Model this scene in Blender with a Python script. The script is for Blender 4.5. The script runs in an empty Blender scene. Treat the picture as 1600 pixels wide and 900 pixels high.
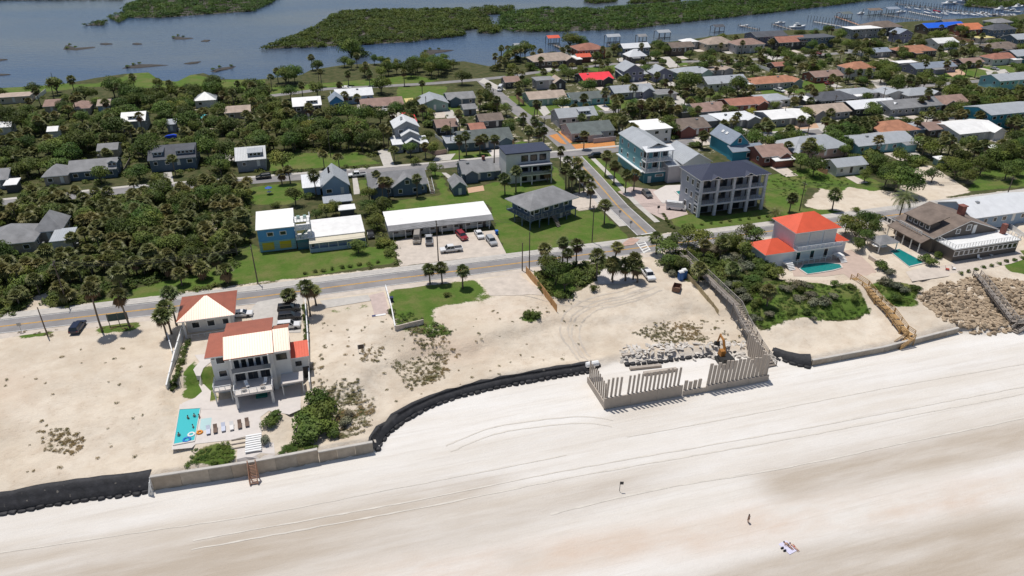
import bpy, bmesh, math, random
import numpy as np
from mathutils import Vector, Matrix

random.seed(7)
rng = np.random.default_rng(7)
R = math.radians
sc = bpy.context.scene
col = sc.collection

# ------------------------------------------------------------------ camera
CAM_H, PITCH, FPX = 80.0, R(28.6), 1121.0
cam_data = bpy.data.cameras.new("camera")
cam_data.sensor_width = 36.0
cam_data.lens = FPX / 1600.0 * 36.0
cam_data.clip_start = 1.0
cam_data.clip_end = 20000.0
cam = bpy.data.objects.new("camera", cam_data)
cam.location = (0, 0, CAM_H)
cam.rotation_euler = (math.pi / 2 - PITCH, 0, 0)
col.objects.link(cam)
sc.camera = cam

# ------------------------------------------------------------------ sky and sun
SUN_EL, SUN_AZ = R(73), R(-38)        # azimuth from the view direction (+Y), negative = left
w = bpy.data.worlds.new("World")
sc.world = w
w.use_nodes = True
nt = w.node_tree
bg = nt.nodes["Background"]
sky = nt.nodes.new("ShaderNodeTexSky")
sky.sky_type = 'NISHITA'
sky.sun_disc = False
sky.sun_elevation = SUN_EL
sky.sun_rotation = SUN_AZ
sky.air_density = 1.0
sky.dust_density = 1.2
nt.links.new(sky.outputs[0], bg.inputs[0])
bg.inputs[1].default_value = 0.085
sd = bpy.data.lights.new("sun", 'SUN')
sd.energy = 3.9
sd.angle = R(0.55)
sd.color = (1.0, 0.955, 0.89)
sun = bpy.data.objects.new("sun", sd)
S = Vector((math.sin(SUN_AZ) * math.cos(SUN_EL), math.cos(SUN_AZ) * math.cos(SUN_EL), math.sin(SUN_EL)))
sun.rotation_euler = S.to_track_quat('Z', 'Y').to_euler()
sun.location = (0, 0, 200)
col.objects.link(sun)
sc.view_settings.view_transform = 'Standard'
sc.view_settings.look = 'None'
sc.view_settings.exposure = -0.12
sc.view_settings.gamma = 1.0
sc.cycles.max_bounces = 5
sc.cycles.diffuse_bounces = 3
sc.cycles.glossy_bounces = 3
sc.cycles.transmission_bounces = 3
sc.cycles.caustics_reflective = False
sc.cycles.caustics_refractive = False
sc.cycles.use_denoising = True

# ------------------------------------------------------------------ surveying helpers
GRID = R(16.2)                        # street grid turned against the view
U = Vector((math.cos(GRID), math.sin(GRID)))
V = Vector((-math.sin(GRID), math.cos(GRID)))
CP, SP = math.cos(PITCH), math.sin(PITCH)

def ray(px, py):
    x, y = (px - 800.0) / FPX, (450.0 - py) / FPX
    return (x, CP + y * SP, -SP + y * CP)

def P(px, py, z=0.0):
    d = ray(px, py)
    t = (z - CAM_H) / d[2]
    return Vector((d[0] * t, d[1] * t, z))

def proj(p):
    x, y, z = p[0], p[1], p[2] - CAM_H
    f = y * CP - z * SP
    up = y * SP + z * CP
    return (800 + FPX * x / f, 450 - FPX * up / f)

def uv(p):
    return (p[0] * U.x + p[1] * U.y, p[0] * V.x + p[1] * V.y)

def mono(pts, z):
    q = [uv(P(a, b, z)) for a, b in pts]
    us, vs = [q[0][0]], [q[0][1]]
    for a, b in q[1:]:
        us.append(max(a, us[-1] + 0.05)); vs.append(b)
    return np.array(us), np.array(vs)

BEACH_Z, TOP_Z, WATER_Z = -4.5, -1.9, -1.0
WALL_PX = [(-260, 845), (0, 802), (100, 785), (238, 767), (400, 742), (500, 724), (583, 708), (589, 699), (600, 682), (620, 664), (650, 646), (690, 628),
           (740, 613), (800, 600), (860, 590), (925, 579), (962, 566), (1050, 562), (1130, 553), (1200, 560), (1265, 572),
           (1380, 551), (1495, 521), (1540, 523), (1600, 516), (1800, 480)]
WU, WV = mono(WALL_PX, BEACH_Z)
SHORE_PX = [(-400, 158), (0, 134), (60, 131), (110, 127), (150, 119), (200, 112), (235, 110), (252, 122), (280, 124), (300, 114), (320, 111), (345, 120),
            (400, 121), (470, 114), (485, 106), (540, 98), (600, 96), (660, 96), (720, 93), (760, 101), (800, 88), (830, 84), (880, 77),
            (960, 70), (1050, 62), (1110, 54), (1180, 48), (1230, 45), (1265, 46), (1330, 40), (1400, 33), (1450, 30), (1560, 24), (1640, 14), (1900, 4)]
SU, SV = mono(SHORE_PX, WATER_Z)

TU = np.array([uv(P(a, b, BEACH_Z))[0] for a, b in [(0, 802), (230, 768), (250, 765), (570, 711), (600, 682), (925, 579), (975, 566), (1180, 558), (1270, 572), (1495, 521), (1530, 522)]]); TZ = np.array([-2.4, -2.4, -1.9, -1.9, -2.95, -2.95, -3.4, -3.0, -3.1, -3.1, -3.6])

def sstep(t):
    t = np.clip(t, 0, 1)
    return t * t * (3 - 2 * t)

def inside(poly, X, Y):
    X = np.asarray(X, float); Y = np.asarray(Y, float)
    c = np.zeros(X.shape, bool)
    n = len(poly)
    for i in range(n):
        x1, y1 = poly[i][0], poly[i][1]; x2, y2 = poly[(i + 1) % n][0], poly[(i + 1) % n][1]
        if y1 == y2: continue
        k = ((y1 > Y) != (y2 > Y)) & (X < (x2 - x1) * (Y - y1) / (y2 - y1) + x1)
        c ^= k
    return c

PADS = []      # (polygon in plan, level)
def height(x, y):
    x = np.asarray(x, float); y = np.asarray(y, float)
    u = x * U.x + y * U.y; v = x * V.x + y * V.y
    d = v - np.interp(u, WU, WV)
    tz = np.interp(u, TU, TZ)
    up = tz * (1 - sstep(d / 30.0))
    up = up - 0.95 * sstep(d / 7) * (1 - sstep((d - 13 - 1.8 * np.sin(u * .17) - .8 * np.sin(u * .43)) / 2.2)) * sstep((u + 20) / 15) * (1 - sstep((u - 110) / 20))
    # dune relief between wall and road
    k = sstep(d / 4.0) * (1 - sstep((d - 24) / 12.0))
    up = up + k * (0.35 * np.sin(u * 0.21 + 1.3 * np.sin(v * 0.17)) + 0.22 * np.sin(v * 0.43 + u * 0.11) + 0.12 * np.sin(u * 0.9) * np.sin(v * 0.8))
    z = np.where(d > 1.3, up, np.where(d < .4, BEACH_Z + 0.018 * np.minimum(d, 0), BEACH_Z + (up - BEACH_Z) * sstep((d - .4) / 0.9)))
    z = np.where(d < 0, z + 0.05 * np.sin(v * 0.33 + 0.6 * np.sin(u * 0.05)) * sstep(-d / 6), z)
    e = np.interp(u, SU, SV) - v
    z = np.where(e < 12, -4.0 + 4.0 * sstep((e + 8) / 20.0) , z)
    for poly, lev in PADS:
        m = inside(poly, x, y)
        z = np.where(m, lev, z)
    return z

def hz(x, y):
    return float(height(np.array([x]), np.array([y]))[0])

def G(px, py):
    """ground point seen at a photo position"""
    d = ray(px, py)
    t0, t1 = (3 - CAM_H) / d[2], (-7 - CAM_H) / d[2]
    ts = np.linspace(t0, t1, 80)
    zz = CAM_H + d[2] * ts
    hh = height(d[0] * ts, d[1] * ts)
    k = np.argmax(zz <= hh)
    t = ts[k]
    if k > 0:
        a, b = zz[k - 1] - hh[k - 1], zz[k] - hh[k]
        t = ts[k - 1] + (ts[k] - ts[k - 1]) * a / (a - b + 1e-9)
    p = Vector((d[0] * t, d[1] * t, CAM_H + d[2] * t))
    return p

def GP(pts):
    return [G(*p) for p in pts]

# ------------------------------------------------------------------ mesh building helpers
class MB:
    def __init__(s):
        s.v = []; s.f = []; s.m = []
    def face(s, pts, m=0):
        i = len(s.v); s.v += [tuple(p) for p in pts]; s.f.append(tuple(range(i, i + len(pts)))); s.m.append(m); return s
    def box(s, x0, x1, y0, y1, z0, z1, m=0, M=None):
        i = len(s.v)
        c = [(x0, y0, z0), (x1, y0, z0), (x1, y1, z0), (x0, y1, z0), (x0, y0, z1), (x1, y0, z1), (x1, y1, z1), (x0, y1, z1)]
        if M is not None: c = [tuple(M @ Vector(p)) for p in c]
        s.v += c
        for q in ((3, 2, 1, 0), (4, 5, 6, 7), (0, 1, 5, 4), (1, 2, 6, 5), (2, 3, 7, 6), (3, 0, 4, 7)):
            s.f.append(tuple(i + k for k in q)); s.m.append(m)
        return s
    def bar(s, a, b, w, h, m=0):
        a, b = Vector(a), Vector(b); d = b - a; L = d.length
        q = d.to_track_quat('X', 'Z').to_matrix().to_4x4(); q.translation = a
        return s.box(0, L, -w / 2, w / 2, -h / 2, h / 2, m, q)
    def hull8(s, c, m=0):
        i = len(s.v); s.v += [tuple(p) for p in c]
        for q in ((3, 2, 1, 0), (4, 5, 6, 7), (0, 1, 5, 4), (1, 2, 6, 5), (2, 3, 7, 6), (3, 0, 4, 7)):
            s.f.append(tuple(i + k for k in q)); s.m.append(m)
        return s
    def tube(s, pts, rad, n=6, m=0, cap=True):
        pts = [Vector(p) for p in pts]; i = len(s.v); K = len(pts)
        for k, p in enumerate(pts):
            t = (pts[min(k + 1, K - 1)] - pts[max(k - 1, 0)]).normalized()
            a = t.cross(Vector((0, 0, 1)))
            if a.length < 1e-3: a = Vector((1, 0, 0))
            a.normalize(); b = t.cross(a)
            r = rad[k] if isinstance(rad, (list, tuple)) else rad
            for j in range(n):
                an = 2 * math.pi * j / n
                s.v.append(tuple(p + a * (r * math.cos(an)) + b * (r * math.sin(an))))
        for k in range(K - 1):
            for j in range(n):
                s.f.append((i + k * n + j, i + k * n + (j + 1) % n, i + (k + 1) * n + (j + 1) % n, i + (k + 1) * n + j)); s.m.append(m)
        if cap:
            s.f.append(tuple(i + j for j in range(n))[::-1]); s.m.append(m)
            s.f.append(tuple(i + (K - 1) * n + j for j in range(n))); s.m.append(m)
        return s
    def lathe(s, prof, n=10, c=(0, 0, 0), m=0):
        i = len(s.v)
        for r, z in prof:
            for j in range(n):
                an = 2 * math.pi * j / n
                s.v.append((c[0] + r * math.cos(an), c[1] + r * math.sin(an), c[2] + z))
        for k in range(len(prof) - 1):
            for j in range(n):
                s.f.append((i + k * n + j, i + k * n + (j + 1) % n, i + (k + 1) * n + (j + 1) % n, i + (k + 1) * n + j)); s.m.append(m)
        s.f.append(tuple(i + j for j in range(n))[::-1]); s.m.append(m)
        s.f.append(tuple(i + (len(prof) - 1) * n + j for j in range(n))); s.m.append(m)
        return s
    def prism(s, poly, z0, z1, m=0):
        i = len(s.v); n = len(poly)
        s.v += [(p[0], p[1], z0) for p in poly] + [(p[0], p[1], z1) for p in poly]
        s.f.append(tuple(i + n + k for k in range(n))); s.m.append(m)
        s.f.append(tuple(i + k for k in range(n))[::-1]); s.m.append(m)
        for k in range(n):
            s.f.append((i + k, i + (k + 1) % n, i + n + (k + 1) % n, i + n + k)); s.m.append(m)
        return s
    def loft(s, secs, m=0, cap=True):
        i = len(s.v); n = len(secs[0])
        for q in secs: s.v += [tuple(p) for p in q]
        for k in range(len(secs) - 1):
            for j in range(n):
                s.f.append((i + k * n + j, i + k * n + (j + 1) % n, i + (k + 1) * n + (j + 1) % n, i + (k + 1) * n + j)); s.m.append(m)
        if cap:
            s.f.append(tuple(i + j for j in range(n))[::-1]); s.m.append(m)
            s.f.append(tuple(i + (len(secs) - 1) * n + j for j in range(n))); s.m.append(m)
        return s
    def mesh(s, name, mats, smooth=False, fix=True):
        me = bpy.data.meshes.new(name)
        me.from_pydata(s.v, [], s.f)
        for q in (mats if isinstance(mats, (list, tuple)) else [mats]): me.materials.append(q)
        if len(me.materials) > 1: me.polygons.foreach_set('material_index', s.m)
        if fix:
            b = bmesh.new(); b.from_mesh(me); bmesh.ops.recalc_face_normals(b, faces=b.faces); b.to_mesh(me); b.free()
        if smooth: me.polygons.foreach_set('use_smooth', [True] * len(me.polygons))
        me.update()
        return me
    def build(s, name, mats, parent=None, smooth=False, fix=True):
        return link(name, s.mesh(name, mats, smooth, fix), parent)

def link(name, me, parent=None, loc=None, rz=0.0, scale=None):
    o = bpy.data.objects.new(name, me); col.objects.link(o)
    if parent is not None: o.parent = parent
    if loc is not None: o.location = loc
    if rz: o.rotation_euler = (0, 0, rz)
    if scale is not None: o.scale = scale
    return o

def tag(o, label, cat, group=None):
    o['label'] = label; o['category'] = cat
    if group: o['group'] = group
    return o

def thing(name, label, cat, loc=(0, 0, 0), rz=0.0, group=None):
    o = bpy.data.objects.new(name, None); col.objects.link(o)
    o.location = loc; o.rotation_euler = (0, 0, rz); o.empty_display_size = 0.3
    return tag(o, label, cat, group)

def structure(o):
    o['kind'] = 'structure'; return o

LANDMARKS = []           # (x, y, phrase) for telling trees apart
KEEP = []                # photo boxes that trees in front must leave clear: (x0,y0,x1,y1,depth)
FOOT = []                # plan polygons that nothing grows in

# ------------------------------------------------------------------ materials
MATS = {}
def mat(name, color, rough=0.7, metal=0.0, spec=0.5, noise=0.0, nscale=1.0, bump=0.0, bscale=8.0, emis=None, rnd=0.0, stripes=None, tint=None):
    """procedural material; noise varies brightness, rnd varies it between objects, stripes = (axis, spacing, depth)"""
    if name in MATS: return MATS[name]
    m = bpy.data.materials.new(name); m.use_nodes = True
    t = m.node_tree; N = t.nodes; L = t.links
    b = N["Principled BSDF"]
    b.inputs["Base Color"].default_value = (*color, 1)
    b.inputs["Roughness"].default_value = rough
    b.inputs["Metallic"].default_value = metal
    b.inputs["Specular IOR Level"].default_value = spec
    tc = N.new("ShaderNodeTexCoord")
    last = None
    if noise or rnd:
        hsv = N.new("ShaderNodeHueSaturation"); hsv.inputs["Color"].default_value = (*color, 1)
        val = None
        if noise:
            n1 = N.new("ShaderNodeTexNoise"); n1.inputs["Scale"].default_value = nscale; n1.inputs["Detail"].default_value = 5; n1.inputs["Roughness"].default_value = 0.65
            L.new(tc.outputs["Object"], n1.inputs["Vector"])
            mr = N.new("ShaderNodeMapRange"); mr.inputs[1].default_value = 0.3; mr.inputs[2].default_value = 0.7
            mr.inputs[3].default_value = 1 - noise; mr.inputs[4].default_value = 1 + noise
            L.new(n1.outputs[0], mr.inputs[0]); val = mr.outputs[0]
        if rnd:
            oi = N.new("ShaderNodeObjectInfo")
            m2 = N.new("ShaderNodeMapRange"); m2.inputs[3].default_value = 1 - rnd; m2.inputs[4].default_value = 1 + rnd
            L.new(oi.outputs["Random"], m2.inputs[0])
            if val is None: val = m2.outputs[0]
            else:
                mu = N.new("ShaderNodeMath"); mu.operation = 'MULTIPLY'; L.new(val, mu.inputs[0]); L.new(m2.outputs[0], mu.inputs[1]); val = mu.outputs[0]
        L.new(val, hsv.inputs["Value"])
        last = hsv.outputs[0]
        if tint:
            n3 = N.new("ShaderNodeTexNoise"); n3.inputs["Scale"].default_value = tint[1]; n3.inputs["Detail"].default_value = 4
            L.new(tc.outputs["Object"], n3.inputs["Vector"])
            r3 = N.new("ShaderNodeMapRange"); r3.inputs[1].default_value = tint[2]; r3.inputs[2].default_value = tint[3]
            L.new(n3.outputs[0], r3.inputs[0])
            mx = N.new("ShaderNodeMix"); mx.data_type = 'RGBA'
            L.new(r3.outputs[0], mx.inputs[0]); L.new(last, mx.inputs[6]); mx.inputs[7].default_value = (*tint[0], 1)
            last = mx.outputs[2]
        L.new(last, b.inputs["Base Color"])
    hgt = None
    if stripes:
        ax, sp, dep = stripes
        sx = N.new("ShaderNodeSeparateXYZ"); L.new(tc.outputs["Object"], sx.inputs[0])
        d = N.new("ShaderNodeMath"); d.operation = 'MULTIPLY'; d.inputs[1].default_value = 1.0 / sp; L.new(sx.outputs['XYZ'.index(ax)], d.inputs[0])
        fr = N.new("ShaderNodeMath"); fr.operation = 'FRACT'; L.new(d.outputs[0], fr.inputs[0])
        gt = N.new("ShaderNodeMath"); gt.operation = 'GREATER_THAN'; gt.inputs[1].default_value = 0.88; L.new(fr.outputs[0], gt.inputs[0])
        bm_ = N.new("ShaderNodeBump"); bm_.inputs["Distance"].default_value = dep; bm_.inputs["Strength"].default_value = 0.8
        L.new(gt.outputs[0], bm_.inputs["Height"]); hgt = bm_
    if bump:
        n2 = N.new("ShaderNodeTexNoise"); n2.inputs["Scale"].default_value = bscale; n2.inputs["Detail"].default_value = 6
        L.new(tc.outputs["Object"], n2.inputs["Vector"])
        bu = N.new("ShaderNodeBump"); bu.inputs["Strength"].default_value = bump; bu.inputs["Distance"].default_value = 0.1
        L.new(n2.outputs[0], bu.inputs["Height"])
        if hgt: L.new(hgt.outputs[0], bu.inputs["Normal"])
        hgt = bu
    if hgt: L.new(hgt.outputs[0], b.inputs["Normal"])
    if emis:
        b.inputs["Emission Color"].default_value = (*emis[0], 1); b.inputs["Emission Strength"].default_value = emis[1]
    MATS[name] = m
    return m

def srgb(r, g, b):
    f = lambda c: (c / 255 / 12.92) if c / 255 <= 0.04045 else ((c / 255 + 0.055) / 1.055) ** 2.4
    return (f(r), f(g), f(b))

def leaf_mat(name, c1, c2, rnd=0.25, nscale=0.7, trans=0.25, rough=0.55):
    if name in MATS: return MATS[name]
    m = bpy.data.materials.new(name); m.use_nodes = True
    t = m.node_tree; N = t.nodes; L = t.links
    b = N["Principled BSDF"]; out = N["Material Output"]
    b.inputs["Roughness"].default_value = rough; b.inputs["Specular IOR Level"].default_value = 0.16
    tc = N.new("ShaderNodeTexCoord")
    n1 = N.new("ShaderNodeTexNoise"); n1.inputs["Scale"].default_value = nscale; n1.inputs["Detail"].default_value = 4
    L.new(tc.outputs["Object"], n1.inputs["Vector"])
    mr = N.new("ShaderNodeMapRange"); mr.inputs[1].default_value = 0.33; mr.inputs[2].default_value = 0.67; L.new(n1.outputs[0], mr.inputs[0])
    mx = N.new("ShaderNodeMix"); mx.data_type = 'RGBA'; mx.inputs[6].default_value = (*c1, 1); mx.inputs[7].default_value = (*c2, 1)
    L.new(mr.outputs[0], mx.inputs[0])
    oi = N.new("ShaderNodeObjectInfo")
    ge = N.new("ShaderNodeNewGeometry"); nw = N.new("ShaderNodeTexNoise"); nw.inputs["Scale"].default_value = 0.11; nw.inputs["Detail"].default_value = 3; L.new(ge.outputs["Position"], nw.inputs["Vector"])
    rw = N.new("ShaderNodeMapRange"); rw.inputs[1].default_value = 0.46; rw.inputs[2].default_value = 0.68; rw.inputs[4].default_value = 0.55; L.new(nw.outputs[0], rw.inputs[0])
    mw = N.new("ShaderNodeMix"); mw.data_type = 'RGBA'; mw.inputs[7].default_value = (c2[0] * 1.55, c2[1] * 1.2, c2[2] * 1.05, 1); L.new(rw.outputs[0], mw.inputs[0]); L.new(mx.outputs[2], mw.inputs[6]); mx = mw
    m2 = N.new("ShaderNodeMapRange"); m2.inputs[3].default_value = 1 - rnd; m2.inputs[4].default_value = 1 + rnd; L.new(oi.outputs["Random"], m2.inputs[0])
    hs = N.new("ShaderNodeHueSaturation"); L.new(mx.outputs[2], hs.inputs["Color"]); L.new(m2.outputs[0], hs.inputs["Value"])
    m4 = N.new("ShaderNodeMapRange"); m4.inputs[3].default_value = 0.475; m4.inputs[4].default_value = 0.52
    wn = N.new("ShaderNodeTexWhiteNoise"); wn.noise_dimensions = '1D'; L.new(oi.outputs["Random"], wn.inputs["W"]); L.new(wn.outputs[0], m4.inputs[0]); L.new(m4.outputs[0], hs.inputs["Hue"])
    L.new(hs.outputs[0], b.inputs["Base Color"])
    if trans:
        tr = N.new("ShaderNodeBsdfTranslucent"); L.new(hs.outputs[0], tr.inputs[0])
        ms = N.new("ShaderNodeMixShader"); ms.inputs[0].default_value = trans
        L.new(b.outputs[0], ms.inputs[1]); L.new(tr.outputs[0], ms.inputs[2]); L.new(ms.outputs[0], out.inputs[0])
    MATS[name] = m
    return m

M_CONC = mat('concrete', (0.50, 0.47, 0.43), 0.85, noise=0.12, nscale=0.6, bump=0.1)
M_SANDY = mat('sandy_concrete', (0.56, 0.49, 0.42), 0.9, noise=0.14, nscale=0.5, bump=0.1)
M_PATIO = mat('patio_paving', (0.62, 0.57, 0.53), 0.8, noise=0.06, nscale=0.8)
M_WHITE = mat('white_paint', (0.78, 0.78, 0.77), 0.6, noise=0.05, nscale=0.7)
M_GLASS = mat('window_glass', (0.018, 0.024, 0.03), 0.12, spec=0.7, rnd=0.4)
M_WOODG = mat('weathered_wood', (0.22, 0.19, 0.165), 0.85, noise=0.22, nscale=3.0, bump=0.2, rnd=0.15)
M_RAILG = mat('pale_weathered_rail', (0.40, 0.365, 0.33), 0.85, noise=0.15, nscale=3.0, rnd=0.1)
M_WOODY = mat('new_wood', (0.42, 0.265, 0.115), 0.75, noise=0.2, nscale=3.0, bump=0.15, rnd=0.15)
M_WOODR = mat('reddish_wood', (0.46, 0.26, 0.17), 0.75, noise=0.2, nscale=3.0, rnd=0.15)
M_BLACK = mat('black_geotextile', (0.026, 0.026, 0.03), 0.75, noise=0.45, nscale=0.9, bump=0.9, bscale=1.2, tint=((0.20, 0.18, 0.155), 1.1, 0.68, 0.74))
M_BAG = mat('black_sandbag', (0.02, 0.02, 0.024), 0.7, noise=0.3, nscale=1.5, bump=0.5, bscale=3.0, rnd=0.3)
M_STONE = mat('boulder_stone', (0.35, 0.27, 0.185), 0.9, noise=0.35, nscale=2.0, bump=0.5, bscale=3.0, rnd=0.4)
M_PILE = mat('precast_concrete', (0.42, 0.365, 0.31), 0.85, noise=0.1, nscale=1.0, rnd=0.08, bump=0.08)
M_RUBBER = mat('tyre_rubber', (0.02, 0.02, 0.02), 0.85)
M_STEEL = mat('galvanised_steel', (0.35, 0.36, 0.37), 0.45, metal=0.6)
M_DARK = mat('dark_metal', (0.03, 0.03, 0.035), 0.5)
M_BARK = mat('palm_trunk_bark', (0.17, 0.14, 0.11), 0.9, noise=0.3, nscale=4.0, bump=0.4, rnd=0.2)
M_BARK2 = mat('grey_bark', (0.14, 0.12, 0.10), 0.9, noise=0.3, nscale=3.0, bump=0.4, rnd=0.2)
M_POLE = mat('pole_wood', (0.12, 0.095, 0.075), 0.85, noise=0.2, nscale=4.0)
ORD = ['', 'second', 'third', 'fourth', 'fifth', 'sixth', 'seventh', 'eighth', 'ninth', 'tenth', 'eleventh', 'twelfth', 'thirteenth', 'fourteenth', 'fifteenth', 'sixteenth', 'seventeenth', 'eighteenth', 'nineteenth', 'twentieth']

def nth(i):
    if i < 20: return ORD[i] or 'first'
    t, u_ = divmod(i + 1, 10); tens = {2: 'twent', 3: 'thirt', 4: 'fort', 5: 'fift', 6: 'sixt'}[t]
    return tens + 'ieth' if u_ == 0 else tens + 'y-' + ['first', 'second', 'third', 'fourth', 'fifth', 'sixth', 'seventh', 'eighth', 'ninth'][u_ - 1]
# ================================================================== terrain
PADS.append(([tuple(P(a, b, -1.5))[:2] for a, b in [(262, 606), (335, 596), (345, 575), (465, 560), (484, 575), (484, 612), (452, 645), (425, 690), (370, 692), (268, 700)]], -1.5))
PADS.append(([tuple(P(a, b, -1.0))[:2] for a, b in [(1215, 440), (1215, 425), (1190, 395), (1330, 370), (1375, 425), (1330, 440), (1290, 462)]], -1.0))
PADS.append(([tuple(P(a, b, -1.0))[:2] for a, b in [(1352, 412), (1360, 380), (1400, 350), (1570, 340), (1620, 400), (1600, 415), (1480, 430), (1430, 440)]], -1.0))

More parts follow.
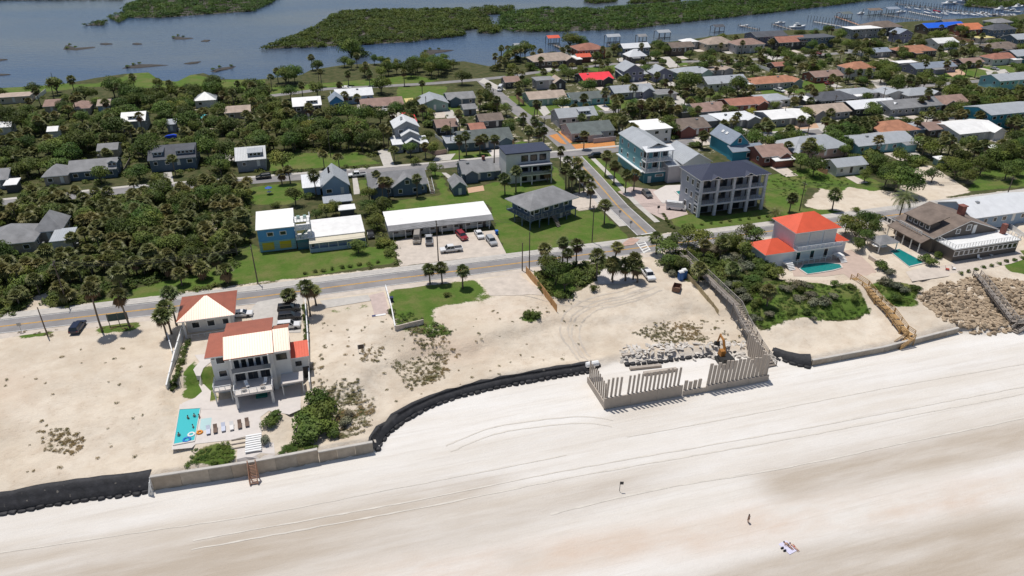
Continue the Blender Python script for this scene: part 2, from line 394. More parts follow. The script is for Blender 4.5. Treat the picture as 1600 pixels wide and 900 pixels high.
# what grows or lies where: (polygon in the photo, channel) channel 0 lawn, 1 scrub floor, 2 rosy shell sand, 3 damp sand, 4 bare sand
ZONES = [
 ('scrub', [(640, 200), (800, 130), (1100, 88), (1640, 50), (1700, 250), (1300, 250), (1000, 240), (830, 240)], 0.6),
 # bare sand inland
 ('sand', [(375, 395), (440, 400), (450, 440), (405, 445), (365, 440)], 0.5),
 ('sand', [(40, 470), (75, 455), (75, 500), (30, 505)], 1),
 ('sand', [(1255, 320), (1290, 286), (1400, 300), (1460, 330), (1345, 345), (1280, 330)], 0.85),
 ('sand', [(1430, 262), (1452, 258), (1520, 300), (1440, 315), (1400, 300)], 0.9),
 ('sand', [(1175, 215), (1260, 207), (1330, 205), (1300, 222), (1180, 230)], 0.9),
 ('sand', [(300, 160), (420, 165), (400, 200), (280, 215)], 0.4),
 # lawns
 ('lawn', [(672, 268), (690, 268), (700, 300), (730, 300), (775, 283), (790, 290), (840, 250), (870, 262), (890, 305), (930, 322), (985, 372), (960, 381), (790, 396), (772, 350), (765, 318), (600, 330), (600, 316), (690, 305)], 1),
 ('lawn', [(390, 292), (470, 285), (478, 305), (450, 320), (392, 320)], 1),
 ('lawn', [(420, 240), (560, 238), (600, 256), (420, 268)], 0.8),
 ('lawn', [(560, 280), (575, 280), (575, 305), (560, 305)], 0.9),
 ('lawn', [(375, 380), (400, 380), (405, 395), (610, 385), (620, 410), (480, 432), (365, 446)], 0.95),
 ('lawn', [(700, 226), (722, 222), (735, 238), (800, 232), (812, 218), (850, 236), (700, 250)], 1),
 ('lawn', [(655, 165), (690, 172), (660, 178)], 1), ('lawn', [(808, 163), (822, 158), (840, 178), (800, 185)], 0.6),
 ('lawn', [(690, 166), (705, 160), (735, 178), (715, 184)], 1),
 ('lawn', [(620, 136), (700, 134), (690, 160), (620, 162)], 0.9),
 ('lawn', [(395, 138), (530, 128), (640, 118), (690, 124), (660, 132), (510, 140), (420, 150), (395, 150)], 1),
 ('lawn', [(195, 120), (245, 111), (340, 125), (420, 124), (400, 140), (120, 135)], 0.9),
 ('lawn', [(0, 140), (60, 134), (120, 130), (120, 140), (0, 150)], 0.8),
 ('lawn', [(790, 150), (822, 150), (840, 158), (880, 158), (870, 180), (805, 180)], 1),
 ('lawn', [(925, 158), (1060, 148), (1060, 165), (930, 176)], 1),
 ('lawn', [(840, 106), (870, 104), (870, 118), (835, 118)], 1), ('lawn', [(900, 105), (960, 100), (975, 110), (930, 112)], 1),
 ('lawn', [(1040, 95), (1070, 92), (1075, 102), (1040, 104)], 1),
 ('lawn', [(1190, 135), (1240, 125), (1290, 128), (1290, 142), (1190, 150)], 1), ('lawn', [(1080, 150), (1130, 142), (1130, 150), (1090, 155)], 0.8),
 ('lawn', [(1178, 82), (1240, 80), (1240, 88), (1190, 92)], 1),
 ('lawn', [(1418, 110), (1480, 106), (1580, 102), (1590, 116), (1500, 122), (1440, 124)], 1),
 ('lawn', [(1540, 130), (1600, 135), (1640, 150), (1560, 150)], 1),
 ('lawn', [(895, 245), (935, 243), (990, 292), (1000, 300), (960, 300), (935, 278)], 0.9),
 ('lawn', [(1035, 334), (1130, 338), (1200, 325), (1235, 345), (1080, 360), (1060, 355)], 1),
 ('lawn', [(1198, 275), (1260, 262), (1330, 282), (1320, 300), (1262, 292), (1250, 325), (1330, 330), (1230, 345), (1195, 320)], 0.95),
 ('lawn', [(1300, 255), (1390, 290), (1370, 300), (1290, 285)], 0.9),
 ('lawn', [(1530, 268), (1600, 262), (1640, 270), (1600, 292), (1510, 300)], 0.9),
 ('lawn', [(1180, 200), (1290, 192), (1290, 205), (1190, 210)], 0.6),
 ('lawn', [(1555, 400), (1640, 375), (1640, 440), (1570, 420)], 0.9),
 ('lawn', [(110, 482), (170, 462), (250, 440), (330, 420), (366, 395), (372, 440), (250, 463)], 0.75), ('sand', [(322, 330), (334, 330), (352, 385), (335, 380)], 0.6),
 # seaward side
 ('lawn', [(605, 452), (745, 436), (762, 455), (752, 470), (690, 478), (674, 500), (616, 507)], 0.78),
 ('lawn', [(610, 500), (665, 488), (715, 520), (700, 526), (640, 524), (612, 512)], 0.6),
 ('lawn', [(760, 455), (790, 460), (770, 472), (720, 478)], 0.5),
 ('lawn', [(806, 500), (830, 478), (850, 490), (838, 505)], 0.75), ('lawn', [(840, 440), (870, 430), (905, 450), (870, 470)], 0.9),
 ('lawn', [(22, 520), (92, 513), (80, 524), (30, 530)], 0.9), ('lawn', [(150, 510), (215, 500), (225, 508), (205, 518), (155, 522)], 0.9),
 ('lawn', [(508, 482), (585, 472), (586, 482), (512, 495)], 0.5),
 ('lawn', [(288, 600), (303, 556), (312, 565), (305, 590), (316, 615), (295, 628), (282, 622)], 1),
 ('lawn', [(325, 570), (341, 582), (342, 605), (330, 618), (314, 596), (312, 580)], 1),
 ('lawn', [(322, 620), (342, 616), (342, 628), (325, 630)], 1),
 ('lawn', [(470, 575), (482, 568), (482, 605), (470, 600)], 1),
 ('lawn', [(290, 728), (302, 702), (360, 690), (368, 722), (330, 732)], 1),
 ('lawn', [(440, 690), (470, 690), (500, 700), (438, 712)], 0.9),
 ('scrub', [(500, 600), (560, 590), (590, 640), (570, 680), (520, 690)], 0.5),
 ('scrub', [(60, 672), (110, 668), (135, 690), (120, 712), (70, 705)], 0.45),
 ('scrub', [(600, 560), (700, 545), (700, 590), (640, 610)], 0.46), ('scrub', [(640, 528), (700, 525), (720, 560), (660, 560)], 0.42),
 ('scrub', [(1030, 420), (1090, 380), (1100, 440), (1070, 440)], 1),
 ('scrub', [(1055, 380), (1200, 365), (1200, 420), (1260, 460), (1310, 455), (1365, 485), (1345, 498), (1230, 500), (1190, 520), (1110, 440)], 1),
 ('lawn', [(1190, 440), (1240, 438), (1330, 443), (1347, 456), (1366, 485), (1345, 497), (1232, 502), (1192, 520), (1160, 480)], 0.8),
 ('lawn', [(1356, 444), (1385, 436), (1440, 446), (1432, 470), (1440, 480), (1390, 480)], 0.8),
 ('scrub', [(840, 410), (900, 398), (990, 392), (1000, 420), (930, 440), (880, 470), (845, 460)], 0.9),
 ('scrub', [(990, 520), (1030, 500), (1085, 505), (1110, 530), (1040, 540)], 0.42),
 # beach stains
 ('rosy', [(1150, 790), (1330, 765), (1420, 780), (1200, 815)], 0.9), ('rosy', [(480, 905), (640, 868), (900, 830), (1150, 800), (1600, 735), (1700, 720), (1700, 770), (1250, 835), (900, 880), (640, 930)], 0.75),
 ('rosy', [(-20, 560), (60, 590), (60, 680), (-20, 700)], 0.35), ('rosy', [(640, 535), (760, 520), (770, 560), (650, 570)], 0.6),
 ('rosy', [(720, 480), (800, 465), (880, 500), (760, 500)], 0.5),
 ('damp', [(1180, 735), (1320, 705), (1560, 660), (1700, 640), (1700, 690), (1400, 740), (1240, 775), (1190, 770)], 0.85),
 ('damp', [(1205, 748), (1260, 742), (1262, 770), (1208, 776)], 1.0),
 ('damp', [(780, 850), (830, 845), (835, 868), (785, 870)], 0.7),
 ('damp', [(940, 640), (1080, 610), (1080, 632), (960, 660)], 0.4),
 ('damp', [(250, 850), (600, 815), (950, 740), (1100, 720), (1000, 770), (700, 850), (350, 930)], 0.6),
 ('damp', [(-100, 790), (240, 775), (600, 720), (900, 650), (1300, 590), (1700, 530), (1700, 1000), (-100, 1000)], 0.14), ('damp', [(-100, 870), (150, 845), (420, 800), (700, 745), (820, 735), (700, 800), (420, 880), (200, 960), (-100, 1000)], 0.75),
 ('damp', [(950, 930), (1250, 850), (1500, 805), (1750, 770), (1750, 1000), (950, 1000)], 0.8),
]

def grid_axis(segs):
    out = [segs[0][0]]
    for a, b, n in segs:
        out += list(np.linspace(a, b, n + 1)[1:])
    return np.array(out)

gx = grid_axis([(-9000, -1500, 12), (-1500, -600, 16), (-600, -190, 80), (-190, 260, 380), (260, 620, 120), (620, 1500, 24), (1500, 9000, 12)])
gy = grid_axis([(-3000, -200, 6), (-200, 40, 24), (40, 62, 14), (62, 260, 210), (260, 420, 90), (420, 760, 60), (760, 2000, 20), (2000, 12000, 12)])
GX, GY = np.meshgrid(gx, gy)
GZ = height(GX, GY)
nx, ny = len(gx), len(gy)
vert = np.stack([GX.ravel(), GY.ravel(), GZ.ravel()], 1).astype(np.float32)
ii = (np.arange(ny - 1)[:, None] * nx + np.arange(nx - 1)[None, :]).ravel()
quads = np.stack([ii, ii + 1, ii + nx + 1, ii + nx], 1).astype(np.int32)

def mesh_from_arrays(name, v, faces, k):
    me = bpy.data.meshes.new(name)
    me.vertices.add(len(v)); me.vertices.foreach_set('co', np.ascontiguousarray(v, np.float32).ravel())
    me.loops.add(faces.size); me.loops.foreach_set('vertex_index', np.ascontiguousarray(faces, np.int32).ravel())
    me.polygons.add(len(faces)); me.polygons.foreach_set('loop_start', np.arange(0, faces.size, k, dtype=np.int32))
    me.update(calc_edges=True)
    return me

me = mesh_from_arrays('ground', vert, quads, 4)
me.polygons.foreach_set('use_smooth', [True] * len(me.polygons))
zone = np.zeros((len(vert), 4), np.float32)
uu = GX * U.x + GY * U.y; vv = GX * V.x + GY * V.y
RV = np.interp(uu, *mono([(-200, 537), (0, 510.5), (827, 409), (1600, 309), (1900, 268)], 0))
scrub = np.where(vv > RV + 4, 1.0, 0.0)
scrub = np.where((vv > RV + 4) & (vv < RV + 6.5), 0.35, scrub)
lawn = np.zeros_like(scrub); rosy = np.zeros_like(scrub); damp = np.zeros_like(scrub)
for kind, poly, val in ZONES:
    msk = inside([tuple(p)[:2] for p in (GP(poly) if kind not in ('rosy', 'damp') else [P(a, b, BEACH_Z if b > 600 else hz(*P(a, b, -0.5).xy)) for a, b in poly])], GX, GY)
    if kind == 'sand': scrub = np.where(msk, 1 - val, scrub); lawn = np.where(msk, 0, lawn)
    elif kind == 'lawn': lawn = np.where(msk, val, lawn)
    elif kind == 'scrub': scrub = np.where(msk, val, scrub)
    elif kind == 'rosy': rosy = np.where(msk, val, rosy)
    else: damp = np.where(msk, np.maximum(val, damp), damp)
def blur(a, n):
    for _ in range(n):
        p = np.pad(a, 1, mode='edge'); a = (p[:-2, 1:-1] + p[2:, 1:-1] + p[1:-1, :-2] + p[1:-1, 2:] + 2 * p[1:-1, 1:-1]) / 6
    return a
lawn = blur(lawn, 2); scrub = blur(scrub, 1); rosy = blur(rosy, 8); damp = blur(damp, 8)
zone[:, 0] = lawn.ravel(); zone[:, 1] = scrub.ravel(); zone[:, 2] = rosy.ravel(); zone[:, 3] = damp.ravel()
ca = me.color_attributes.new('zone', 'FLOAT_COLOR', 'POINT')
ca.data.foreach_set('color', zone.ravel())
# how far up the beach: 0 below the wall line, 1 inland
d_in = vv - np.interp(uu, WU, WV)
at = me.attributes.new('inland', 'FLOAT', 'POINT'); at.data.foreach_set('value', sstep(d_in / 3.0 + 0.3).astype(np.float32).ravel())

def ground_material():
    m = bpy.data.materials.new('ground_sand_and_grass'); m.use_nodes = True
    t = m.node_tree; N = t.nodes; L = t.links; b = N["Principled BSDF"]
    b.inputs["Roughness"].default_value = 0.95; b.inputs["Specular IOR Level"].default_value = 0.15
    geo = N.new("ShaderNodeNewGeometry"); pos = geo.outputs["Position"]
    mp = N.new("ShaderNodeMapping"); mp.inputs["Rotation"].default_value = (0, 0, -GRID); L.new(pos, mp.inputs[0]); P_ = mp.outputs[0]
    def noise(scale, detail=5, rough=0.6, vec=None, stretch=None):
        n = N.new("ShaderNodeTexNoise"); n.inputs["Scale"].default_value = scale; n.inputs["Detail"].default_value = detail; n.inputs["Roughness"].default_value = rough
        src = vec or P_
        if stretch:
            q = N.new("ShaderNodeMapping"); q.inputs["Scale"].default_value = stretch; L.new(src, q.inputs[0]); src = q.outputs[0]
        L.new(src, n.inputs["Vector"]); return n.outputs[0]
    def rng_(x, a, b_, c=0.0, d=1.0):
        r = N.new("ShaderNodeMapRange"); r.inputs[1].default_value = a; r.inputs[2].default_value = b_; r.inputs[3].default_value = c; r.inputs[4].default_value = d
        L.new(x, r.inputs[0]); return r.outputs[0]
    def op(o, a, c):
        q = N.new("ShaderNodeMath"); q.operation = o; q.use_clamp = False
        for i, s in enumerate((a, c)):
            if isinstance(s, (int, float)): q.inputs[i].default_value = s
            else: L.new(s, q.inputs[i])
        return q.outputs[0]
    def mix(f, a, c):
        q = N.new("ShaderNodeMix"); q.data_type = 'RGBA'
        for i, s in ((0, f), (6, a), (7, c)):
            if isinstance(s, tuple): q.inputs[i].default_value = (*s, 1)
            elif isinstance(s, (int, float)): q.inputs[i].default_value = s
            else: L.new(s, q.inputs[i])
        return q.outputs[2]
    za = N.new("ShaderNodeAttribute"); za.attribute_name = 'zone'
    zs = N.new("ShaderNodeSeparateColor"); L.new(za.outputs["Color"], zs.inputs[0])
    zi = N.new("ShaderNodeAttribute"); zi.attribute_name = 'inland'
    n_big, n_mid, n_fine = noise(0.06), noise(0.35, 6), noise(2.2, 6, 0.7)
    n_str = noise(0.25, 5, 0.6, stretch=(0.12, 1.0, 1.0)); n_str2 = noise(0.9, 4, 0.6, stretch=(0.05, 1.0, 1.0))
    # beach sand with drag streaks, dune sand warmer
    beach = mix(rng_(n_str, 0.35, 0.68), (0.77, 0.745, 0.71), (0.69, 0.645, 0.585))
    n_trk = noise(1.5, 3, 0.5, stretch=(0.012, 1.0, 1.0))
    beach = mix(op('MULTIPLY', rng_(n_str2, 0.56, 0.66), 0.2), beach, (0.50, 0.445, 0.38))
    beach = mix(op('MULTIPLY', op('MULTIPLY', rng_(n_trk, 0.62, 0.66), rng_(n_big, 0.42, 0.6)), 0.2), beach, (0.47, 0.42, 0.36))
    beach = mix(op('MULTIPLY', rng_(n_mid, 0.4, 0.75), 0.16), beach, (0.58, 0.52, 0.45))
    dune = mix(rng_(n_big, 0.35, 0.65), (0.645, 0.555, 0.44), (0.695, 0.615, 0.51))
    dune = mix(op('MULTIPLY', rng_(noise(0.045, 5, 0.65), 0.45, 0.66), 0.55), dune, (0.47, 0.40, 0.315))
    dune = mix(op('MULTIPLY', rng_(n_mid, 0.42, 0.7), 0.55), dune, (0.50, 0.40, 0.30))
    dune = mix(op('MULTIPLY', rng_(n_fine, 0.58, 0.74), 0.45), dune, (0.36, 0.275, 0.19))
    sand = mix(zi.outputs["Fac"], beach, dune)
    rs = op('MULTIPLY', zs.outputs[2], rng_(noise(0.16, 6, 0.65, stretch=(0.3, 1, 1)), 0.34, 0.66))
    sand = mix(rs, sand, (0.62, 0.475, 0.37))
    dm = op('MULTIPLY', za.outputs["Alpha"], rng_(noise(0.2, 6, 0.6, stretch=(0.15, 1, 1)), 0.28, 0.62, 0.4, 1.0))
    sand = mix(dm, sand, (0.36, 0.285, 0.205))
    # tufts of dune weeds
    spk = op('MULTIPLY', op('MULTIPLY', rng_(noise(1.3, 3, 0.6), 0.63, 0.68), rng_(n_mid, 0.4, 0.6)), op('MULTIPLY', zi.outputs['Fac'], 0.35))
    sand = mix(spk, sand, (0.33, 0.26, 0.19))
    tuft = op('MULTIPLY', rng_(op('ADD', noise(0.5, 7, 0.72), op('MULTIPLY', rng_(n_big, 0.4, 0.7), 0.06)), 0.69, 0.74), op('MULTIPLY', zi.outputs["Fac"], 0.6))
    sand = mix(tuft, sand, (0.17, 0.15, 0.075))
    # scrub floor and lawn
    scr = mix(rng_(n_mid, 0.35, 0.65), (0.045, 0.062, 0.020), (0.115, 0.105, 0.05))
    scr = mix(rng_(n_fine, 0.5, 0.75), scr, (0.045, 0.06, 0.02))
    lw = mix(rng_(n_mid, 0.3, 0.7), (0.072, 0.140, 0.020), (0.120, 0.175, 0.036))
    lw = mix(op('MULTIPLY', rng_(noise(0.13, 6, 0.7), 0.46, 0.68), 0.8), lw, (0.20, 0.175, 0.072))
    lw = mix(op('MULTIPLY', rng_(n_fine, 0.4, 0.75), 0.5), lw, (0.055, 0.105, 0.018))
    edge = op('ADD', op('MULTIPLY', n_mid, 0.9), op('MULTIPLY', n_fine, 0.5))
    edge = op('SUBTRACT', edge, 0.2)
    fs = rng_(op('SUBTRACT', op('ADD', zs.outputs[1], edge), 0.5), 0.44, 0.56)
    fl = rng_(op('SUBTRACT', op('ADD', zs.outputs[0], op('MULTIPLY', edge, 0.8)), 0.4), 0.44, 0.56)
    c = mix(fs, sand, scr); c = mix(fl, c, lw)
    L.new(c, b.inputs["Base Color"])
    bu = N.new("ShaderNodeBump"); bu.inputs["Strength"].default_value = 0.55; bu.inputs["Distance"].default_value = 0.35
    hgt = op('ADD', op('MULTIPLY', n_fine, 0.5), op('ADD', op('MULTIPLY', n_mid, op('MULTIPLY', zi.outputs["Fac"], 2.0)), op('MULTIPLY', n_str2, 0.5)))
    L.new(hgt, bu.inputs["Height"]); L.new(bu.outputs[0], b.inputs["Normal"])
    return m
me.materials.append(ground_material())
structure(link('ground', me))

# ================================================================== water
def water_material():
    m = bpy.data.materials.new('river_water'); m.use_nodes = True
    t = m.node_tree; N = t.nodes; L = t.links; b = N["Principled BSDF"]
    b.inputs["Roughness"].default_value = 0.16; b.inputs["IOR"].default_value = 1.33
    geo = N.new("ShaderNodeNewGeometry")
    mp = N.new("ShaderNodeMapping"); mp.inputs["Scale"].default_value = (0.35, 1, 1); L.new(geo.outputs["Position"], mp.inputs[0])
    n0 = N.new("ShaderNodeTexNoise"); n0.inputs["Scale"].default_value = 0.012; n0.inputs["Detail"].default_value = 4; L.new(mp.outputs[0], n0.inputs["Vector"])
    r0 = N.new("ShaderNodeMapRange"); r0.inputs[1].default_value = 0.38; r0.inputs[2].default_value = 0.62; L.new(n0.outputs[0], r0.inputs[0])
    mx = N.new("ShaderNodeMix"); mx.data_type = 'RGBA'; mx.inputs[6].default_value = (0.045, 0.08, 0.15, 1); mx.inputs[7].default_value = (0.095, 0.115, 0.145, 1)
    L.new(r0.outputs[0], mx.inputs[0]); L.new(mx.outputs[2], b.inputs["Base Color"])
    n1 = N.new("ShaderNodeTexNoise"); n1.inputs["Scale"].default_value = 0.6; n1.inputs["Detail"].default_value = 5; L.new(mp.outputs[0], n1.inputs["Vector"])
    bu = N.new("ShaderNodeBump"); bu.inputs["Strength"].default_value = 0.5; bu.inputs["Distance"].default_value = 0.4; L.new(n1.outputs[0], bu.inputs["Height"])
    L.new(bu.outputs[0], b.inputs["Normal"])
    return m
M_WATER = water_material()
yy0 = 250
structure(MB().face([(-9000, yy0, WATER_Z), (9000, yy0, WATER_Z), (9000, 12000, WATER_Z), (-9000, 12000, WATER_Z)]).build('river', M_WATER, fix=False))

# ================================================================== roads, paths, paving
def asphalt_material(name, base):
    m = mat(name, base, 0.9, noise=0.14, nscale=0.25, bump=0.15, bscale=6.0, tint=((base[0] * 1.35, base[1] * 1.3, base[2] * 1.25), 0.15, 0.5, 0.75))
    return m
M_ASPH = asphalt_material('asphalt', (0.235, 0.225, 0.225))
M_YEL = mat('yellow_road_paint', (0.60, 0.33, 0.055), 0.7, noise=0.25, nscale=1.5)
M_WLINE = mat('white_road_paint', (0.70, 0.69, 0.66), 0.7, noise=0.15, nscale=1.5)
M_BRICKP = mat('brick_paving', (0.50, 0.33, 0.26), 0.85, noise=0.15, nscale=1.2)

def resample(pts, step):
    out = []
    for a, b in zip(pts[:-1], pts[1:]):
        n = max(1, int((b - a).length / step))
        out += [a.lerp(b, k / n) for k in range(n)]
    return out + [pts[-1]]

def ribbon(pts, o0, o1, z, wob=0.0):
    """strip between two offsets along a plan polyline"""
    mb = MB(); L_, R_ = [], []
    for k, p in enumerate(pts):
        d = (pts[min(k + 1, len(pts) - 1)] - pts[max(k - 1, 0)]); d = Vector((d.x, d.y)).normalized(); n = Vector((-d.y, d.x))
        w0 = wob * (random.random() - 0.5); w1 = wob * (random.random() - 0.5)
        L_.append((p.x + n.x * (o0 + w0), p.y + n.y * (o0 + w0), z)); R_.append((p.x + n.x * (o1 + w1), p.y + n.y * (o1 + w1), z))
    i = len(mb.v); mb.v += L_ + R_; n = len(pts)
    for k in range(n - 1):
        mb.f.append((k, n + k, n + k + 1, k + 1)); mb.m.append(0)
    return mb

ROADS = []
def road(px, width, name='road', marks=True, zlev=0.03, material=None):
    pts = resample([P(a, b, 0) for a, b in px], 6.0)
    o = structure(ribbon(pts, width / 2, -width / 2, zlev, 0.0).build(name, material or M_ASPH))
    ROADS.append((pts, width / 2 + 0.5))
    if marks:
        for s in (-0.13, 0.13):
            ribbon(pts, s + 0.085, s - 0.085, zlev + 0.02).build('centre_line', M_YEL, o)
        for s in (-1, 1):
            ribbon(pts, s * (width / 2 - 0.22) + 0.08, s * (width / 2 - 0.22) - 0.08, zlev + 0.02).build('edge_line', M_WLINE, o)
    return pts, o

MAIN_PX = [(-260, 545), (-100, 523), (0, 510.5), (200, 487), (400, 464.5), (600, 438), (827, 409), (965, 391.5), (1160, 367), (1360, 341), (1600, 309), (1900, 268), (2500, 190)]
main_pts, main_road = road(MAIN_PX, 6.3)
side_pts, side_road = road([(1012, 366), (966, 323), (925, 276), (896, 245)], 6.3, zlev=0.032)
second_pts, o_ = road([(-150, 335), (60, 312), (205, 297), (330, 288), (440, 279), (560, 270), (690, 259), (800, 248), (896, 240), (960, 234), (1080, 222), (1230, 210), (1400, 196), (1700, 172)], 5.6, marks=False, zlev=0.02)
road([(896, 240), (868, 214), (815, 178), (790, 158), (765, 136), (752, 124)], 6.0, marks=False, zlev=0.024)
road([(420, 150), (510, 139), (600, 134.5), (680, 130), (752, 124), (800, 119), (830, 114), (900, 106), (960, 100), (1040, 97), (1160, 94), (1300, 84), (1450, 73), (1700, 56)], 5.0, marks=False, zlev=0.016)
road([(846, 184), (900, 178), (980, 172), (1080, 163), (1180, 156), (1300, 146), (1420, 136), (1560, 124), (1750, 110)], 5.0, marks=False, zlev=0.012)
# inland sidewalk and the seaward shoulder of the coast road, kerbs
def offset_strip(pts, o0, o1, z, name, m, a=0, b=None, wob=0.0):
    return structure(ribbon(pts[a:b], o0, o1, z, wob).build(name, m))
offset_strip(main_pts, 5.9, 3.15, 0.10, 'sidewalk', M_CONC)
offset_strip(main_pts, -3.15, -5.2, 0.008, 'sand_shoulder', M_SANDY, wob=0.9)
for s in (1,):
    kb = MB(); n = len(main_pts)
    for k in range(n - 1):
        d = (main_pts[k + 1] - main_pts[k]); d.z = 0; d.normalize(); nn = Vector((-d.y, d.x, 0))
        kb.bar(main_pts[k] + nn * s * 3.22 + Vector((0, 0, 0.05)), main_pts[k + 1] + nn * s * 3.22 + Vector((0, 0, 0.05)), 0.18, 0.14)
    structure(kb.build('kerb', M_CONC))
offset_strip(side_pts, 5.4, 3.15, 0.07, 'sidewalk', M_CONC, 1)      # left of the side street seen from the sea: o positive is left of travel
offset_strip(side_pts, -5.2, -6.9, 0.07, 'sidewalk', M_CONC, 1)
offset_strip(second_pts, 4.6, 2.8, 0.06, 'sidewalk', M_CONC)

def sheet(px, name, m, z=0.05, lev=None):
    pts = [P(a, b, 0 if lev is None else lev) for a, b in px]
    mb = MB(); mb.face([(p.x, p.y, (lev or 0) + z) for p in pts])
    o = structure(mb.build(name, m)); FOOT.append([(p.x, p.y) for p in pts])
    if o.data.polygons[0].normal.z < 0: o.data.flip_normals()
    return o

def drape(px, name, m, off=0.07):
    pts = GP(px); b = bmesh.new()
    b.faces.new([b.verts.new((p.x, p.y, 0)) for p in pts])
    xs = [p.x for p in pts]; ys = [p.y for p in pts]
    for ax, lo, hi in ((0, min(xs), max(xs)), (1, min(ys), max(ys))):
        c = math.ceil(lo / 1.2) * 1.2
        while c < hi:
            co = (c, 0, 0) if ax == 0 else (0, c, 0); no = (1, 0, 0) if ax == 0 else (0, 1, 0)
            bmesh.ops.bisect_plane(b, geom=b.verts[:] + b.edges[:] + b.faces[:], plane_co=co, plane_no=no); c += 1.2
    for v_ in b.verts: v_.co.z = hz(v_.co.x, v_.co.y) + off
    bmesh.ops.recalc_face_normals(b, faces=b.faces)
    me = bpy.data.meshes.new(name); b.to_mesh(me); b.free(); me.materials.append(m)
    if sum(p.normal.z for p in me.polygons) < 0: me.flip_normals()
    FOOT.append([(p.x, p.y) for p in pts])
    return structure(link(name, me))

# crosswalk bars and stop line at the junction
A, B = P(1008, 377, 0.05), P(991, 396, 0.05)
cw = thing('crosswalk', 'white ladder crosswalk painted across the coast road at the junction', 'crosswalk', (0, 0, 0))
X0, X1 = P(1003, 376, 0), P(1012, 397, 0)
for e0, e1 in (((993, 377), (1007, 396)), ((1006, 375.5), (1016, 391))):
    a, b_ = P(*e0, 0.062), P(*e1, 0.062); MB().bar(a, b_, 0.3, 0.01).build('edge_bar', M_WLINE, cw)
for k in range(5):
    t = (k + 0.5) / 5
    a = P(993 + 14 * t, 377 + 19 * t, 0.06); b_ = P(1006 + 10 * t, 375.5 + 15.5 * t, 0.06)
    MB().bar(a, b_, 0.55, 0.01).build('stripe', M_WLINE, cw)
mb = MB().bar(P(1002, 366.5, 0.07), P(1024, 363, 0.07), 0.45, 0.01); mb.build('stop_line', M_WLINE, side_road)
# paving patches
sheet([(612, 378), (640, 372), (772, 360), (792, 398), (745, 402), (625, 416)], 'parking_lot', M_SANDY, 0.05)
sheet([(985, 372), (1000, 374), (990, 383), (965, 386)], 'brick_ramp', M_BRICKP, 0.12)
sheet([(895, 303), (915, 298), (944, 316), (930, 326), (905, 330), (890, 322)], 'driveway', M_SANDY, 0.06)
sheet([(965, 300), (985, 292), (1055, 300), (1075, 335), (1040, 345), (1010, 330), (985, 312)], 'driveway', mat('rosy_paving', (0.50, 0.40, 0.36), 0.85, noise=0.12, nscale=0.8), 0.06)
sheet([(1040, 290), (1085, 288), (1092, 312), (1035, 318), (1020, 300)], 'pool_patio', M_PATIO, 0.08)
for poly in ([(550, 272), (557, 272), (563, 303), (553, 304)], [(690, 270), (697, 270), (706, 276), (700, 279)], [(785, 245), (812, 240), (820, 262), (793, 262)],
             [(712, 240), (704, 250), (676, 252), (682, 243)], [(256, 270), (268, 268), (272, 288), (250, 290)], [(690, 172), (707, 172), (718, 190), (706, 196)],
             [(835, 163), (848, 160), (860, 176), (850, 182)], [(1047, 152), (1062, 150), (1078, 166), (1062, 168)], [(1180, 80), (1196, 78), (1222, 92), (1205, 94)],
             [(1360, 126), (1376, 124), (1392, 136), (1372, 140)], [(1262, 190), (1275, 186), (1310, 205), (1290, 210)], [(963, 92), (972, 90), (990, 104), (975, 104)],
             [(590, 235), (608, 233), (616, 258), (600, 262)], [(1540, 112), (1570, 108), (1582, 118), (1545, 122)], [(1030, 90), (1045, 88), (1062, 104), (1046, 106)],
             [(756, 122), (790, 140), (780, 142), (748, 128)], [(1410, 232), (1425, 228), (1440, 245), (1420, 250)], [(335, 232), (366, 232), (366, 252), (335, 250)], [(1005, 300), (1020, 306), (1012, 312), (998, 305)]):
    sheet(poly, 'driveway', M_CONC, 0.045)
M_MULCH = mat('orange_mulch', (0.56, 0.24, 0.075), 0.95, noise=0.2, nscale=1.5, bump=0.4)
sheet([(872, 206), (888, 203), (900, 220), (890, 224)], 'mulch_bed', M_MULCH, 0.055); sheet([(858, 212), (870, 209), (886, 226), (876, 224)], 'mulch_bed', M_MULCH, 0.055)
sheet([(893, 226), (960, 221), (962, 231), (900, 233)], 'mulch_bed', M_MULCH, 0.055)
sheet([(730, 294), (755, 290), (757, 298), (732, 302)], 'mulch_bed', mat('peach_paving', (0.55, 0.36, 0.24), 0.9, noise=0.1), 0.055)
sheet([(1240, 196), (1275, 192), (1280, 200), (1245, 204)], 'mulch_bed', mat('peach_paving', (0, 0, 0)), 0.055)
sheet([(1475, 112), (1500, 108), (1510, 116), (1490, 121)], 'mulch_bed', mat('peach_paving', (0, 0, 0)), 0.055)
# seaward paving
drape([(402, 472), (470, 460), (474, 470), (470, 520), (432, 520), (395, 500), (385, 492)], 'driveway', M_CONC)
drape([(500, 470), (575, 461), (580, 470), (508, 482)], 'driveway', M_CONC)
drape([(577, 462), (600, 456), (606, 478), (610, 490), (585, 492)], 'driveway', mat('rosy_paving', (0, 0, 0)))
drape([(750, 438), (812, 428), (850, 462), (800, 462), (765, 462)], 'driveway', M_SANDY, 0.05)
drape([(930, 424), (975, 412), (995, 440), (975, 444), (935, 444)], 'concrete_slab', M_PATIO)
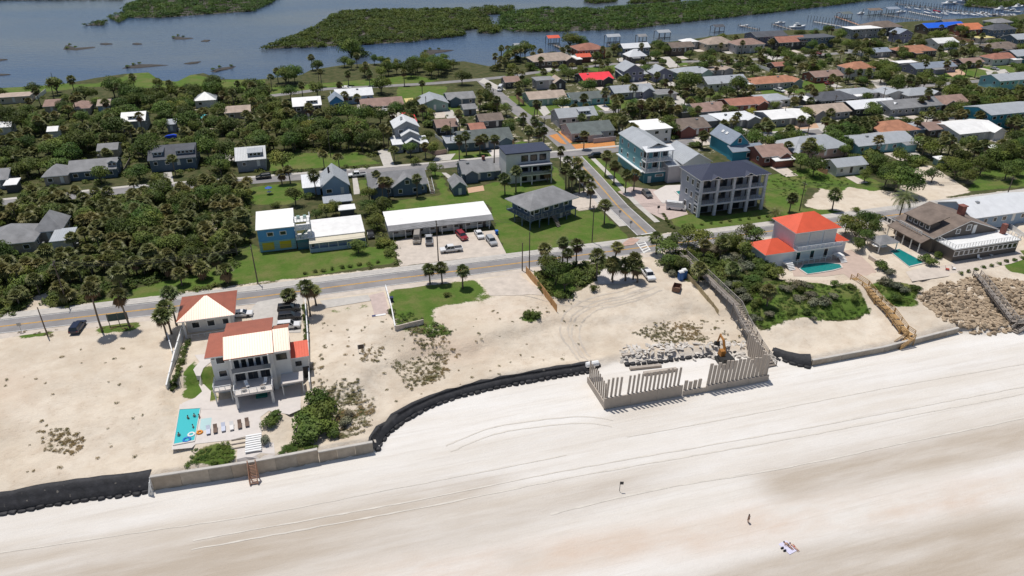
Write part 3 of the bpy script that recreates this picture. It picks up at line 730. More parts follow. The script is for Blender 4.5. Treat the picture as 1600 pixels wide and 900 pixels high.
# ================================================================== houses
def rmat(n, c, rough=0.85, noise=0.12, stripes=None, spec=0.4, bump=0.25, ns=0.4):
    return mat('roof_' + n, c, rough, noise=noise * 1.6, nscale=ns, bump=bump, bscale=7.0, stripes=stripes, spec=spec, rnd=0.07)
ROOF = {
 'wm': rmat('white_metal', (0.76, 0.77, 0.78), 0.42, 0.05, ('X', 0.5, 0.05), 0.5, 0.0),
 'wf': rmat('white_membrane', (0.80, 0.79, 0.77), 0.6, 0.07, None, 0.4, 0.05),
 'lg': rmat('light_grey_metal', (0.40, 0.42, 0.44), 0.42, 0.06, ('X', 0.5, 0.05), 0.5, 0.0),
 'mg': rmat('mid_grey_shingle', (0.24, 0.24, 0.245), 0.8, 0.14),
 'bg': rmat('blue_grey_metal', (0.27, 0.31, 0.37), 0.45, 0.07, ('X', 0.5, 0.05), 0.5, 0.0),
 'sg': rmat('slate_grey', (0.085, 0.09, 0.105), 0.8, 0.14),
 'gg': rmat('green_grey_shingle', (0.125, 0.145, 0.14), 0.85, 0.14),
 'br': rmat('brown_shingle', (0.185, 0.145, 0.12), 0.9, 0.18),
 'pb': rmat('pinkish_brown_shingle', (0.30, 0.20, 0.165), 0.9, 0.15),
 'be': rmat('beige_shingle', (0.40, 0.32, 0.26), 0.9, 0.15),
 'or': rmat('orange_tile', (0.40, 0.185, 0.11), 0.8, 0.16),
 'tr': rmat('terracotta_tile', (0.34, 0.15, 0.105), 0.8, 0.16),
 'rd': rmat('red_metal', (0.72, 0.11, 0.05), 0.5, 0.06, ('X', 0.5, 0.05), 0.4, 0.0),
 'rt': rmat('red_tarpaulin', (0.80, 0.03, 0.05), 0.55, 0.06, None, 0.4, 0.1),
 'bt': rmat('blue_tarpaulin', (0.01, 0.12, 0.70), 0.5, 0.08, None, 0.4, 0.15),
 'ot': rmat('bright_orange_tile', (0.60, 0.19, 0.085), 0.7, 0.1),
 'nv': rmat('navy_metal', (0.035, 0.042, 0.075), 0.5, 0.08, ('X', 0.5, 0.05), 0.45, 0.0),
 'vr': rmat('villa_red_metal', (0.37, 0.11, 0.06), 0.38, 0.08, ('X', 0.45, 0.02), .75, 0.0),
 'ye': rmat('yellow_awning', (0.62, 0.52, 0.20), 0.7, 0.06),
 'cr': rmat('cream_panel', (0.66, 0.60, 0.46), 0.6, 0.06),
}
ROOF['vr'].node_tree.nodes['Principled BSDF'].inputs['Specular Tint'].default_value = (1.0, 0.96, 0.89, 1)
def wmat(n, c): return mat('wall_' + n, c, 0.8, noise=0.06, nscale=0.7, bump=0.05, rnd=0.04)
WALL = {
 'wh': wmat('white', (0.66, 0.65, 0.63)), 'cr': wmat('cream', (0.55, 0.48, 0.38)), 'be': wmat('beige', (0.42, 0.36, 0.30)), 'gr': wmat('grey', (0.28, 0.29, 0.31)),
 'lb': wmat('light_blue', (0.30, 0.40, 0.52)), 'sb': wmat('sky_blue', (0.10, 0.32, 0.62)), 'bs': wmat('blue_grey_stone', (0.37, 0.395, 0.45)), 'bc': wmat('blue_white_column', (0.56, 0.57, 0.62)), 'te': wmat('teal', (0.22, 0.45, 0.50)), 'tb': wmat('bright_teal', (0.06, 0.32, 0.44)),
 'bl': wmat('slate_blue', (0.115, 0.16, 0.215)), 'dk': wmat('dark_grey', (0.075, 0.075, 0.08)), 'br': wmat('brown', (0.13, 0.10, 0.085)), 'pk': wmat('pink', (0.48, 0.33, 0.28)),
 'rb': wmat('red_brick', (0.24, 0.09, 0.07)), 'yl': wmat('yellow', (0.55, 0.44, 0.02)), 'mg': wmat('mint', (0.28, 0.40, 0.36)), 'lp': wmat('lilac_grey', (0.22, 0.22, 0.30)),
 'dt': wmat('deep_teal', (0.05, 0.17, 0.21)), 'pg': wmat('pale_blue_grey', (0.60, 0.65, 0.70)), 'tp': wmat('taupe', (0.135, 0.115, 0.10)), 'mv': wmat('mauve_grey', (0.46, 0.43, 0.44)),
}
def frame_mesh():
    mb = MB(); o, i = 0.5, 0.40
    for y in (-0.10, 0.0):
        pass
    c = [(-o, -o), (o, -o), (o, o), (-o, o)]; q = [(-i, -i), (i, -i), (i, i), (-i, i)]
    for y in (-1.0, 0.0):
        mb.v += [(a, y, b) for a, b in c] + [(a, y, b) for a, b in q]
    for k in range(4):
        j = (k + 1) % 4
        mb.f += [(k, j, 4 + j, 4 + k), (8 + k, 12 + k, 12 + j, 8 + j), (k, 8 + k, 8 + j, j), (4 + k, 4 + j, 12 + j, 12 + k)]; mb.m += [0] * 4
    return mb
ME_FRAME = frame_mesh().mesh('window_frame', M_WHITE)
ME_FRAME_D = frame_mesh().mesh('window_frame_dark', M_DARK)
ME_PANE = MB().box(-0.5, 0.5, -1, 0, -0.5, 0.5).mesh('window_pane', M_GLASS)
ME_DOOR = {}
def door_mesh(c):
    if c not in ME_DOOR:
        ME_DOOR[c] = MB().box(-0.5, 0.5, -1, 0, -0.5, 0.5).mesh('door_leaf', mat('door_' + c, {'w': (0.7, 0.7, 0.68), 'd': (0.06, 0.05, 0.05), 'b': (0.02, 0.07, 0.30), 'n': (0.2, 0.1, 0.06)}[c], 0.5))
    return ME_DOOR[c]
SIDE = {'f': 0.0, 'r': math.pi / 2, 'b': math.pi, 'l': -math.pi / 2}

def window(par, face, hw, hd, pos, z, w_=1.2, h_=1.2, frame=True, dark=False, y=None):
    """a pane (part) with its frame (sub-part) on one face of a block of half sizes hw, hd"""
    off = (hd if face in 'fb' else hw) if y is None else y
    a = SIDE[face]; ca, sa = math.cos(a), math.sin(a)
    lx, ly = pos, -off
    o = link('window', ME_PANE, par, (lx * ca - ly * sa, lx * sa + ly * ca, z), a, (w_, 0.04, h_))
    if frame:
        f = link('frame', ME_FRAME_D if dark else ME_FRAME, o, (0, 0, 0), 0, (1.12, 2.2, 1.12))
    return o

def door(par, face, hw, hd, pos, z0, w_=1.0, h_=2.1, c='w', y=None):
    off = (hd if face in 'fb' else hw) if y is None else y
    a = SIDE[face]; ca, sa = math.cos(a), math.sin(a); lx, ly = pos, -off
    o = link('door', door_mesh(c), par, (lx * ca - ly * sa, lx * sa + ly * ca, z0 + h_ / 2), a, (w_, 0.06, h_))
    link('handle', ME_HANDLE, o, (0.38, -1.0, 0), 0, (1 / w_, 16, 1 / h_))
    return o
ME_HANDLE = MB().box(-0.05, 0.05, -0.005, 0.0, -0.05, 0.05).mesh('door_handle', M_STEEL)

def roof_mb(kind, w_, d, e, r, t=0.2, hipx=None):
    mb = MB(); X, Y = w_ / 2, d / 2
    if kind in ('gx', 'gy', 'shed', 'shedb'):
        if kind == 'gx': pr = [(-Y, e), (0, e + r), (Y, e)]
        elif kind == 'gy': pr = [(-X, e), (0, e + r), (X, e)]
        elif kind == 'shed': pr = [(-Y, e), (Y, e + r)]
        else: pr = [(-Y, e + r), (Y, e)]
        lo = [(a, b - t) for a, b in pr][::-1]; ring = pr + lo; n = len(ring)
        mk = (lambda s, q: (s * X, q[0], q[1])) if kind != 'gy' else (lambda s, q: (q[0], s * Y, q[1]))
        mb.v = [mk(-1, q) for q in ring] + [mk(1, q) for q in ring]
        for k in range(n):
            mb.f.append((k, (k + 1) % n, n + (k + 1) % n, n + k)); mb.m.append(0 if k < len(pr) - 1 else 1)
        # end caps as quads between upper and lower profile
        K = len(pr)
        for s in (0, n):
            for k in range(K - 1):
                mb.f.append((s + k, s + k + 1, s + n - 2 - k, s + n - 1 - k)); mb.m.append(1)
    elif kind == 'hip':
        rx = max(0.0, X - Y) if hipx is None else hipx; ry = max(0.0, Y - X)
        top = [(-X, -Y, e), (X, -Y, e), (X, Y, e), (-X, Y, e)]
        low = [(a, b, e - t) for a, b, c in top]
        rd = [(-rx, -ry, e + r), (rx, ry, e + r)]
        mb.v = top + rd + low
        if rx >= ry: mb.f = [(0, 1, 5, 4), (1, 2, 5), (2, 3, 4, 5), (3, 0, 4)]
        else: mb.f = [(0, 1, 4), (1, 2, 5, 4), (2, 3, 5), (3, 0, 4, 5)]
        mb.m = [0] * 4
        for k in range(4): mb.f.append((k, 6 + k, 6 + (k + 1) % 4, (k + 1) % 4)); mb.m.append(1)
        mb.f.append((6, 9, 8, 7)); mb.m.append(1)
    else:
        mb.box(-X, X, -Y, Y, e - t, e + 0.02, 0)
        mb.m = [1, 0, 1, 1, 1, 1]
    return mb

def wall_mb(kind, w_, d, e, r, ov, z0, t=0.2):
    mb = MB(); X, Y = w_ / 2 - ov, d / 2 - ov
    if kind == 'gx':
        zt = e + r * ov / (d / 2) - t - 0.01; zr = e + r - t - 0.01
        ring = [(-Y, z0), (Y, z0), (Y, zt), (0, zr), (-Y, zt)]; mb.loft([[(-X, a, b) for a, b in ring], [(X, a, b) for a, b in ring]])
    elif kind == 'gy':
        zt = e + r * ov / (w_ / 2) - t - 0.01; zr = e + r - t - 0.01
        ring = [(-X, z0), (X, z0), (X, zt), (0, zr), (-X, zt)]; mb.loft([[(a, -Y, b) for a, b in ring], [(a, Y, b) for a, b in ring]])
    elif kind in ('shed', 'shedb'):
        s = 1 if kind == 'shed' else -1
        z_a = e + r * (0.5 - s * (0.5 - ov / d)) - t - 0.01; z_b = e + r * (0.5 + s * (0.5 - ov / d)) - t - 0.01
        ring = [(-Y, z0), (Y, z0), (Y, z_b), (-Y, z_a)]; mb.loft([[(-X, a, b) for a, b in ring], [(X, a, b) for a, b in ring]])
    else:
        mb.box(-X, X, -Y, Y, z0, e - t - 0.005)
    return mb

HLIST = []
def block(par, w_, d, e, kind, r, rm, wm, ov=0.45, z0=-0.4, x=0.0, y=0.0, rz=0.0, trim=None, t=0.2, roofname='roof', wallname='wall'):
    """one wing of a house under PAR: wall and roof parts at a local place"""
    a = wall_mb(kind, w_, d, e, r, ov, z0, t).build(wallname, WALL[wm] if isinstance(wm, str) else wm, par)
    b = roof_mb(kind, w_, d, e, r, t).build(roofname, [ROOF[rm] if isinstance(rm, str) else rm, trim or M_WHITE], par)
    for o in (a, b):
        o.location = (x, y, 0); o.rotation_euler = (0, 0, rz)
    return a, b

def fit(xL, yL, xR, e, rot=0.0):
    """front eave line from the photo: left end and right column at height e -> start point, direction, width"""
    A = P(xL, yL, e); ang = GRID + rot; dv = Vector((math.cos(ang), math.sin(ang), 0))
    # column xR is a plane through the camera
    r0 = Vector(ray(xR, 0)); r1 = Vector(ray(xR, 500)); n = r0.cross(r1)
    C = Vector((0, 0, CAM_H)); t = -n.dot(A - C) / n.dot(dv)
    return A, dv, t, ang

def H(short, detail, xL, yL, xR, e, d, kind, r, rm, wm, rot=0.0, ov=0.45, name='house', cat='house', win=True, base=0.0, storeys=None, trim=None, group=None, keep=True, wpitch=3.2, dormer=None, chim=False, z0=None, doorc='w', skylight=0):
    A, dv, w_, ang = fit(xL, yL, xR, e + base, rot)
    w_ = max(2.5, w_)
    nv = Vector((-dv.y, dv.x, 0))
    c = A + dv * (w_ / 2) + nv * (d / 2); c.z = base
    o = thing(name, (short + ' ' + detail).strip(), cat, c, ang, group)
    a, b = block(o, w_, d, e, kind, r, rm, wm, ov, -0.4 if z0 is None else z0, trim=trim)
    X, Y = w_ / 2 - ov, d / 2 - ov
    if win:
        st = storeys or (2 if e > 4.6 else 1)
        n = max(1, int(2 * X / wpitch))
        sides = 'fl' if xL > 500 else 'fr'
        for s in range(st):
            zc = e - 1.35 - (st - 1 - s) * 2.9
            for k in range(n):
                p = -X + (k + 0.5) * 2 * X / n
                if s == 0 and k == n // 2 and e < 7:
                    door(o, 'f', X, Y, p, max(0.05, zc - 1.15), 1.0, 2.05, doorc)
                else:
                    window(o, 'f', X, Y, p, zc, random.choice((1.1, 1.4, 1.7)), 1.2)
            m_ = max(1, int(2 * Y / 4.2))
            for k in range(m_):
                window(o, sides[1], X, Y, -Y + (k + 0.5) * 2 * Y / m_, zc, 1.1, 1.15)
    if dormer:
        for (dx, dw) in dormer:
            dd = block(o, dw, d * 0.3, e + r * 0.75, 'shed' if dw > 3 else 'gy', 0.5 if dw > 3 else 0.8, rm, wm, 0.2, e - 0.1, x=dx, y=-d * 0.24, roofname='dormer_roof', wallname='dormer_wall')
            for q in range(max(1, int(dw / 1.3))):
                nq = max(1, int(dw / 1.3))
                window(o, 'f', 0, 0, dx + (q - (nq - 1) / 2) * 1.25, e + r * 0.52, 1.0, 0.9, y=d * 0.24 + d * 0.15 - 0.2)
    if chim:
        MB().box(w_ * 0.2, w_ * 0.2 + 0.9, -0.5, 0.5, e, e + r + 1.0).build('chimney', WALL['rb'], b)
    for q in range(skylight):
        sl = MB(); 
        yy = -d * 0.18; zz = e + r * (1 - abs(yy) / (d / 2))
        sl.box(-0.55, 0.55, -0.45, 0.45, 0, 0.12).build('skylight', M_WHITE, b).location = (w_ * 0.12 + q * 2.0, yy, zz)
    if kind in ('gx', 'hip') and win and not dormer and w_ > 11 and e < 4:
        rs = random.Random(short); q = rs.random(); gw = min(w_ * .42, rs.uniform(4.5, 6.5))
        if q < .45: block(o, gw, d * .55, e - .02, 'gy', min(r, gw * .28), rm, wm, .35, x=rs.choice((-1, 1)) * (w_ / 2 - gw / 2 - .8), y=-d * .34, roofname='gable_roof', wallname='gable_wall', trim=trim)
        elif q < .75: block(o, gw, 3.0, e - .35, 'shed', .35, rs.choice((rm, 'wf', 'mg')), wm, .3, x=rs.uniform(-1, 1) * (w_ / 2 - gw / 2), y=-d / 2 - 1.0, roofname='porch_roof', wallname='porch_wall')
        if rs.random() < .5: MB().box(-.5, .5, -.4, .4, 0, .5).build('roof_vent', M_STEEL, b).location = (rs.uniform(-.3, .3) * w_, -d * .1, e + r * .72)
        if rs.random() < .35: block(o, rs.uniform(4, 6), d * .6, e - .5, 'shed', .5, rs.choice((rm, 'wf', 'lg')), wm, .3, x=(w_ / 2 + 2) * rs.choice((-1, 1)), y=rs.uniform(-.1, .15) * d, roofname='wing_roof', wallname='wing_wall')
    reg(o, w_, d, e, r, short, keep, A)
    return o, w_, d

def reg(o, w_, d, e, r, short, keep, A=None):
    M_ = Matrix.Rotation(o.rotation_euler[2], 4, 'Z'); M_.translation = o.location
    cs = [M_ @ Vector((sx * w_ / 2, sy * d / 2, z)) for sx in (-1, 1) for sy in (-1, 1) for z in (0.6, e)] + [M_ @ Vector((0, 0, e + r))]
    ps = [proj(c) for c in cs]
    if keep: KEEP.append((min(p[0] for p in ps), min(p[1] for p in ps), max(p[0] for p in ps), max(p[1] for p in ps), o.location.y - d / 2))
    FOOT.append([tuple((M_ @ Vector((sx * (w_ / 2 + .6), sy * (d / 2 + .6), 0))))[:2] for sx, sy in ((-1, -1), (1, -1), (1, 1), (-1, 1))])
    LANDMARKS.append((o.location.x, o.location.y, 'the ' + short))

# ------------------------------------------------------------------ the plain houses of the town
T = [
 # short, detail, xL, yL, xR, eave, depth, roof, rise, roof colour, wall colour, extras
 ('cream flat-roofed house', 'at the far left edge near the river', -8, 153, 46, 3.0, 9, 'flat', 0, 'be', 'cr', {}),
 ('small pink-brown roofed house', 'by the left river shore, leftmost of three', 66, 167, 92, 2.8, 12, 'gx', 1.6, 'pb', 'be', {}),
 ('long pink-brown roofed house', 'by the left river shore, middle of three', 106, 171, 140, 2.8, 12, 'hip', 1.6, 'pb', 'be', {}),
 ('tan-roofed house', 'by the left river shore, rightmost of three', 150, 166, 172, 3.0, 10, 'gx', 1.6, 'be', 'lb', {}),
 ('white-roofed house with a dark dormer', 'among trees on the left', 187, 191, 227, 4.2, 12, 'gx', 2.2, 'wf', 'gr', dict(dormer=[(0, 3.6)])),
 ('small grey outbuilding', 'with a pale roof behind the slate dormer house', 258, 195, 275, 3.2, 6, 'shed', 0.6, 'lg', 'gr', dict(wpitch=2.6)),
 ('pale hip-roofed cottage', 'standing alone among trees near the river', 302, 158, 338, 3.2, 9, 'hip', 2.6, 'lg', 'wh', {}),
 ('beige-roofed bungalow', 'right of the pale hip-roofed cottage', 350, 177, 392, 2.8, 10, 'gx', 1.6, 'be', 'be', {}),
 ('small white-roofed cottage', 'at the far left edge', -12, 200, 17, 3.0, 7, 'gx', 1.3, 'wf', 'wh', {}),
 ('tiny white-roofed shed', 'hidden among left trees', 72, 206, 90, 2.6, 6, 'gx', 1.2, 'wf', 'wh', dict(win=False)),
 ('grey-roofed bungalow with a front gable', 'half hidden in left trees', 104, 270, 182, 3.0, 11, 'gx', 2.2, 'mg', 'bl', dict(dormer=[(6, 3.0)])),
 ('grey hip-roofed wing house', 'left of the bungalow with a front gable', 64, 277, 106, 3.0, 9, 'hip', 2.4, 'mg', 'be', {}),
 ('grey gabled house', 'cut by the left edge above the thicket', -22, 283, 12, 3.2, 11, 'gx', 2.0, 'mg', 'gr', {}),
 ('white lean-to', 'beside the grey gabled house at the left edge', 4, 290, 26, 2.6, 5, 'shed', 0.5, 'wf', 'dk', dict(win=False)),
 ('grey hip-roofed house', 'cut by the left edge below the thicket', -30, 386, 54, 3.0, 12, 'hip', 3.2, 'mg', 'be', {}),
 ('tall grey hip-roofed house', 'in the left thicket', 50, 364, 97, 3.2, 10, 'hip', 3.6, 'mg', 'be', {}),
 ('white flat-roofed carport', 'in the left thicket', 76, 378, 112, 2.8, 7, 'shed', 0.6, 'lg', 'wh', dict(win=False)),
 ('grey-white roofed house with a wide dormer', 'left of the blue cottages', 367, 252, 416, 4.0, 13, 'gx', 2.6, 'lg', 'gr', dict(dormer=[(1.5, 5)])),
 ('long dark grey roof', 'glimpsed between trees left of the slate dormer house', 150, 236, 184, 3.0, 8, 'gx', 1.4, 'mg', 'be', {}),
 ('white-roofed two-storey house with dark walls', 'on the river street', 457, 167, 503, 5.0, 11, 'gx', 2.4, 'wf', 'dk', dict(dormer=[(2, 4.5)])),
 ('sky blue gabled house', 'beside the white-roofed two-storey house', 514, 160, 538, 5.4, 9, 'gy', 2.4, 'bg', 'sb', {}),
 ('white metal roofed house', 'behind the sky blue gabled house', 524, 152, 584, 3.6, 11, 'gx', 2.2, 'wm', 'lb', {}),
 ('brown-roofed long house', 'with two umbrellas in front', 564, 168, 632, 3.0, 13, 'gx', 2.0, 'pb', 'br', {}),
 ('pale blue-white roofed house', 'with its gable end facing the sea', 657, 164, 702, 3.4, 13, 'gy', 2.2, 'lg', 'mg', {}),
 ('patchy grey roofed house', 'left of the cross street', 699, 156, 744, 3.2, 11, 'gx', 1.8, 'mg', 'bl', {}),
 ('small grey garage', 'left of the cross street with a dark door', 724, 171, 746, 2.8, 8, 'gx', 1.2, 'mg', 'gr', dict(doorc='d')),
 ('pinkish roofed house', 'behind the palms left of the long grey house', 682, 200, 717, 3.0, 11, 'gx', 1.8, 'pb', 'dk', {}),
 ('dark brown roofed house', 'at the left of the cross street', 749, 190, 788, 3.2, 9, 'gx', 1.8, 'br', 'dk', {}),
 ('dull red-brown roofed annex', 'left of the dark brown roofed house', 735, 203, 760, 2.8, 9, 'gx', 1.2, 'tr', 'br', dict(win=False)),
 ('long grey-roofed house', 'with slate blue walls and three palms in front', 719, 224, 803, 3.2, 13, 'gx', 2.6, 'gg', 'bl', {}),
 ('beige-roofed ranch house', 'right of the cross street', 827, 156, 887, 3.0, 12, 'gx', 2.0, 'be', 'mg', {}),
 ('teal-grey roofed ranch house', 'right of the beige-roofed ranch house', 893, 156, 955, 3.0, 11, 'gx', 1.8, 'gg', 'te', {}),
 ('pale grey metal roofed ranch house', 'behind a lawn with palms', 960, 146, 1024, 3.2, 12, 'gx', 2.0, 'lg', 'lp', {}),
 ('low pale brick house', 'right of the pale grey metal roofed ranch house', 1028, 148, 1060, 3.0, 9, 'flat', 0, 'mg', 'mv', {}),
 ('metal-roofed taupe house with dormers', 'on the corner of the cross street', 873, 185, 935, 4.0, 11, 'gx', 2.4, 'lg', 'mv', dict(dormer=[(3, 5)])),
 ('dark green-grey roofed house with pink walls', 'behind the orange mulch beds', 893, 209, 962, 3.2, 13, 'gx', 2.2, 'gg', 'mv', {}),
 ('red tarpaulin covered house', 'standing in the middle of the town', 912, 126, 960, 3.4, 14, 'gx', 2.0, 'rt', 'dk', {}),
 ('grey brick house', 'with a flat roof left of the tan gabled house', 838, 126, 868, 4.4, 8, 'flat', 0, 'mg', 'mv', {}),
 ('red-brown gabled cottage', 'left of the grey brick house', 789, 129, 814, 3.0, 9, 'gx', 1.8, 'pb', 'dk', {}),
 ('tan gabled house', 'left of the red tarpaulin covered house', 866, 130, 886, 3.4, 9, 'gy', 2.0, 'be', 'dk', {}),
 ('terracotta river house', 'beside the red-roofed boathouse pier', 903, 79, 948, 5.0, 14, 'hip', 2.6, 'tr', 'or_', {}),
 ('small bright red roofed annex', 'in front of the terracotta river house', 902, 90, 925, 3.0, 7, 'gx', 1.4, 'rd', 'rb', dict(win=False)),
 ('peach tiled river house', 'with several hips left of the terracotta river house', 834, 97, 902, 3.4, 14, 'hip', 3.0, 'be', 'br', {}),
 ('blue-grey gabled house', 'with a steep roof in the middle of the town', 975, 112, 1008, 5.2, 12, 'gy', 3.2, 'lg', 'lp', {}),
 ('slate walled workshop', 'with a pale metal roof in the middle of the town', 972, 118, 1014, 3.2, 9, 'shed', 1.0, 'lg', 'bl', {}),
 ('indigo gabled house', 'right of the slate walled workshop', 1022, 116, 1054, 4.0, 10, 'gy', 2.8, 'lg', 'lp', {}),
 ('white-roofed river house', 'with a long wing by the boathouses', 974, 76, 1017, 5.0, 9, 'gx', 2.0, 'wm', 'bl', {}),
 ('white pyramid-roofed house', 'in front of the white-roofed river house', 983, 89, 1012, 3.4, 9, 'hip', 3.2, 'wm', 'dk', {}),
 ('dark brown river house', 'with a shingle roof among trees', 1049, 75, 1086, 4.6, 10, 'gx', 2.2, 'br', 'br', {}),
 ('small white-roofed river house', 'behind the dark brown river house', 1069, 66, 1093, 4.4, 8, 'hip', 1.4, 'wf', 'gr', {}),
 ('pale green-grey roofed house', 'with mint walls above the indigo gabled house', 1062, 116, 1115, 3.6, 12, 'hip', 2.0, 'lg', 'mg', {}),
 ('white roofed cottage with a round gable', 'right of the round dark tree', 1106, 132, 1170, 3.4, 11, 'gx', 2.4, 'lg', 'wh', {}),
 ('peach roofed river house', 'largest of the peach hip roofs by the river', 1106, 70, 1150, 4.2, 13, 'hip', 3.2, 'be', 'cr', {}),
 ('pink-beige roofed river house', 'right of the peach roofed river house', 1152, 71, 1197, 4.8, 12, 'hip', 2.6, 'pb', 'mv', {}),
 ('blue-grey roofed two-storey river house', 'left of the marina', 1182, 58, 1232, 5.6, 14, 'gx', 2.0, 'sg', 'lp', {}),
 ('red-brown roofed house with black walls', 'left of the marina', 1217, 67, 1262, 4.4, 11, 'gx', 2.6, 'tr', 'dk', {}),
 ('orange-roofed long ranch house', 'with a white pickup parked in front', 1180, 132, 1256, 3.0, 12, 'hip', 2.0, 'or', 'gr', {}),
 ('pink-brown roofed house with red walls', 'right of the long ranch house', 1274, 121, 1320, 3.0, 11, 'gx', 1.8, 'pb', 'rb', {}),
 ('orange hip-roofed two-storey house', 'with a blue garage door', 1330, 109, 1370, 5.0, 11, 'hip', 2.6, 'or', 'wh', dict(doorc='b')),
 ('rust-roofed cottage with a white porch', 'half hidden by dark trees', 1211, 104, 1232, 3.0, 8, 'gx', 1.4, 'tr', 'br', {}),
 ('pale flat-roofed house', 'behind bushes by the river street', 1112, 110, 1148, 3.0, 9, 'hip', 1.0, 'be', 'gr', {}),
 ('charcoal hip-roofed house', 'in the right of the town', 1282, 158, 1345, 3.0, 13, 'hip', 2.2, 'sg', 'dk', {}),
 ('pale grey house', 'behind the charcoal hip-roofed house', 1326, 148, 1374, 3.0, 10, 'hip', 1.4, 'lg', 'wh', {}),
 ('white-blue roofed house', 'right of the charcoal hip-roofed house', 1336, 171, 1408, 3.0, 13, 'gx', 1.8, 'wm', 'dk', {}),
 ('tan-roofed bungalow', 'left of the white-blue roofed house', 1268, 179, 1332, 3.0, 13, 'gx', 2.0, 'be', 'gr', {}),
 ('grey gabled bungalow', 'with white walls right of the pale grey house', 1385, 148, 1420, 3.0, 9, 'gy', 1.4, 'lg', 'wh', {}),
 ('grey hip-roofed long house', 'right of the grey gabled bungalow', 1420, 150, 1472, 3.0, 11, 'hip', 2.0, 'lg', 'gr', {}),
 ('weathered grey roofed house', 'below the grey hip-roofed long house', 1392, 171, 1475, 3.2, 13, 'gx', 2.0, 'mg', 'gr', {}),
 ('rosy-roofed house', 'right of the weathered grey roofed house', 1473, 163, 1516, 3.2, 11, 'gx', 2.2, 'pb', 'br', {}),
 ('lilac-walled ranch house', 'behind a wide lawn on the right', 1432, 108, 1497, 3.0, 11, 'gx', 1.8, 'bg', 'lp', {}),
 ('white carport', 'left of the lilac-walled ranch house', 1405, 99, 1436, 3.0, 6, 'flat', 0, 'wf', 'lp', dict(win=False)),
 ('brown-roofed bungalow', 'right of the lilac-walled ranch house', 1506, 99, 1540, 3.0, 9, 'gx', 1.6, 'pb', 'dk', {}),
 ('terracotta hip-roofed house', 'near the right edge behind a hedge', 1553, 93, 1597, 3.4, 10, 'hip', 2.2, 'tr', 'wh', {}),
 ('teal house', 'with a pale roof cut by the right edge', 1563, 127, 1625, 4.4, 12, 'gx', 2.0, 'lg', 'te', {}),
 ('bright blue two-storey house', 'with a grey roof at the right edge', 1550, 180, 1640, 6.0, 14, 'gx', 1.6, 'lg', 'tb', {}),
 ('large white flat-roofed house', 'below the bright blue two-storey house', 1500, 210, 1570, 3.2, 16, 'gx', 1.6, 'wf', 'wh', {}),
 ('brown-roofed cottage', 'left of the large white flat-roofed house', 1452, 204, 1483, 3.0, 10, 'gx', 1.4, 'pb', 'br', {}),
 ('orange-roofed blue house', 'facing the coast road on the right', 1379, 208, 1440, 3.6, 12, 'hip', 2.6, 'or', 'bl', {}),
 ('pale grey roofed teal house', 'behind the oak at the sandy lot', 1342, 229, 1433, 3.2, 13, 'gx', 1.8, 'lg', 'te', {}),
 ('grey hip-roofed corner house', 'left of the sandy lot', 1240, 238, 1330, 3.4, 13, 'hip', 3.2, 'lg', 'pk', {}),
 ('salmon-roofed house', 'with a white awning left of the grey hip-roofed corner house', 1192, 246, 1238, 3.4, 12, 'gx', 2.2, 'pb', 'rb', {}),
 ('white detached garage', 'open to the front beside the oak', 1308, 262, 1358, 3.2, 8, 'gx', 1.6, 'lg', 'wh', dict(doorc='d')),
 ('bright white roofed house', 'behind parked cars on the second street', 1206, 187, 1268, 3.2, 13, 'gx', 1.4, 'wf', 'gr', {}),
 ('rounded white-roofed house', 'left of the bright white roofed house', 1130, 190, 1190, 3.2, 12, 'hip', 1.4, 'wm', 'gr', {}),
 ('brown long roofed house', 'behind the teal apartment building', 1058, 203, 1112, 3.2, 14, 'gx', 2.0, 'br', 'rb', {}),
 ('rose-brown roofed house with a side wing', 'above the brown long roofed house', 1088, 176, 1138, 3.2, 12, 'gx', 2.2, 'pb', 'gr', {}),
 ('dark red roofed house', 'with a white porch in the middle right', 1142, 166, 1202, 3.0, 12, 'gx', 1.6, 'tr', 'rb', {}),
 ('pale grey roofed bungalow', 'right of the dark red roofed house', 1196, 158, 1238, 3.0, 11, 'hip', 1.4, 'lg', 'wh', {}),
 ('white modern block', 'with a flat roof behind the teal apartment building', 1003, 204, 1052, 5.4, 13, 'flat', 0, 'wf', 'wh', {}),
 # marina side
 ('slate blue waterfront house', 'left of the marina with many windows', 1250, 60, 1306, 6.2, 11, 'flat', 0, 'sg', 'bl', {}),
 ('white flat-topped waterfront house', 'beside the marina docks', 1332, 46, 1380, 6.0, 11, 'hip', 0.8, 'wf', 'gr', {}),
 ('brown-grey waterfront house', 'with a broad roof by the marina', 1362, 44, 1412, 5.4, 14, 'hip', 3.0, 'br', 'dk', {}),
 ('violet-white waterfront house', 'left of the blue tarpaulin house', 1405, 53, 1428, 5.6, 9, 'gy', 2.4, 'bg', 'lp', {}),
 ('blue tarpaulin covered house', 'by the marina', 1450, 44, 1511, 4.2, 12, 'gx', 2.2, 'bt', 'br', {}),
 ('bright orange roofed house', 'by the marina', 1508, 47, 1542, 4.4, 16, 'gx', 2.8, 'ot', 'rb', {}),
 ('grey-brown roofed house', 'behind the bright orange roofed house', 1478, 37, 1500, 4.4, 10, 'gx', 2.0, 'br', 'gr', {}),
 ('blue-grey house', 'right of the bright orange roofed house', 1552, 47, 1590, 5.0, 11, 'hip', 2.6, 'sg', 'bl', {}),
 ('grey waterfront house', 'at the right edge near the moored yachts', 1556, 36, 1585, 4.6, 11, 'hip', 2.0, 'mg', 'gr', {}),
 ('white gabled hall', 'below the blue tarpaulin house', 1466, 68, 1500, 4.2, 12, 'gx', 2.0, 'wf', 'wh', {}),
 ('pale yellow low building', 'below the bright orange roofed house', 1530, 60, 1556, 3.0, 7, 'flat', 0, 'ye', 'cr', {}),
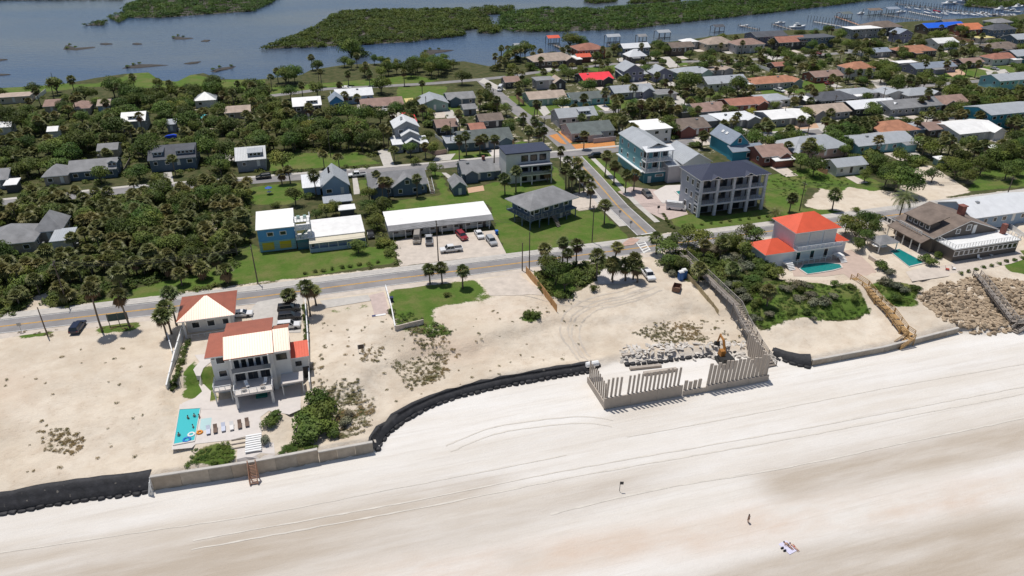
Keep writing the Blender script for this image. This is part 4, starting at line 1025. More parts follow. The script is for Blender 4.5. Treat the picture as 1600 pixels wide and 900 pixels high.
 ('brown hip-roofed house', 'near the right edge below the yellow building', 1556, 76, 1600, 3.4, 12, 'hip', 2.4, 'br', 'br', {}),
 ('orange-brown roofed house', 'behind the two-storey house with blue garage', 1412, 82, 1466, 3.4, 12, 'hip', 2.4, 'or', 'br', {}),
 ('grey-blue roofed cottage', 'left of the orange-brown roofed house', 1366, 82, 1394, 3.2, 9, 'gx', 1.6, 'bg', 'gr', {}),
 ('blue-green house', 'cut by the right edge above the teal house', 1590, 88, 1640, 4.4, 12, 'gx', 2.2, 'lg', 'dt', {}),
 ('dark blue house', 'cut by the right edge near the marina', 1590, 62, 1650, 5.0, 12, 'gx', 2.2, 'lg', 'bl', {}),
]
WALL['or_'] = wmat('adobe_red', (0.32, 0.12, 0.07))
for row in T:
    short, detail, xL, yL, xR, e, d, kind, r, rm, wm, kw = row
    o, w_, d_ = H(short, detail, xL, yL, xR, e, d, kind, r, rm, wm, **kw)
    M_ = Matrix.Rotation(o.rotation_euler[2], 4, 'Z'); M_.translation = o.location; rs = random.Random(short + 'yard')
    def free(q): return not any(inside(f, np.array([q.x]), np.array([q.y]))[0] for f in FOOT)
    x0 = rs.uniform(-.35, .25) * w_; L_ = rs.uniform(7, 11); q = [M_ @ Vector(v_) for v_ in ((x0, -d_ / 2 - .7, 0), (x0 + rs.uniform(3.5, 6), -d_ / 2 - .7, 0), (x0 + rs.uniform(3, 4.5), -d_ / 2 - L_, 0), (x0 - rs.uniform(0, 1), -d_ / 2 - L_, 0))]
    if w_ > 9 and xL > 420 and free((q[2] + q[3]) / 2) and free((q[0] + q[2]) / 2):
        z = rs.uniform(.042, .075); f_ = structure(MB().face([(p.x, p.y, z) for p in q]).build('driveway', rs.choice((M_CONC, M_SANDY, M_SANDY, M_PATIO)))); FOOT.append([(p.x, p.y) for p in q])
    if rs.random() < .45 and w_ > 8:
        sx = rs.choice((-1, 1)); a_ = Vector((sx * (w_ / 2 + 1.2), -d_ * .2, 0)); n = rs.randint(4, 7); ho = rs.random() < .4
        if free(M_ @ (a_ + Vector((0, 5, 0)))):
            m_ = rs.choice((M_WHITE, M_WOODG, M_WOODR)); c_ = thing('yard_fence', {0: 'white', 1: 'weathered', 2: 'reddish'}[(M_WHITE, M_WOODG, M_WOODR).index(m_)] + ' yard fence on the ' + ('right' if sx > 0 else 'left') + ' side of the ' + short, 'fence', M_ @ a_, o.rotation_euler[2])
            for k in range(n): MB().box(-.05, .05, k * 2.4 + .04, k * 2.4 + 2.36, 0, 1.7).build('panel', m_, c_)
    if rs.random() < .6: MB().box(-.45, .45, -.4, .4, 0, .9).build('air_conditioner', M_STEEL, o).location = (rs.choice((-1, 1)) * (w_ / 2 + .2), rs.uniform(-.3, .1) * d_, .05)
# ================================================================== the near buildings
def fitd(A, nv, xB):
    r0 = Vector(ray(xB, 0)); r1 = Vector(ray(xB, 500)); n = r0.cross(r1)
    return -n.dot(A - Vector((0, 0, CAM_H))) / n.dot(nv)

def railing(par, pts, h=1.0, m=None, sp=1.5, name='railing', mid=True):
    mb = MB()
    for a, b in zip(pts[:-1], pts[1:]):
        a, b = Vector(a), Vector(b); L_ = (b - a).length; n = max(1, int(L_ / sp))
        for k in range(n + 1):
            p = a.lerp(b, k / n); mb.box(p.x - 0.05, p.x + 0.05, p.y - 0.05, p.y + 0.05, p.z, p.z + h)
        up = Vector((0, 0, h)); mb.bar(a + up, b + up, 0.09, 0.08)
        if mid:
            for q in (0.35, 0.65): mb.bar(a + up * q, b + up * q, 0.04, 0.04)
    return mb.build(name, m or M_WHITE, par)

def part(name, mb, m, par, **kw): return mb.build(name, m, par, **kw)

# slate house with dormers, left
H('slate dormer house', 'two storeys above the second street at left', 230, 251, 306, 4.2, 14, 'gx', 2.8, 'sg', 'bl', dormer=[(4.2, 6.0), (-4.2, 3.6)])
# cottages
o, w_, d_ = H('light blue gabled cottage', 'left of the two blue cottages behind the white-roofed motel', 501, 294, 547, 3.0, 12, 'gy', 3.6, 'lg', 'lb')
block(o, 5.5, 9, 2.7, 'shed', 1.2, 'wm', 'lb', 0.3, x=-w_ / 2 - 2.6, y=0.8, roofname='lean_to_roof', wallname='lean_to_wall')
MB().box(-1.6, -1.0, 0, 0.6, 4, 7.2).build('chimney', M_DARK, o)
o, w_, d_ = H('large blue cottage', 'with two front gables and a grey roof', 576, 296, 669, 3.0, 11, 'gx', 3.2, 'mg', 'bl')
block(o, 9.5, 7, 3.0, 'gy', 3.0, 'mg', 'bl', 0.4, x=2.6, y=-2.6, roofname='gable_roof', wallname='gable_wall')
window(o, 'f', 0, 0, 2.6, 4.2, 1.3, 1.3, y=5.75); window(o, 'f', 0, 0, 0.4, 1.5, 1.2, 1.3, y=5.75); window(o, 'f', 0, 0, 4.8, 1.5, 1.2, 1.3, y=5.75)
block(o, 4.2, 4.5, 4.2, 'gy', 1.6, 'mg', 'bl', 0.3, z0=3, x=-4.6, y=-2.2, roofname='dormer_roof', wallname='dormer_wall')
window(o, 'f', 0, 0, -4.6, 4.1, 1.2, 1.1, y=4.2)
st = thing('stair', 'outdoor wooden stair beside the large blue cottage', 'stairs', P(676, 303, 0), GRID)
for k in range(9): MB().box(-0.6, 0.6, k * 0.5, k * 0.5 + 0.42, k * 0.3 + 0.1, k * 0.3 + 0.18).build('step', M_WOODG, st)
railing(st, [(-0.65, 0, 0.1), (-0.65, 4.5, 2.8)], 0.9, M_WHITE); railing(st, [(0.65, 0, 0.1), (0.65, 4.5, 2.8)], 0.9, M_WHITE)
H('slate walled cottage', 'right of the large blue cottage', 722, 272, 775, 3.0, 10, 'gx', 2.6, 'mg', 'bl', chim=True)
H('slate garden shed', 'in front of the slate walled cottage', 707, 294, 731, 2.6, 8, 'gy', 1.8, 'mg', 'bl', name='shed', cat='shed', wpitch=6)
H('grey flat patio roof', 'in front of the light blue gabled cottage', 505, 318, 551, 2.7, 5.5, 'flat', 0, 'lg', 'dk', win=False, name='patio_roof', cat='roof')
H('white carport roof', 'beside the grey flat patio roof', 529, 329, 556, 2.6, 4, 'flat', 0, 'wf', 'dk', win=False, name='carport', cat='carport')
# three-tier white house
o, w_, d_ = H('three-tiered white gabled house', 'standing among palms by the second street', 615, 201, 656, 7.4, 10, 'gy', 2.4, 'wm', 'gr', storeys=2)
block(o, 6.6, 4, 5.4, 'gy', 1.7, 'wm', 'gr', 0.3, x=0.6, y=-d_ / 2 - 1.4, roofname='middle_roof', wallname='middle_wall')
block(o, 5.2, 4, 3.4, 'gy', 1.5, 'wm', 'gr', 0.3, x=0.8, y=-d_ / 2 - 4.4, roofname='porch_roof', wallname='porch_wall')
block(o, 4, 8, 3.2, 'shed', 1.0, 'wm', 'gr', 0.3, x=-w_ / 2 + 0.5, y=-d_ / 2 - 1.5, roofname='wing_roof', wallname='wing_wall')
block(o, 3.4, 7, 3.0, 'shed', 0.8, 'wm', 'gr', 0.3, x=w_ / 2 + 0.2, y=-d_ / 2 - 2.5, roofname='wing_roof', wallname='wing_wall')
window(o, 'f', 0, 0, 0.6, 4.2, 1.4, 1.0, y=d_ / 2 + 3.12); window(o, 'f', 0, 0, 0.8, 1.8, 1.8, 1.4, y=d_ / 2 + 6.12)
MB().box(-1.6, -0.8, -1, -0.2, 7, 10.4).build('chimney', WALL['wh'], o)

# --- blue and yellow beach house with stair tower
A, dv, w1, ang = fit(399, 360, 460, 6.3); nv = Vector((-dv.y, dv.x, 0))
o = thing('beach_house', 'blue beach house with yellow panels, white roof and a stair tower', 'house', Vector((A.x, A.y, 0)), ang)
d1 = 11.0
a, b = block(o, w1, d1, 6.3, 'shed', 0.7, 'wf', 'sb', 0.3, x=w1 / 2, y=d1 / 2)
MB().box(0.25, w1 - 0.25, 0.17, 0.33, -0.2, 2.9).build('lower_wall', WALL['te'], o)
for x0 in (1.0, w1 * 0.55): MB().box(x0, x0 + w1 * 0.3, 0.08, 0.19, 0.5, 2.5).build('yellow_panel', WALL['yl'], o)
for x0 in (w1 * 0.35, w1 * 0.68): window(o, 'f', 0, 0, x0, 4.7, 1.5, 1.0, y=-0.27)
A2 = fit(482, 381, 572, 2.6); q = A2[0] - Vector((A.x, A.y, 0)); lx, ly = q.dot(dv), q.dot(nv); w2 = A2[2]
block(o, w2, 10.5, 3.3, 'shed', 0.5, 'wf', 'lb', 0.2, x=lx + w2 / 2, y=ly + 2.2 + 5.25, roofname='wing_roof', wallname='wing_wall')
block(o, w2 - 0.4, 2.6, 2.6, 'shed', 0.5, 'cr', 'lb', 1.2, x=lx + w2 / 2, y=ly + 1.2, roofname='porch_roof', wallname='porch_wall', z0=0.0)
pr = [(lx + 0.2 + k * (w2 - 0.4) / 6, ly + 0.2) for k in range(7)]
for x, y in pr: MB().box(x - 0.08, x + 0.08, y - 0.08, y + 0.08, -0.1, 2.5).build('porch_post', M_WHITE, o)
MB().box(lx + 0.2, lx + w2 - 0.2, ly + 0.1, ly + 0.2, 0.0, 1.0).build('porch_rail', WALL['lb'], o)
for k in range(6): window(o, 'f', 0, 0, lx + 1.4 + k * (w2 - 2) / 6, 1.6, 1.6, 1.2, y=-(ly + 1.24))
tx, ty = w1 + 0.3, -0.8
MB().box(tx - 0.2, tx + 3.6, ty, ty + 3.4, -0.2, 2.8).build('tower_base', WALL['dt'], o)
for z in (2.8, 5.4, 7.6): MB().box(tx - 0.4, tx + 3.8, ty - 0.2, ty + 3.6, z, z + 0.15).build('tower_deck', M_WHITE, o)
for x in (tx - 0.2, tx + 3.5):
    for y in (ty - 0.05, ty + 3.3): MB().box(x, x + 0.15, y, y + 0.15, 2.9, 8.6).build('tower_post', M_WHITE, o)
for z in (2.95, 5.55, 7.75): railing(o, [(tx - 0.3, ty + 3.5, z), (tx - 0.3, ty - 0.1, z), (tx + 3.7, ty - 0.1, z), (tx + 3.7, ty + 3.5, z)], 1.0, M_WHITE, 0.7)
for k in range(8): MB().box(tx + 0.4 + k * 0.36, tx + 0.76 + k * 0.36, ty + 0.5, ty + 1.6, 2.95 + k * 0.3, 3.2 + k * 0.3).build('stair_step', WALL['mg'], o)
for k in range(2):
    MB().box(tx + 0.5 + k * 1.6, tx + 1.3 + k * 1.6, ty + 1.6, ty + 2.4, 7.8, 8.5).build('deck_chair', WALL['mg'], o)
FOOT.append([tuple((Vector((A.x, A.y, 0)) + dv * x + nv * y))[:2] for x, y in ((-1, -1), (lx + w2 + 1, -1), (lx + w2 + 1, 12), (-1, 12))])
KEEP.append((399, 328, 572, 396, A.y)); LANDMARKS.append((A.x + 10, A.y, 'the blue beach house with yellow panels'))

# --- long motel
A, dv, w1, ang = fit(607, 362, 771.5, 2.7); nv = Vector((-dv.y, dv.x, 0))
o = thing('motel', 'long low motel with a white roof and grey front slope', 'motel', Vector((A.x, A.y, 0)), ang)
MB().box(0.3, w1 - 0.3, 2.1, 11, -0.3, 3.1).build('wall', WALL['wh'], o)
rb = roof_mb('shed', w1, 9.2, 3.45, 0.35).build('roof', [ROOF['wf'], M_WHITE], o); rb.location = (w1 / 2, 2.2 + 4.6, 0)
MB().loft([[(0, 0, 2.7), (0, 2.2, 3.44), (0, 2.2, 3.2), (0, 0, 2.5)], [(w1, 0, 2.7), (w1, 2.2, 3.44), (w1, 2.2, 3.2), (w1, 0, 2.5)]]).build('front_roof', ROOF['mg'], o)
n = 9
for k in range(n):
    x = 1.2 + k * (w1 - 2.4) / (n - 1)
    MB().box(x - 0.07, x + 0.07, 0.3, 0.45, -0.1, 2.55).build('porch_post', M_WHITE, o)
    if k < n - 1:
        window(o, 'f', 0, 0, x + 1.0, 1.5, 1.4, 1.2, y=-2.05); door(o, 'f', 0, 0, x + 2.3, 0.02, 0.9, 2.0, 'd' if k % 2 else 'w', y=-2.05)
FOOT.append([tuple((Vector((A.x, A.y, 0)) + dv * x + nv * y))[:2] for x, y in ((-1, -1), (w1 + 1, -1), (w1 + 1, 12), (-1, 12))])
KEEP.append((600, 313, 772, 385, A.y)); LANDMARKS.append((A.x + 12, A.y, 'the white-roofed motel'))

# --- raised house on piles with a hip roof, turned against the grid
e = 5.9
p0, p1, p2 = P(784, 311, e), P(828, 330, e), P(905, 308, e)
dv = (p2 - p1); dv.z = 0; w1 = dv.length; dv.normalize(); ang = math.atan2(dv.y, dv.x); nv = Vector((-dv.y, dv.x, 0)); d1 = abs((p0 - p1).dot(nv))
d1 = min(max(d1, 11), 17)
c = p1 + dv * w1 / 2 + nv * d1 / 2; c.z = 0
o = thing('raised_house', 'slate house raised on piles with grey hip roof and wrap-around deck', 'house', c, ang)
roof_mb('hip', w1, d1, e, 2.6, 0.2).build('roof', [ROOF['mg'], M_WHITE], o)
X, Y = w1 / 2, d1 / 2
MB().box(-X + 2.2, X - 0.6, -Y + 2.2, Y - 0.6, 2.8, e - 0.2).build('wall', WALL['bl'], o)
MB().box(-X + 0.3, X - 0.4, -Y + 0.3, Y - 0.4, 2.5, 2.8).build('deck', WALL['bl'], o)
MB().box(X - 6.5, X - 0.8, -Y + 2.4, Y - 1, -0.2, 2.5).build('lower_wall', WALL['bl'], o)
for i in range(6):
    for yy in (-Y + 0.5, -Y + d1 * 0.35, -Y + d1 * 0.65):
        x = -X + 0.5 + i * (w1 - 1.2) / 5
        MB().box(x - 0.13, x + 0.13, yy - 0.13, yy + 0.13, -0.3, 2.5).build('pile', WALL['bl'], o)
railing(o, [(-X + 0.4, Y - 0.5, 2.8), (-X + 0.4, -Y + 0.4, 2.8), (X - 5, -Y + 0.4, 2.8)], 1.0, WALL['gr'])
for k in range(4): MB().box(-X + 0.4 + k * (w1 - 5.4) / 3 - 0.07, -X + 0.4 + k * (w1 - 5.4) / 3 + 0.07, -Y + 0.36, -Y + 0.5, 2.8, e - 0.15).build('deck_post', WALL['gr'], o)
for k in range(4): window(o, 'f', 0, 0, -X + 4 + k * (w1 - 7) / 3, 4.3, 1.7, 1.5, y=Y - 2.2)
for k in range(3): window(o, 'l', 0, 0, -Y + 4 + k * 3, 4.3, 1.4, 1.5, y=X - 2.2)
window(o, 'f', 0, 0, X - 2.2, 1.3, 1.2, 1.2, y=Y - 2.4); door(o, 'f', 0, 0, X - 4.4, 0, 1.0, 2.0, 'w', y=Y - 2.4)
for k in range(9): MB().box(-1, 0.2, -Y - 0.1 - k * 0.3, -Y + 0.2 - k * 0.3, 2.4 - k * 0.28, 2.5 - k * 0.28).build('stair_step', M_WOODG, o)
reg(o, w1, d1, e, 2.6, 'raised house on piles', True)

# --- white modern three-storey
A, dv, w1, ang = fit(790, 241, 862, 10.0); nv = Vector((-dv.y, dv.x, 0)); d1 = 9
c = A + dv * w1 / 2 + nv * d1 / 2; c.z = 0
o = thing('modern_house', 'white modern house of three storeys with a black flat roof edge', 'house', c, ang)
X, Y = w1 / 2, d1 / 2
MB().box(-X + .3, X - .3, -Y + .5, Y - .3, -0.3, 9.7).build('wall', WALL['wh'], o)
MB().box(-X, X, -Y, Y, 9.7, 10.05).build('roof', ROOF['nv'], o)
MB().box(-X + w1 * 0.28, X - 0.4, -Y - 2.2, -Y + .5, 5.9, 6.3).build('balcony_roof', WALL['gr'], o)
MB().box(-X + w1 * 0.28, X - 0.4, -Y - 2.2, -Y + .5, 3.0, 3.3).build('balcony_deck', WALL['wh'], o)
MB().box(-X + w1 * 0.28, X - 0.4, -Y - 2.2, -Y - 2.05, 3.3, 4.2).build('balcony_panel', WALL['gr'], o)
for x in (-X + w1 * 0.28, 0.3, X - 0.75):
    MB().box(x, x + 0.35, -Y - 2.2, -Y - 1.85, -0.2, 5.9).build('column', WALL['wh'], o)
for k in range(3): window(o, 'f', 0, 0, -X + w1 * (0.42 + 0.2 * k), 7.9, 2.0, 1.8, y=Y - .5, dark=True)
for k in range(3): window(o, 'f', 0, 0, -X + w1 * (0.42 + 0.2 * k), 4.7, 2.0, 2.0, y=Y - .5, dark=True)
for k in range(3): window(o, 'f', 0, 0, -X + w1 * (0.42 + 0.2 * k), 1.4, 1.5, 1.6, y=Y - .5, dark=True)
reg(o, w1, d1, 10, 0, 'white modern house', True)

# --- teal apartment house of three storeys
A, dv, w1, ang = fit(1010, 238, 1055, 10.3); nv = Vector((-dv.y, dv.x, 0)); d1 = fitd(A, nv, 966)
c = A + dv * w1 / 2 + nv * d1 / 2; c.z = 0
o = thing('apartment_house', 'teal three-storey house with pale metal roof and stacked front porches', 'house', c, ang)
X, Y = w1 / 2, d1 / 2
MB().box(-X + .4, X - .4, -Y + 3.2, Y - .4, -0.3, 10.1).build('wall', WALL['te'], o)
rb = roof_mb('gy', w1, d1 - 2.0, 10.3, 2.0).build('roof', [ROOF['lg'], M_WHITE], o); rb.location = (0, 1.0, 0)
MB().loft([[(-X, -Y, 10.25), (X, -Y, 10.25), (X, -Y, 10.05), (-X, -Y, 10.05)], [(-X, -Y + 3.4, 11.1), (X, -Y + 3.4, 11.1), (X, -Y + 3.4, 10.9), (-X, -Y + 3.4, 10.9)]]).build('porch_roof', ROOF['wm'], o)
MB().box(-X + .2, X - .2, -Y + .3, -Y + 3.2, -0.3, 3.3).build('ground_wall', WALL['dt'], o)
for z in (3.3, 6.7): MB().box(-X + .1, X - .1, -Y + .2, -Y + 3.2, z, z + 0.3).build('porch_deck', M_WHITE, o)
for z in (3.6, 7.0):
    railing(o, [(-X + .3, -Y + 3.1, z), (-X + .3, -Y + .35, z), (X - .3, -Y + .35, z), (X - .3, -Y + 3.1, z)], 1.0, M_WHITE, 1.0)
    for x in (-X + .3, 0, X - .6): MB().box(x, x + .3, -Y + .3, -Y + .6, z, z + 3.1).build('porch_post', M_WHITE, o)
    for k in range(3): window(o, 'f', 0, 0, -X + 1.6 + k * (w1 - 3.2) / 2, z + 1.4, 1.8, 2.2, y=Y - 3.2)
MB().box(-X - 0.5, -X + .6, -Y + 1.5, Y - .5, 3.1, 3.4).build('skirt_roof', ROOF['wm'], o)
for z in (1.5, 5.0, 8.4):
    for k in range(4):
        if z > 3 or k > 1: window(o, 'l', 0, 0, -Y + 3 + k * (d1 - 5) / 3.4, z, 1.0, 1.5, y=X - .4)
window(o, 'f', 0, 0, 0.4, 2.2, 2.6, 0.8, y=Y - .3); door(o, 'f', 0, 0, -X + 2.0, 0, 1.2, 2.2, 'w', y=Y - .3)
reg(o, w1, d1, 10.3, 2, 'teal three-storey house', True)

# --- pale grey gabled house between teal and navy
o, w_, d_ = H('pale grey gabled house', 'between the teal and the navy-roofed three-storey buildings', 1067, 257, 1114, 6.4, 15, 'gy', 3.0, 'lg', 'wh', storeys=2)
block(o, 5.0, 8, 5.6, 'shed', 1.2, 'lg', 'mv', 0.3, x=-w_ / 2 - 1.6, y=-2, roofname='wing_roof', wallname='wing_wall')
# --- navy-roofed three-storey
A, dv, w1, ang = fit(1096, 282, 1203, 11.2); nv = Vector((-dv.y, dv.x, 0)); d1 = 12
c = A + dv * w1 / 2 + nv * d1 / 2; c.z = 0
o = thing('apartment_building', 'grey three-storey building with navy roof and open galleries', 'building', c, ang)
X, Y = w1 / 2, d1 / 2
roof_mb('hip', w1 + .6, d1 + .6, 11.2, 2.4).build('roof', [ROOF['nv'], M_WHITE], o)
MB().box(-X + .4, X - .4, -Y + 3.0, Y - .4, -0.3, 11).build('wall', WALL['bs'], o)
for k in range(2):
    g = roof_mb('gy', 4.4, 3.4, 11.0, 1.1).build('porch_gable', [ROOF['nv'], M_WHITE], o); g.location = (-X + w1 * (0.22 + 0.48 * k), -Y + 1.2, 0)
nb = 4
for z in (0.0, 3.7, 7.4):
    if z: MB().box(-X + .3, X - .3, -Y + .3, -Y + 3.0, z - .5, z).build('gallery_floor', WALL['bc'], o)
    for k in range(nb + 1):
        x = -X + .35 + k * (w1 - 1.2) / nb
        MB().box(x - .15, x + .65, -Y + .2, -Y + .85, z - (0.3 if z == 0 else 0), z + 3.35).build('column', WALL['bc'], o)
    for k in range(nb):
        x = -X + .35 + (k + .5) * (w1 - 1.2) / nb + .25
        window(o, 'f', 0, 0, x, z + 1.5, 3.4, 2.4, y=Y - 3.0, dark=True)
    if z: railing(o, [(-X + .5, -Y + 2.9, z), (-X + .5, -Y + .5, z), (X - .5, -Y + .5, z)], 1.0, WALL['gr'], 0.8)
    for k in range(3): window(o, 'l', 0, 0, -Y + 4.2 + k * 2.9, z + 1.6, 1.2, 1.6, y=X - .4)
MB().box(-X + .3, X - .3, -Y + .3, -Y + .7, 10.75, 11.0).build('top_beam', WALL['bc'], o)
reg(o, w1, d1, 11.2, 2.4, 'navy-roofed three-storey building', True)
# --- blue cottage with porch, right of the navy building
o, w_, d_ = H('deep blue cottage', 'with a steep gable, porch roof and two skylights', 1141, 226, 1172, 5.0, 14, 'gy', 3.4, 'bg', 'tb', win=False)
block(o, 13, 4, 3.3, 'shed', 1.2, 'bg', 'tb', 0.3, x=2.0, y=-d_ / 2 - 1.2, roofname='porch_roof', wallname='porch_wall')
for k in range(2): window(o, 'f', 0, 0, 2 + k * 2.2, 1.7, 1.5, 1.6, y=d_ / 2 + 2.9)
window(o, 'f', 0, 0, 0, 6.0, 1.3, 1.6, y=d_ / 2 - .45)
for k in range(2): 
    sk = MB().box(-.5, .5, -.6, .6, 0, .15).build('skylight', M_WHITE, o); sk.location = (-1.6, 2 - k * 2.6, 7.05); sk.rotation_euler = (0, -math.atan2(3.4, w_ / 2), 0)
# --- white metal roofed house at the right edge of the coast road
H('white metal roofed blue-grey house', 'beside the coast road at the right edge', 1520, 342, 1640, 3.6, 13, 'gx', 2.6, 'wm', 'lb')

# --- red-roofed house by the dune
bz = -1.0
A, dv, w1, ang = fit(1244, 365, 1316, 8.6 + bz); nv = Vector((-dv.y, dv.x, 0)); d1 = fitd(A, nv, 1206)
c = A + dv * w1 / 2 + nv * d1 / 2; c.z = bz
o = thing('red_roofed_house', 'pale two-storey house with bright red hip roofs above a pool', 'house', c, ang)
X, Y = w1 / 2, d1 / 2
roof_mb('hip', w1, d1, 8.6, 3.0).build('roof', [ROOF['rd'], M_WHITE], o)
MB().box(-X + .6, X - .6, -Y + .8, Y - .6, -.3, 8.4).build('wall', WALL['pg'], o)
MB().box(-X + .4, X + .3, -Y - 1.2, -Y + .8, 4.0, 4.3).build('balcony', M_WHITE, o)
railing(o, [(-X + .5, -Y + .7, 4.3), (-X + .5, -Y - 1.1, 4.3), (X + .2, -Y - 1.1, 4.3)], 1.0, M_WHITE, 1.2)
for k in range(3):
    x = -X + .6 + (k + .5) * (w1 - 1.2) / 3
    MB().box(x - (w1 - 1.2) / 6 + .25, x + (w1 - 1.2) / 6 - .25, -Y + .68, -Y + .8, 4.6, 7.9).build('shutter_panel', mat('white_shutter', (0.6, 0.6, 0.6), 0.6, stripes=('X', 0.3, 0.03)), o)
    window(o, 'f', 0, 0, x, 1.6, 1.2, 2.6, y=Y - .8)
railing(o, [(-X, -Y - 0.6, 0.1), (X, -Y - .6, 0.1)], 1.4, M_WHITE, 1.6, name='pool_fence')
block(o, 9.0, d1 * 0.75, 3.9, 'hip', 2.4, 'rd', 'pg', 0.5, x=-X - 3.4, y=-1.6, roofname='wing_roof', wallname='wing_wall')
block(o, 5.6, d1 * 0.6, 3.9, 'hip', 1.6, 'rd', 'pg', 0.5, x=X + 1.6, y=-0.8, roofname='wing_roof', wallname='wing_wall')
for s, xx in ((-1, -X - 1.2), (1, X + 0.6)):
    for k in range(5): MB().box(xx - .9, xx + .9, -Y - 1.5 - k * .35, -Y - 1.2 - k * .35, 1.1 - k * .26, 1.3 - k * .26).build('stair_step', M_WHITE, o)
    MB().box(xx - 1.0, xx + 1.0, -Y - 1.25, -Y + .6, 0.9, 1.3).build('landing', M_WHITE, o)
reg(o, w1 + 10, d1, 8.6, 3.0, 'red-roofed house', True)

# --- brown shingle house on the right
A, dv, w1, ang = fit(1459, 373, 1562, 4.4 + bz); nv = Vector((-dv.y, dv.x, 0)); d1 = 14
c = A + dv * w1 / 2 + nv * d1 / 2; c.z = bz
o = thing('brown_house', 'large brown shingle house with brick chimney and white roof deck', 'house', c, ang)
X, Y = w1 / 2, d1 / 2
block(o, w1, d1, 4.4, 'gy', 3.7, 'br', 'tp', 0.6)
MB().box(-X + 1.8, X + 1.2, -Y - 5.2, -Y + .6, -.4, 3.4).build('sunroom_wall', WALL['tp'], o)
MB().box(-X + 1.5, X + 1.5, -Y - 5.5, -Y + .6, 3.4, 3.7).build('roof_deck', M_WHITE, o)
railing(o, [(-X + 1.7, -Y + .2, 3.7), (-X + 1.7, -Y - 5.3, 3.7), (X + 1.3, -Y - 5.3, 3.7), (X + 1.3, -Y + .2, 3.7)], 1.1, M_WHITE, 0.9)
for k in range(13): window(o, 'f', 0, 0, -X + 2.7 + k * (w1 - 2.6) / 12, 2.2, (w1 - 2.6) / 12 - .25, 1.3, y=Y + 5.2)
for k in range(4): window(o, 'l', 0, 0, -Y - 4.3 + k * 1.4, 2.2, 1.1, 1.3, y=X - 1.8)
for x, z, a_, b_ in ((-2.6, 5.2, 1.2, 1.2), (0.6, 5.9, 1.4, 1.5)): window(o, 'f', 0, 0, x, z, a_, b_, y=Y - .6)
door(o, 'f', 0, 0, 2.6, 4.0, 1.1, 2.4, 'w', y=Y - .6)
MB().box(0.6, 2.0, -3.0, -1.6, 6, 10.2).build('chimney', WALL['rb'], o)
MB().box(0.4, 2.2, -3.2, -1.4, 10.2, 10.4).build('chimney_cap', WALL['rb'], o)
MB().box(X - 0.6, X + 0.5, -Y - 1.6, -Y - .6, 3.6, 6.4).build('chimney', WALL['rb'], o)
# dormer and porch along the left slope
MB().loft([[(-X - 2.6, -Y + 1, 3.0), (-X + 1.5, -Y + 1, 4.6), (-X + 1.5, -Y + 1, 4.4), (-X - 2.6, -Y + 1, 2.8)], [(-X - 2.6, Y - 1, 3.0), (-X + 1.5, Y - 1, 4.6), (-X + 1.5, Y - 1, 4.4), (-X - 2.6, Y - 1, 2.8)]]).build('porch_roof', ROOF['br'], o)
for k in range(5): MB().box(-X - 2.4, -X - 2.2, -Y + 1.4 + k * (d1 - 3) / 4, -Y + 1.6 + k * (d1 - 3) / 4, -.2, 2.9).build('porch_post', M_WHITE, o)
MB().box(-X + 1.2, -X + 4.6, -3.6, 4.2, 4.6, 6.9).build('dormer_wall', WALL['tp'], o)
MB().loft([[(-X + .6, -4.1, 6.8), (-X + 6.6, -4.1, 8.5), (-X + 6.6, -4.1, 8.3), (-X + .6, -4.1, 6.6)], [(-X + .6, 4.7, 6.8), (-X + 6.6, 4.7, 8.5), (-X + 6.6, 4.7, 8.3), (-X + .6, 4.7, 6.6)]]).build('dormer_roof', ROOF['br'], o)
for k in range(4): window(o, 'l', 0, 0, -2.8 + k * 2.0, 5.9, 1.2, 1.2, y=X - 1.2)
railing(o, [(-X - .6, -3.6, 4.1), (-X - .6, 4.2, 4.1)], 0.9, M_WHITE, 0.8)
reg(o, w1, d1 + 8, 4.4, 4.4, 'brown shingle house', True)

# ------------------------------------------------------------------ the villa on the sea wall
vz = -1.5
A = P(371, 640, vz); dv = Vector((U.x, U.y, 0)); nv = Vector((V.x, V.y, 0))
VILLA = thing('villa', 'white three-storey villa with red metal roofs, balcony and sea terrace', 'villa', A, GRID)
o = VILLA; sW = WALL['wh']
TW = 6.6
for x in (0, TW - .45): MB().box(x, x + .45, 0, .45, 0, 2.8).build('terrace_column', sW, o)
MB().box(-.1, TW + .1, -.1, 4.2, 2.8, 3.2).build('terrace', M_PATIO, o)
railing(o, [(0, 4, 3.2), (0, 0, 3.2), (TW, 0, 3.2), (TW, 4, 3.2)], 0.95, M_WHITE, 1.1)
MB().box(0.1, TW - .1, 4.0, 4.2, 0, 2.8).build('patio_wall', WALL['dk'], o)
# main block
MB().box(-0.6, 7.3, 4.2, 13.6, -.3, 8.7).build('wall', sW, o)
pr = [(3.2, 8.9), (8.0, 10.8), (15.2, 9.5)]; pr = pr + [(a, b - .2) for a, b in pr[::-1]]
MB().loft([[(-1.0, a, b) for a, b in pr], [(7.6, a, b) for a, b in pr]]).build('roof', ROOF['vr'], o)
gab = MB()
for x in (-0.6, 7.1): gab.loft([[(x, 4.2, 8.7), (x, 13.6, 8.7), (x, 13.6, 9.5), (x, 8.0, 10.5)], [(x + .2, 4.2, 8.7), (x + .2, 13.6, 8.7), (x + .2, 13.6, 9.5), (x + .2, 8.0, 10.5)]])
gab.build('gable', sW, o)
# left block and its roof
MB().box(-3.6, -0.6, 6.0, 14.0, -.3, 7.5).build('wing_wall', sW, o)
r2 = roof_mb('shedb', 3.4, 10.2, 7.6, .9).build('wing_roof', [ROOF['vr'], M_WHITE], o); r2.location = (-2.75, 10.4, 0)
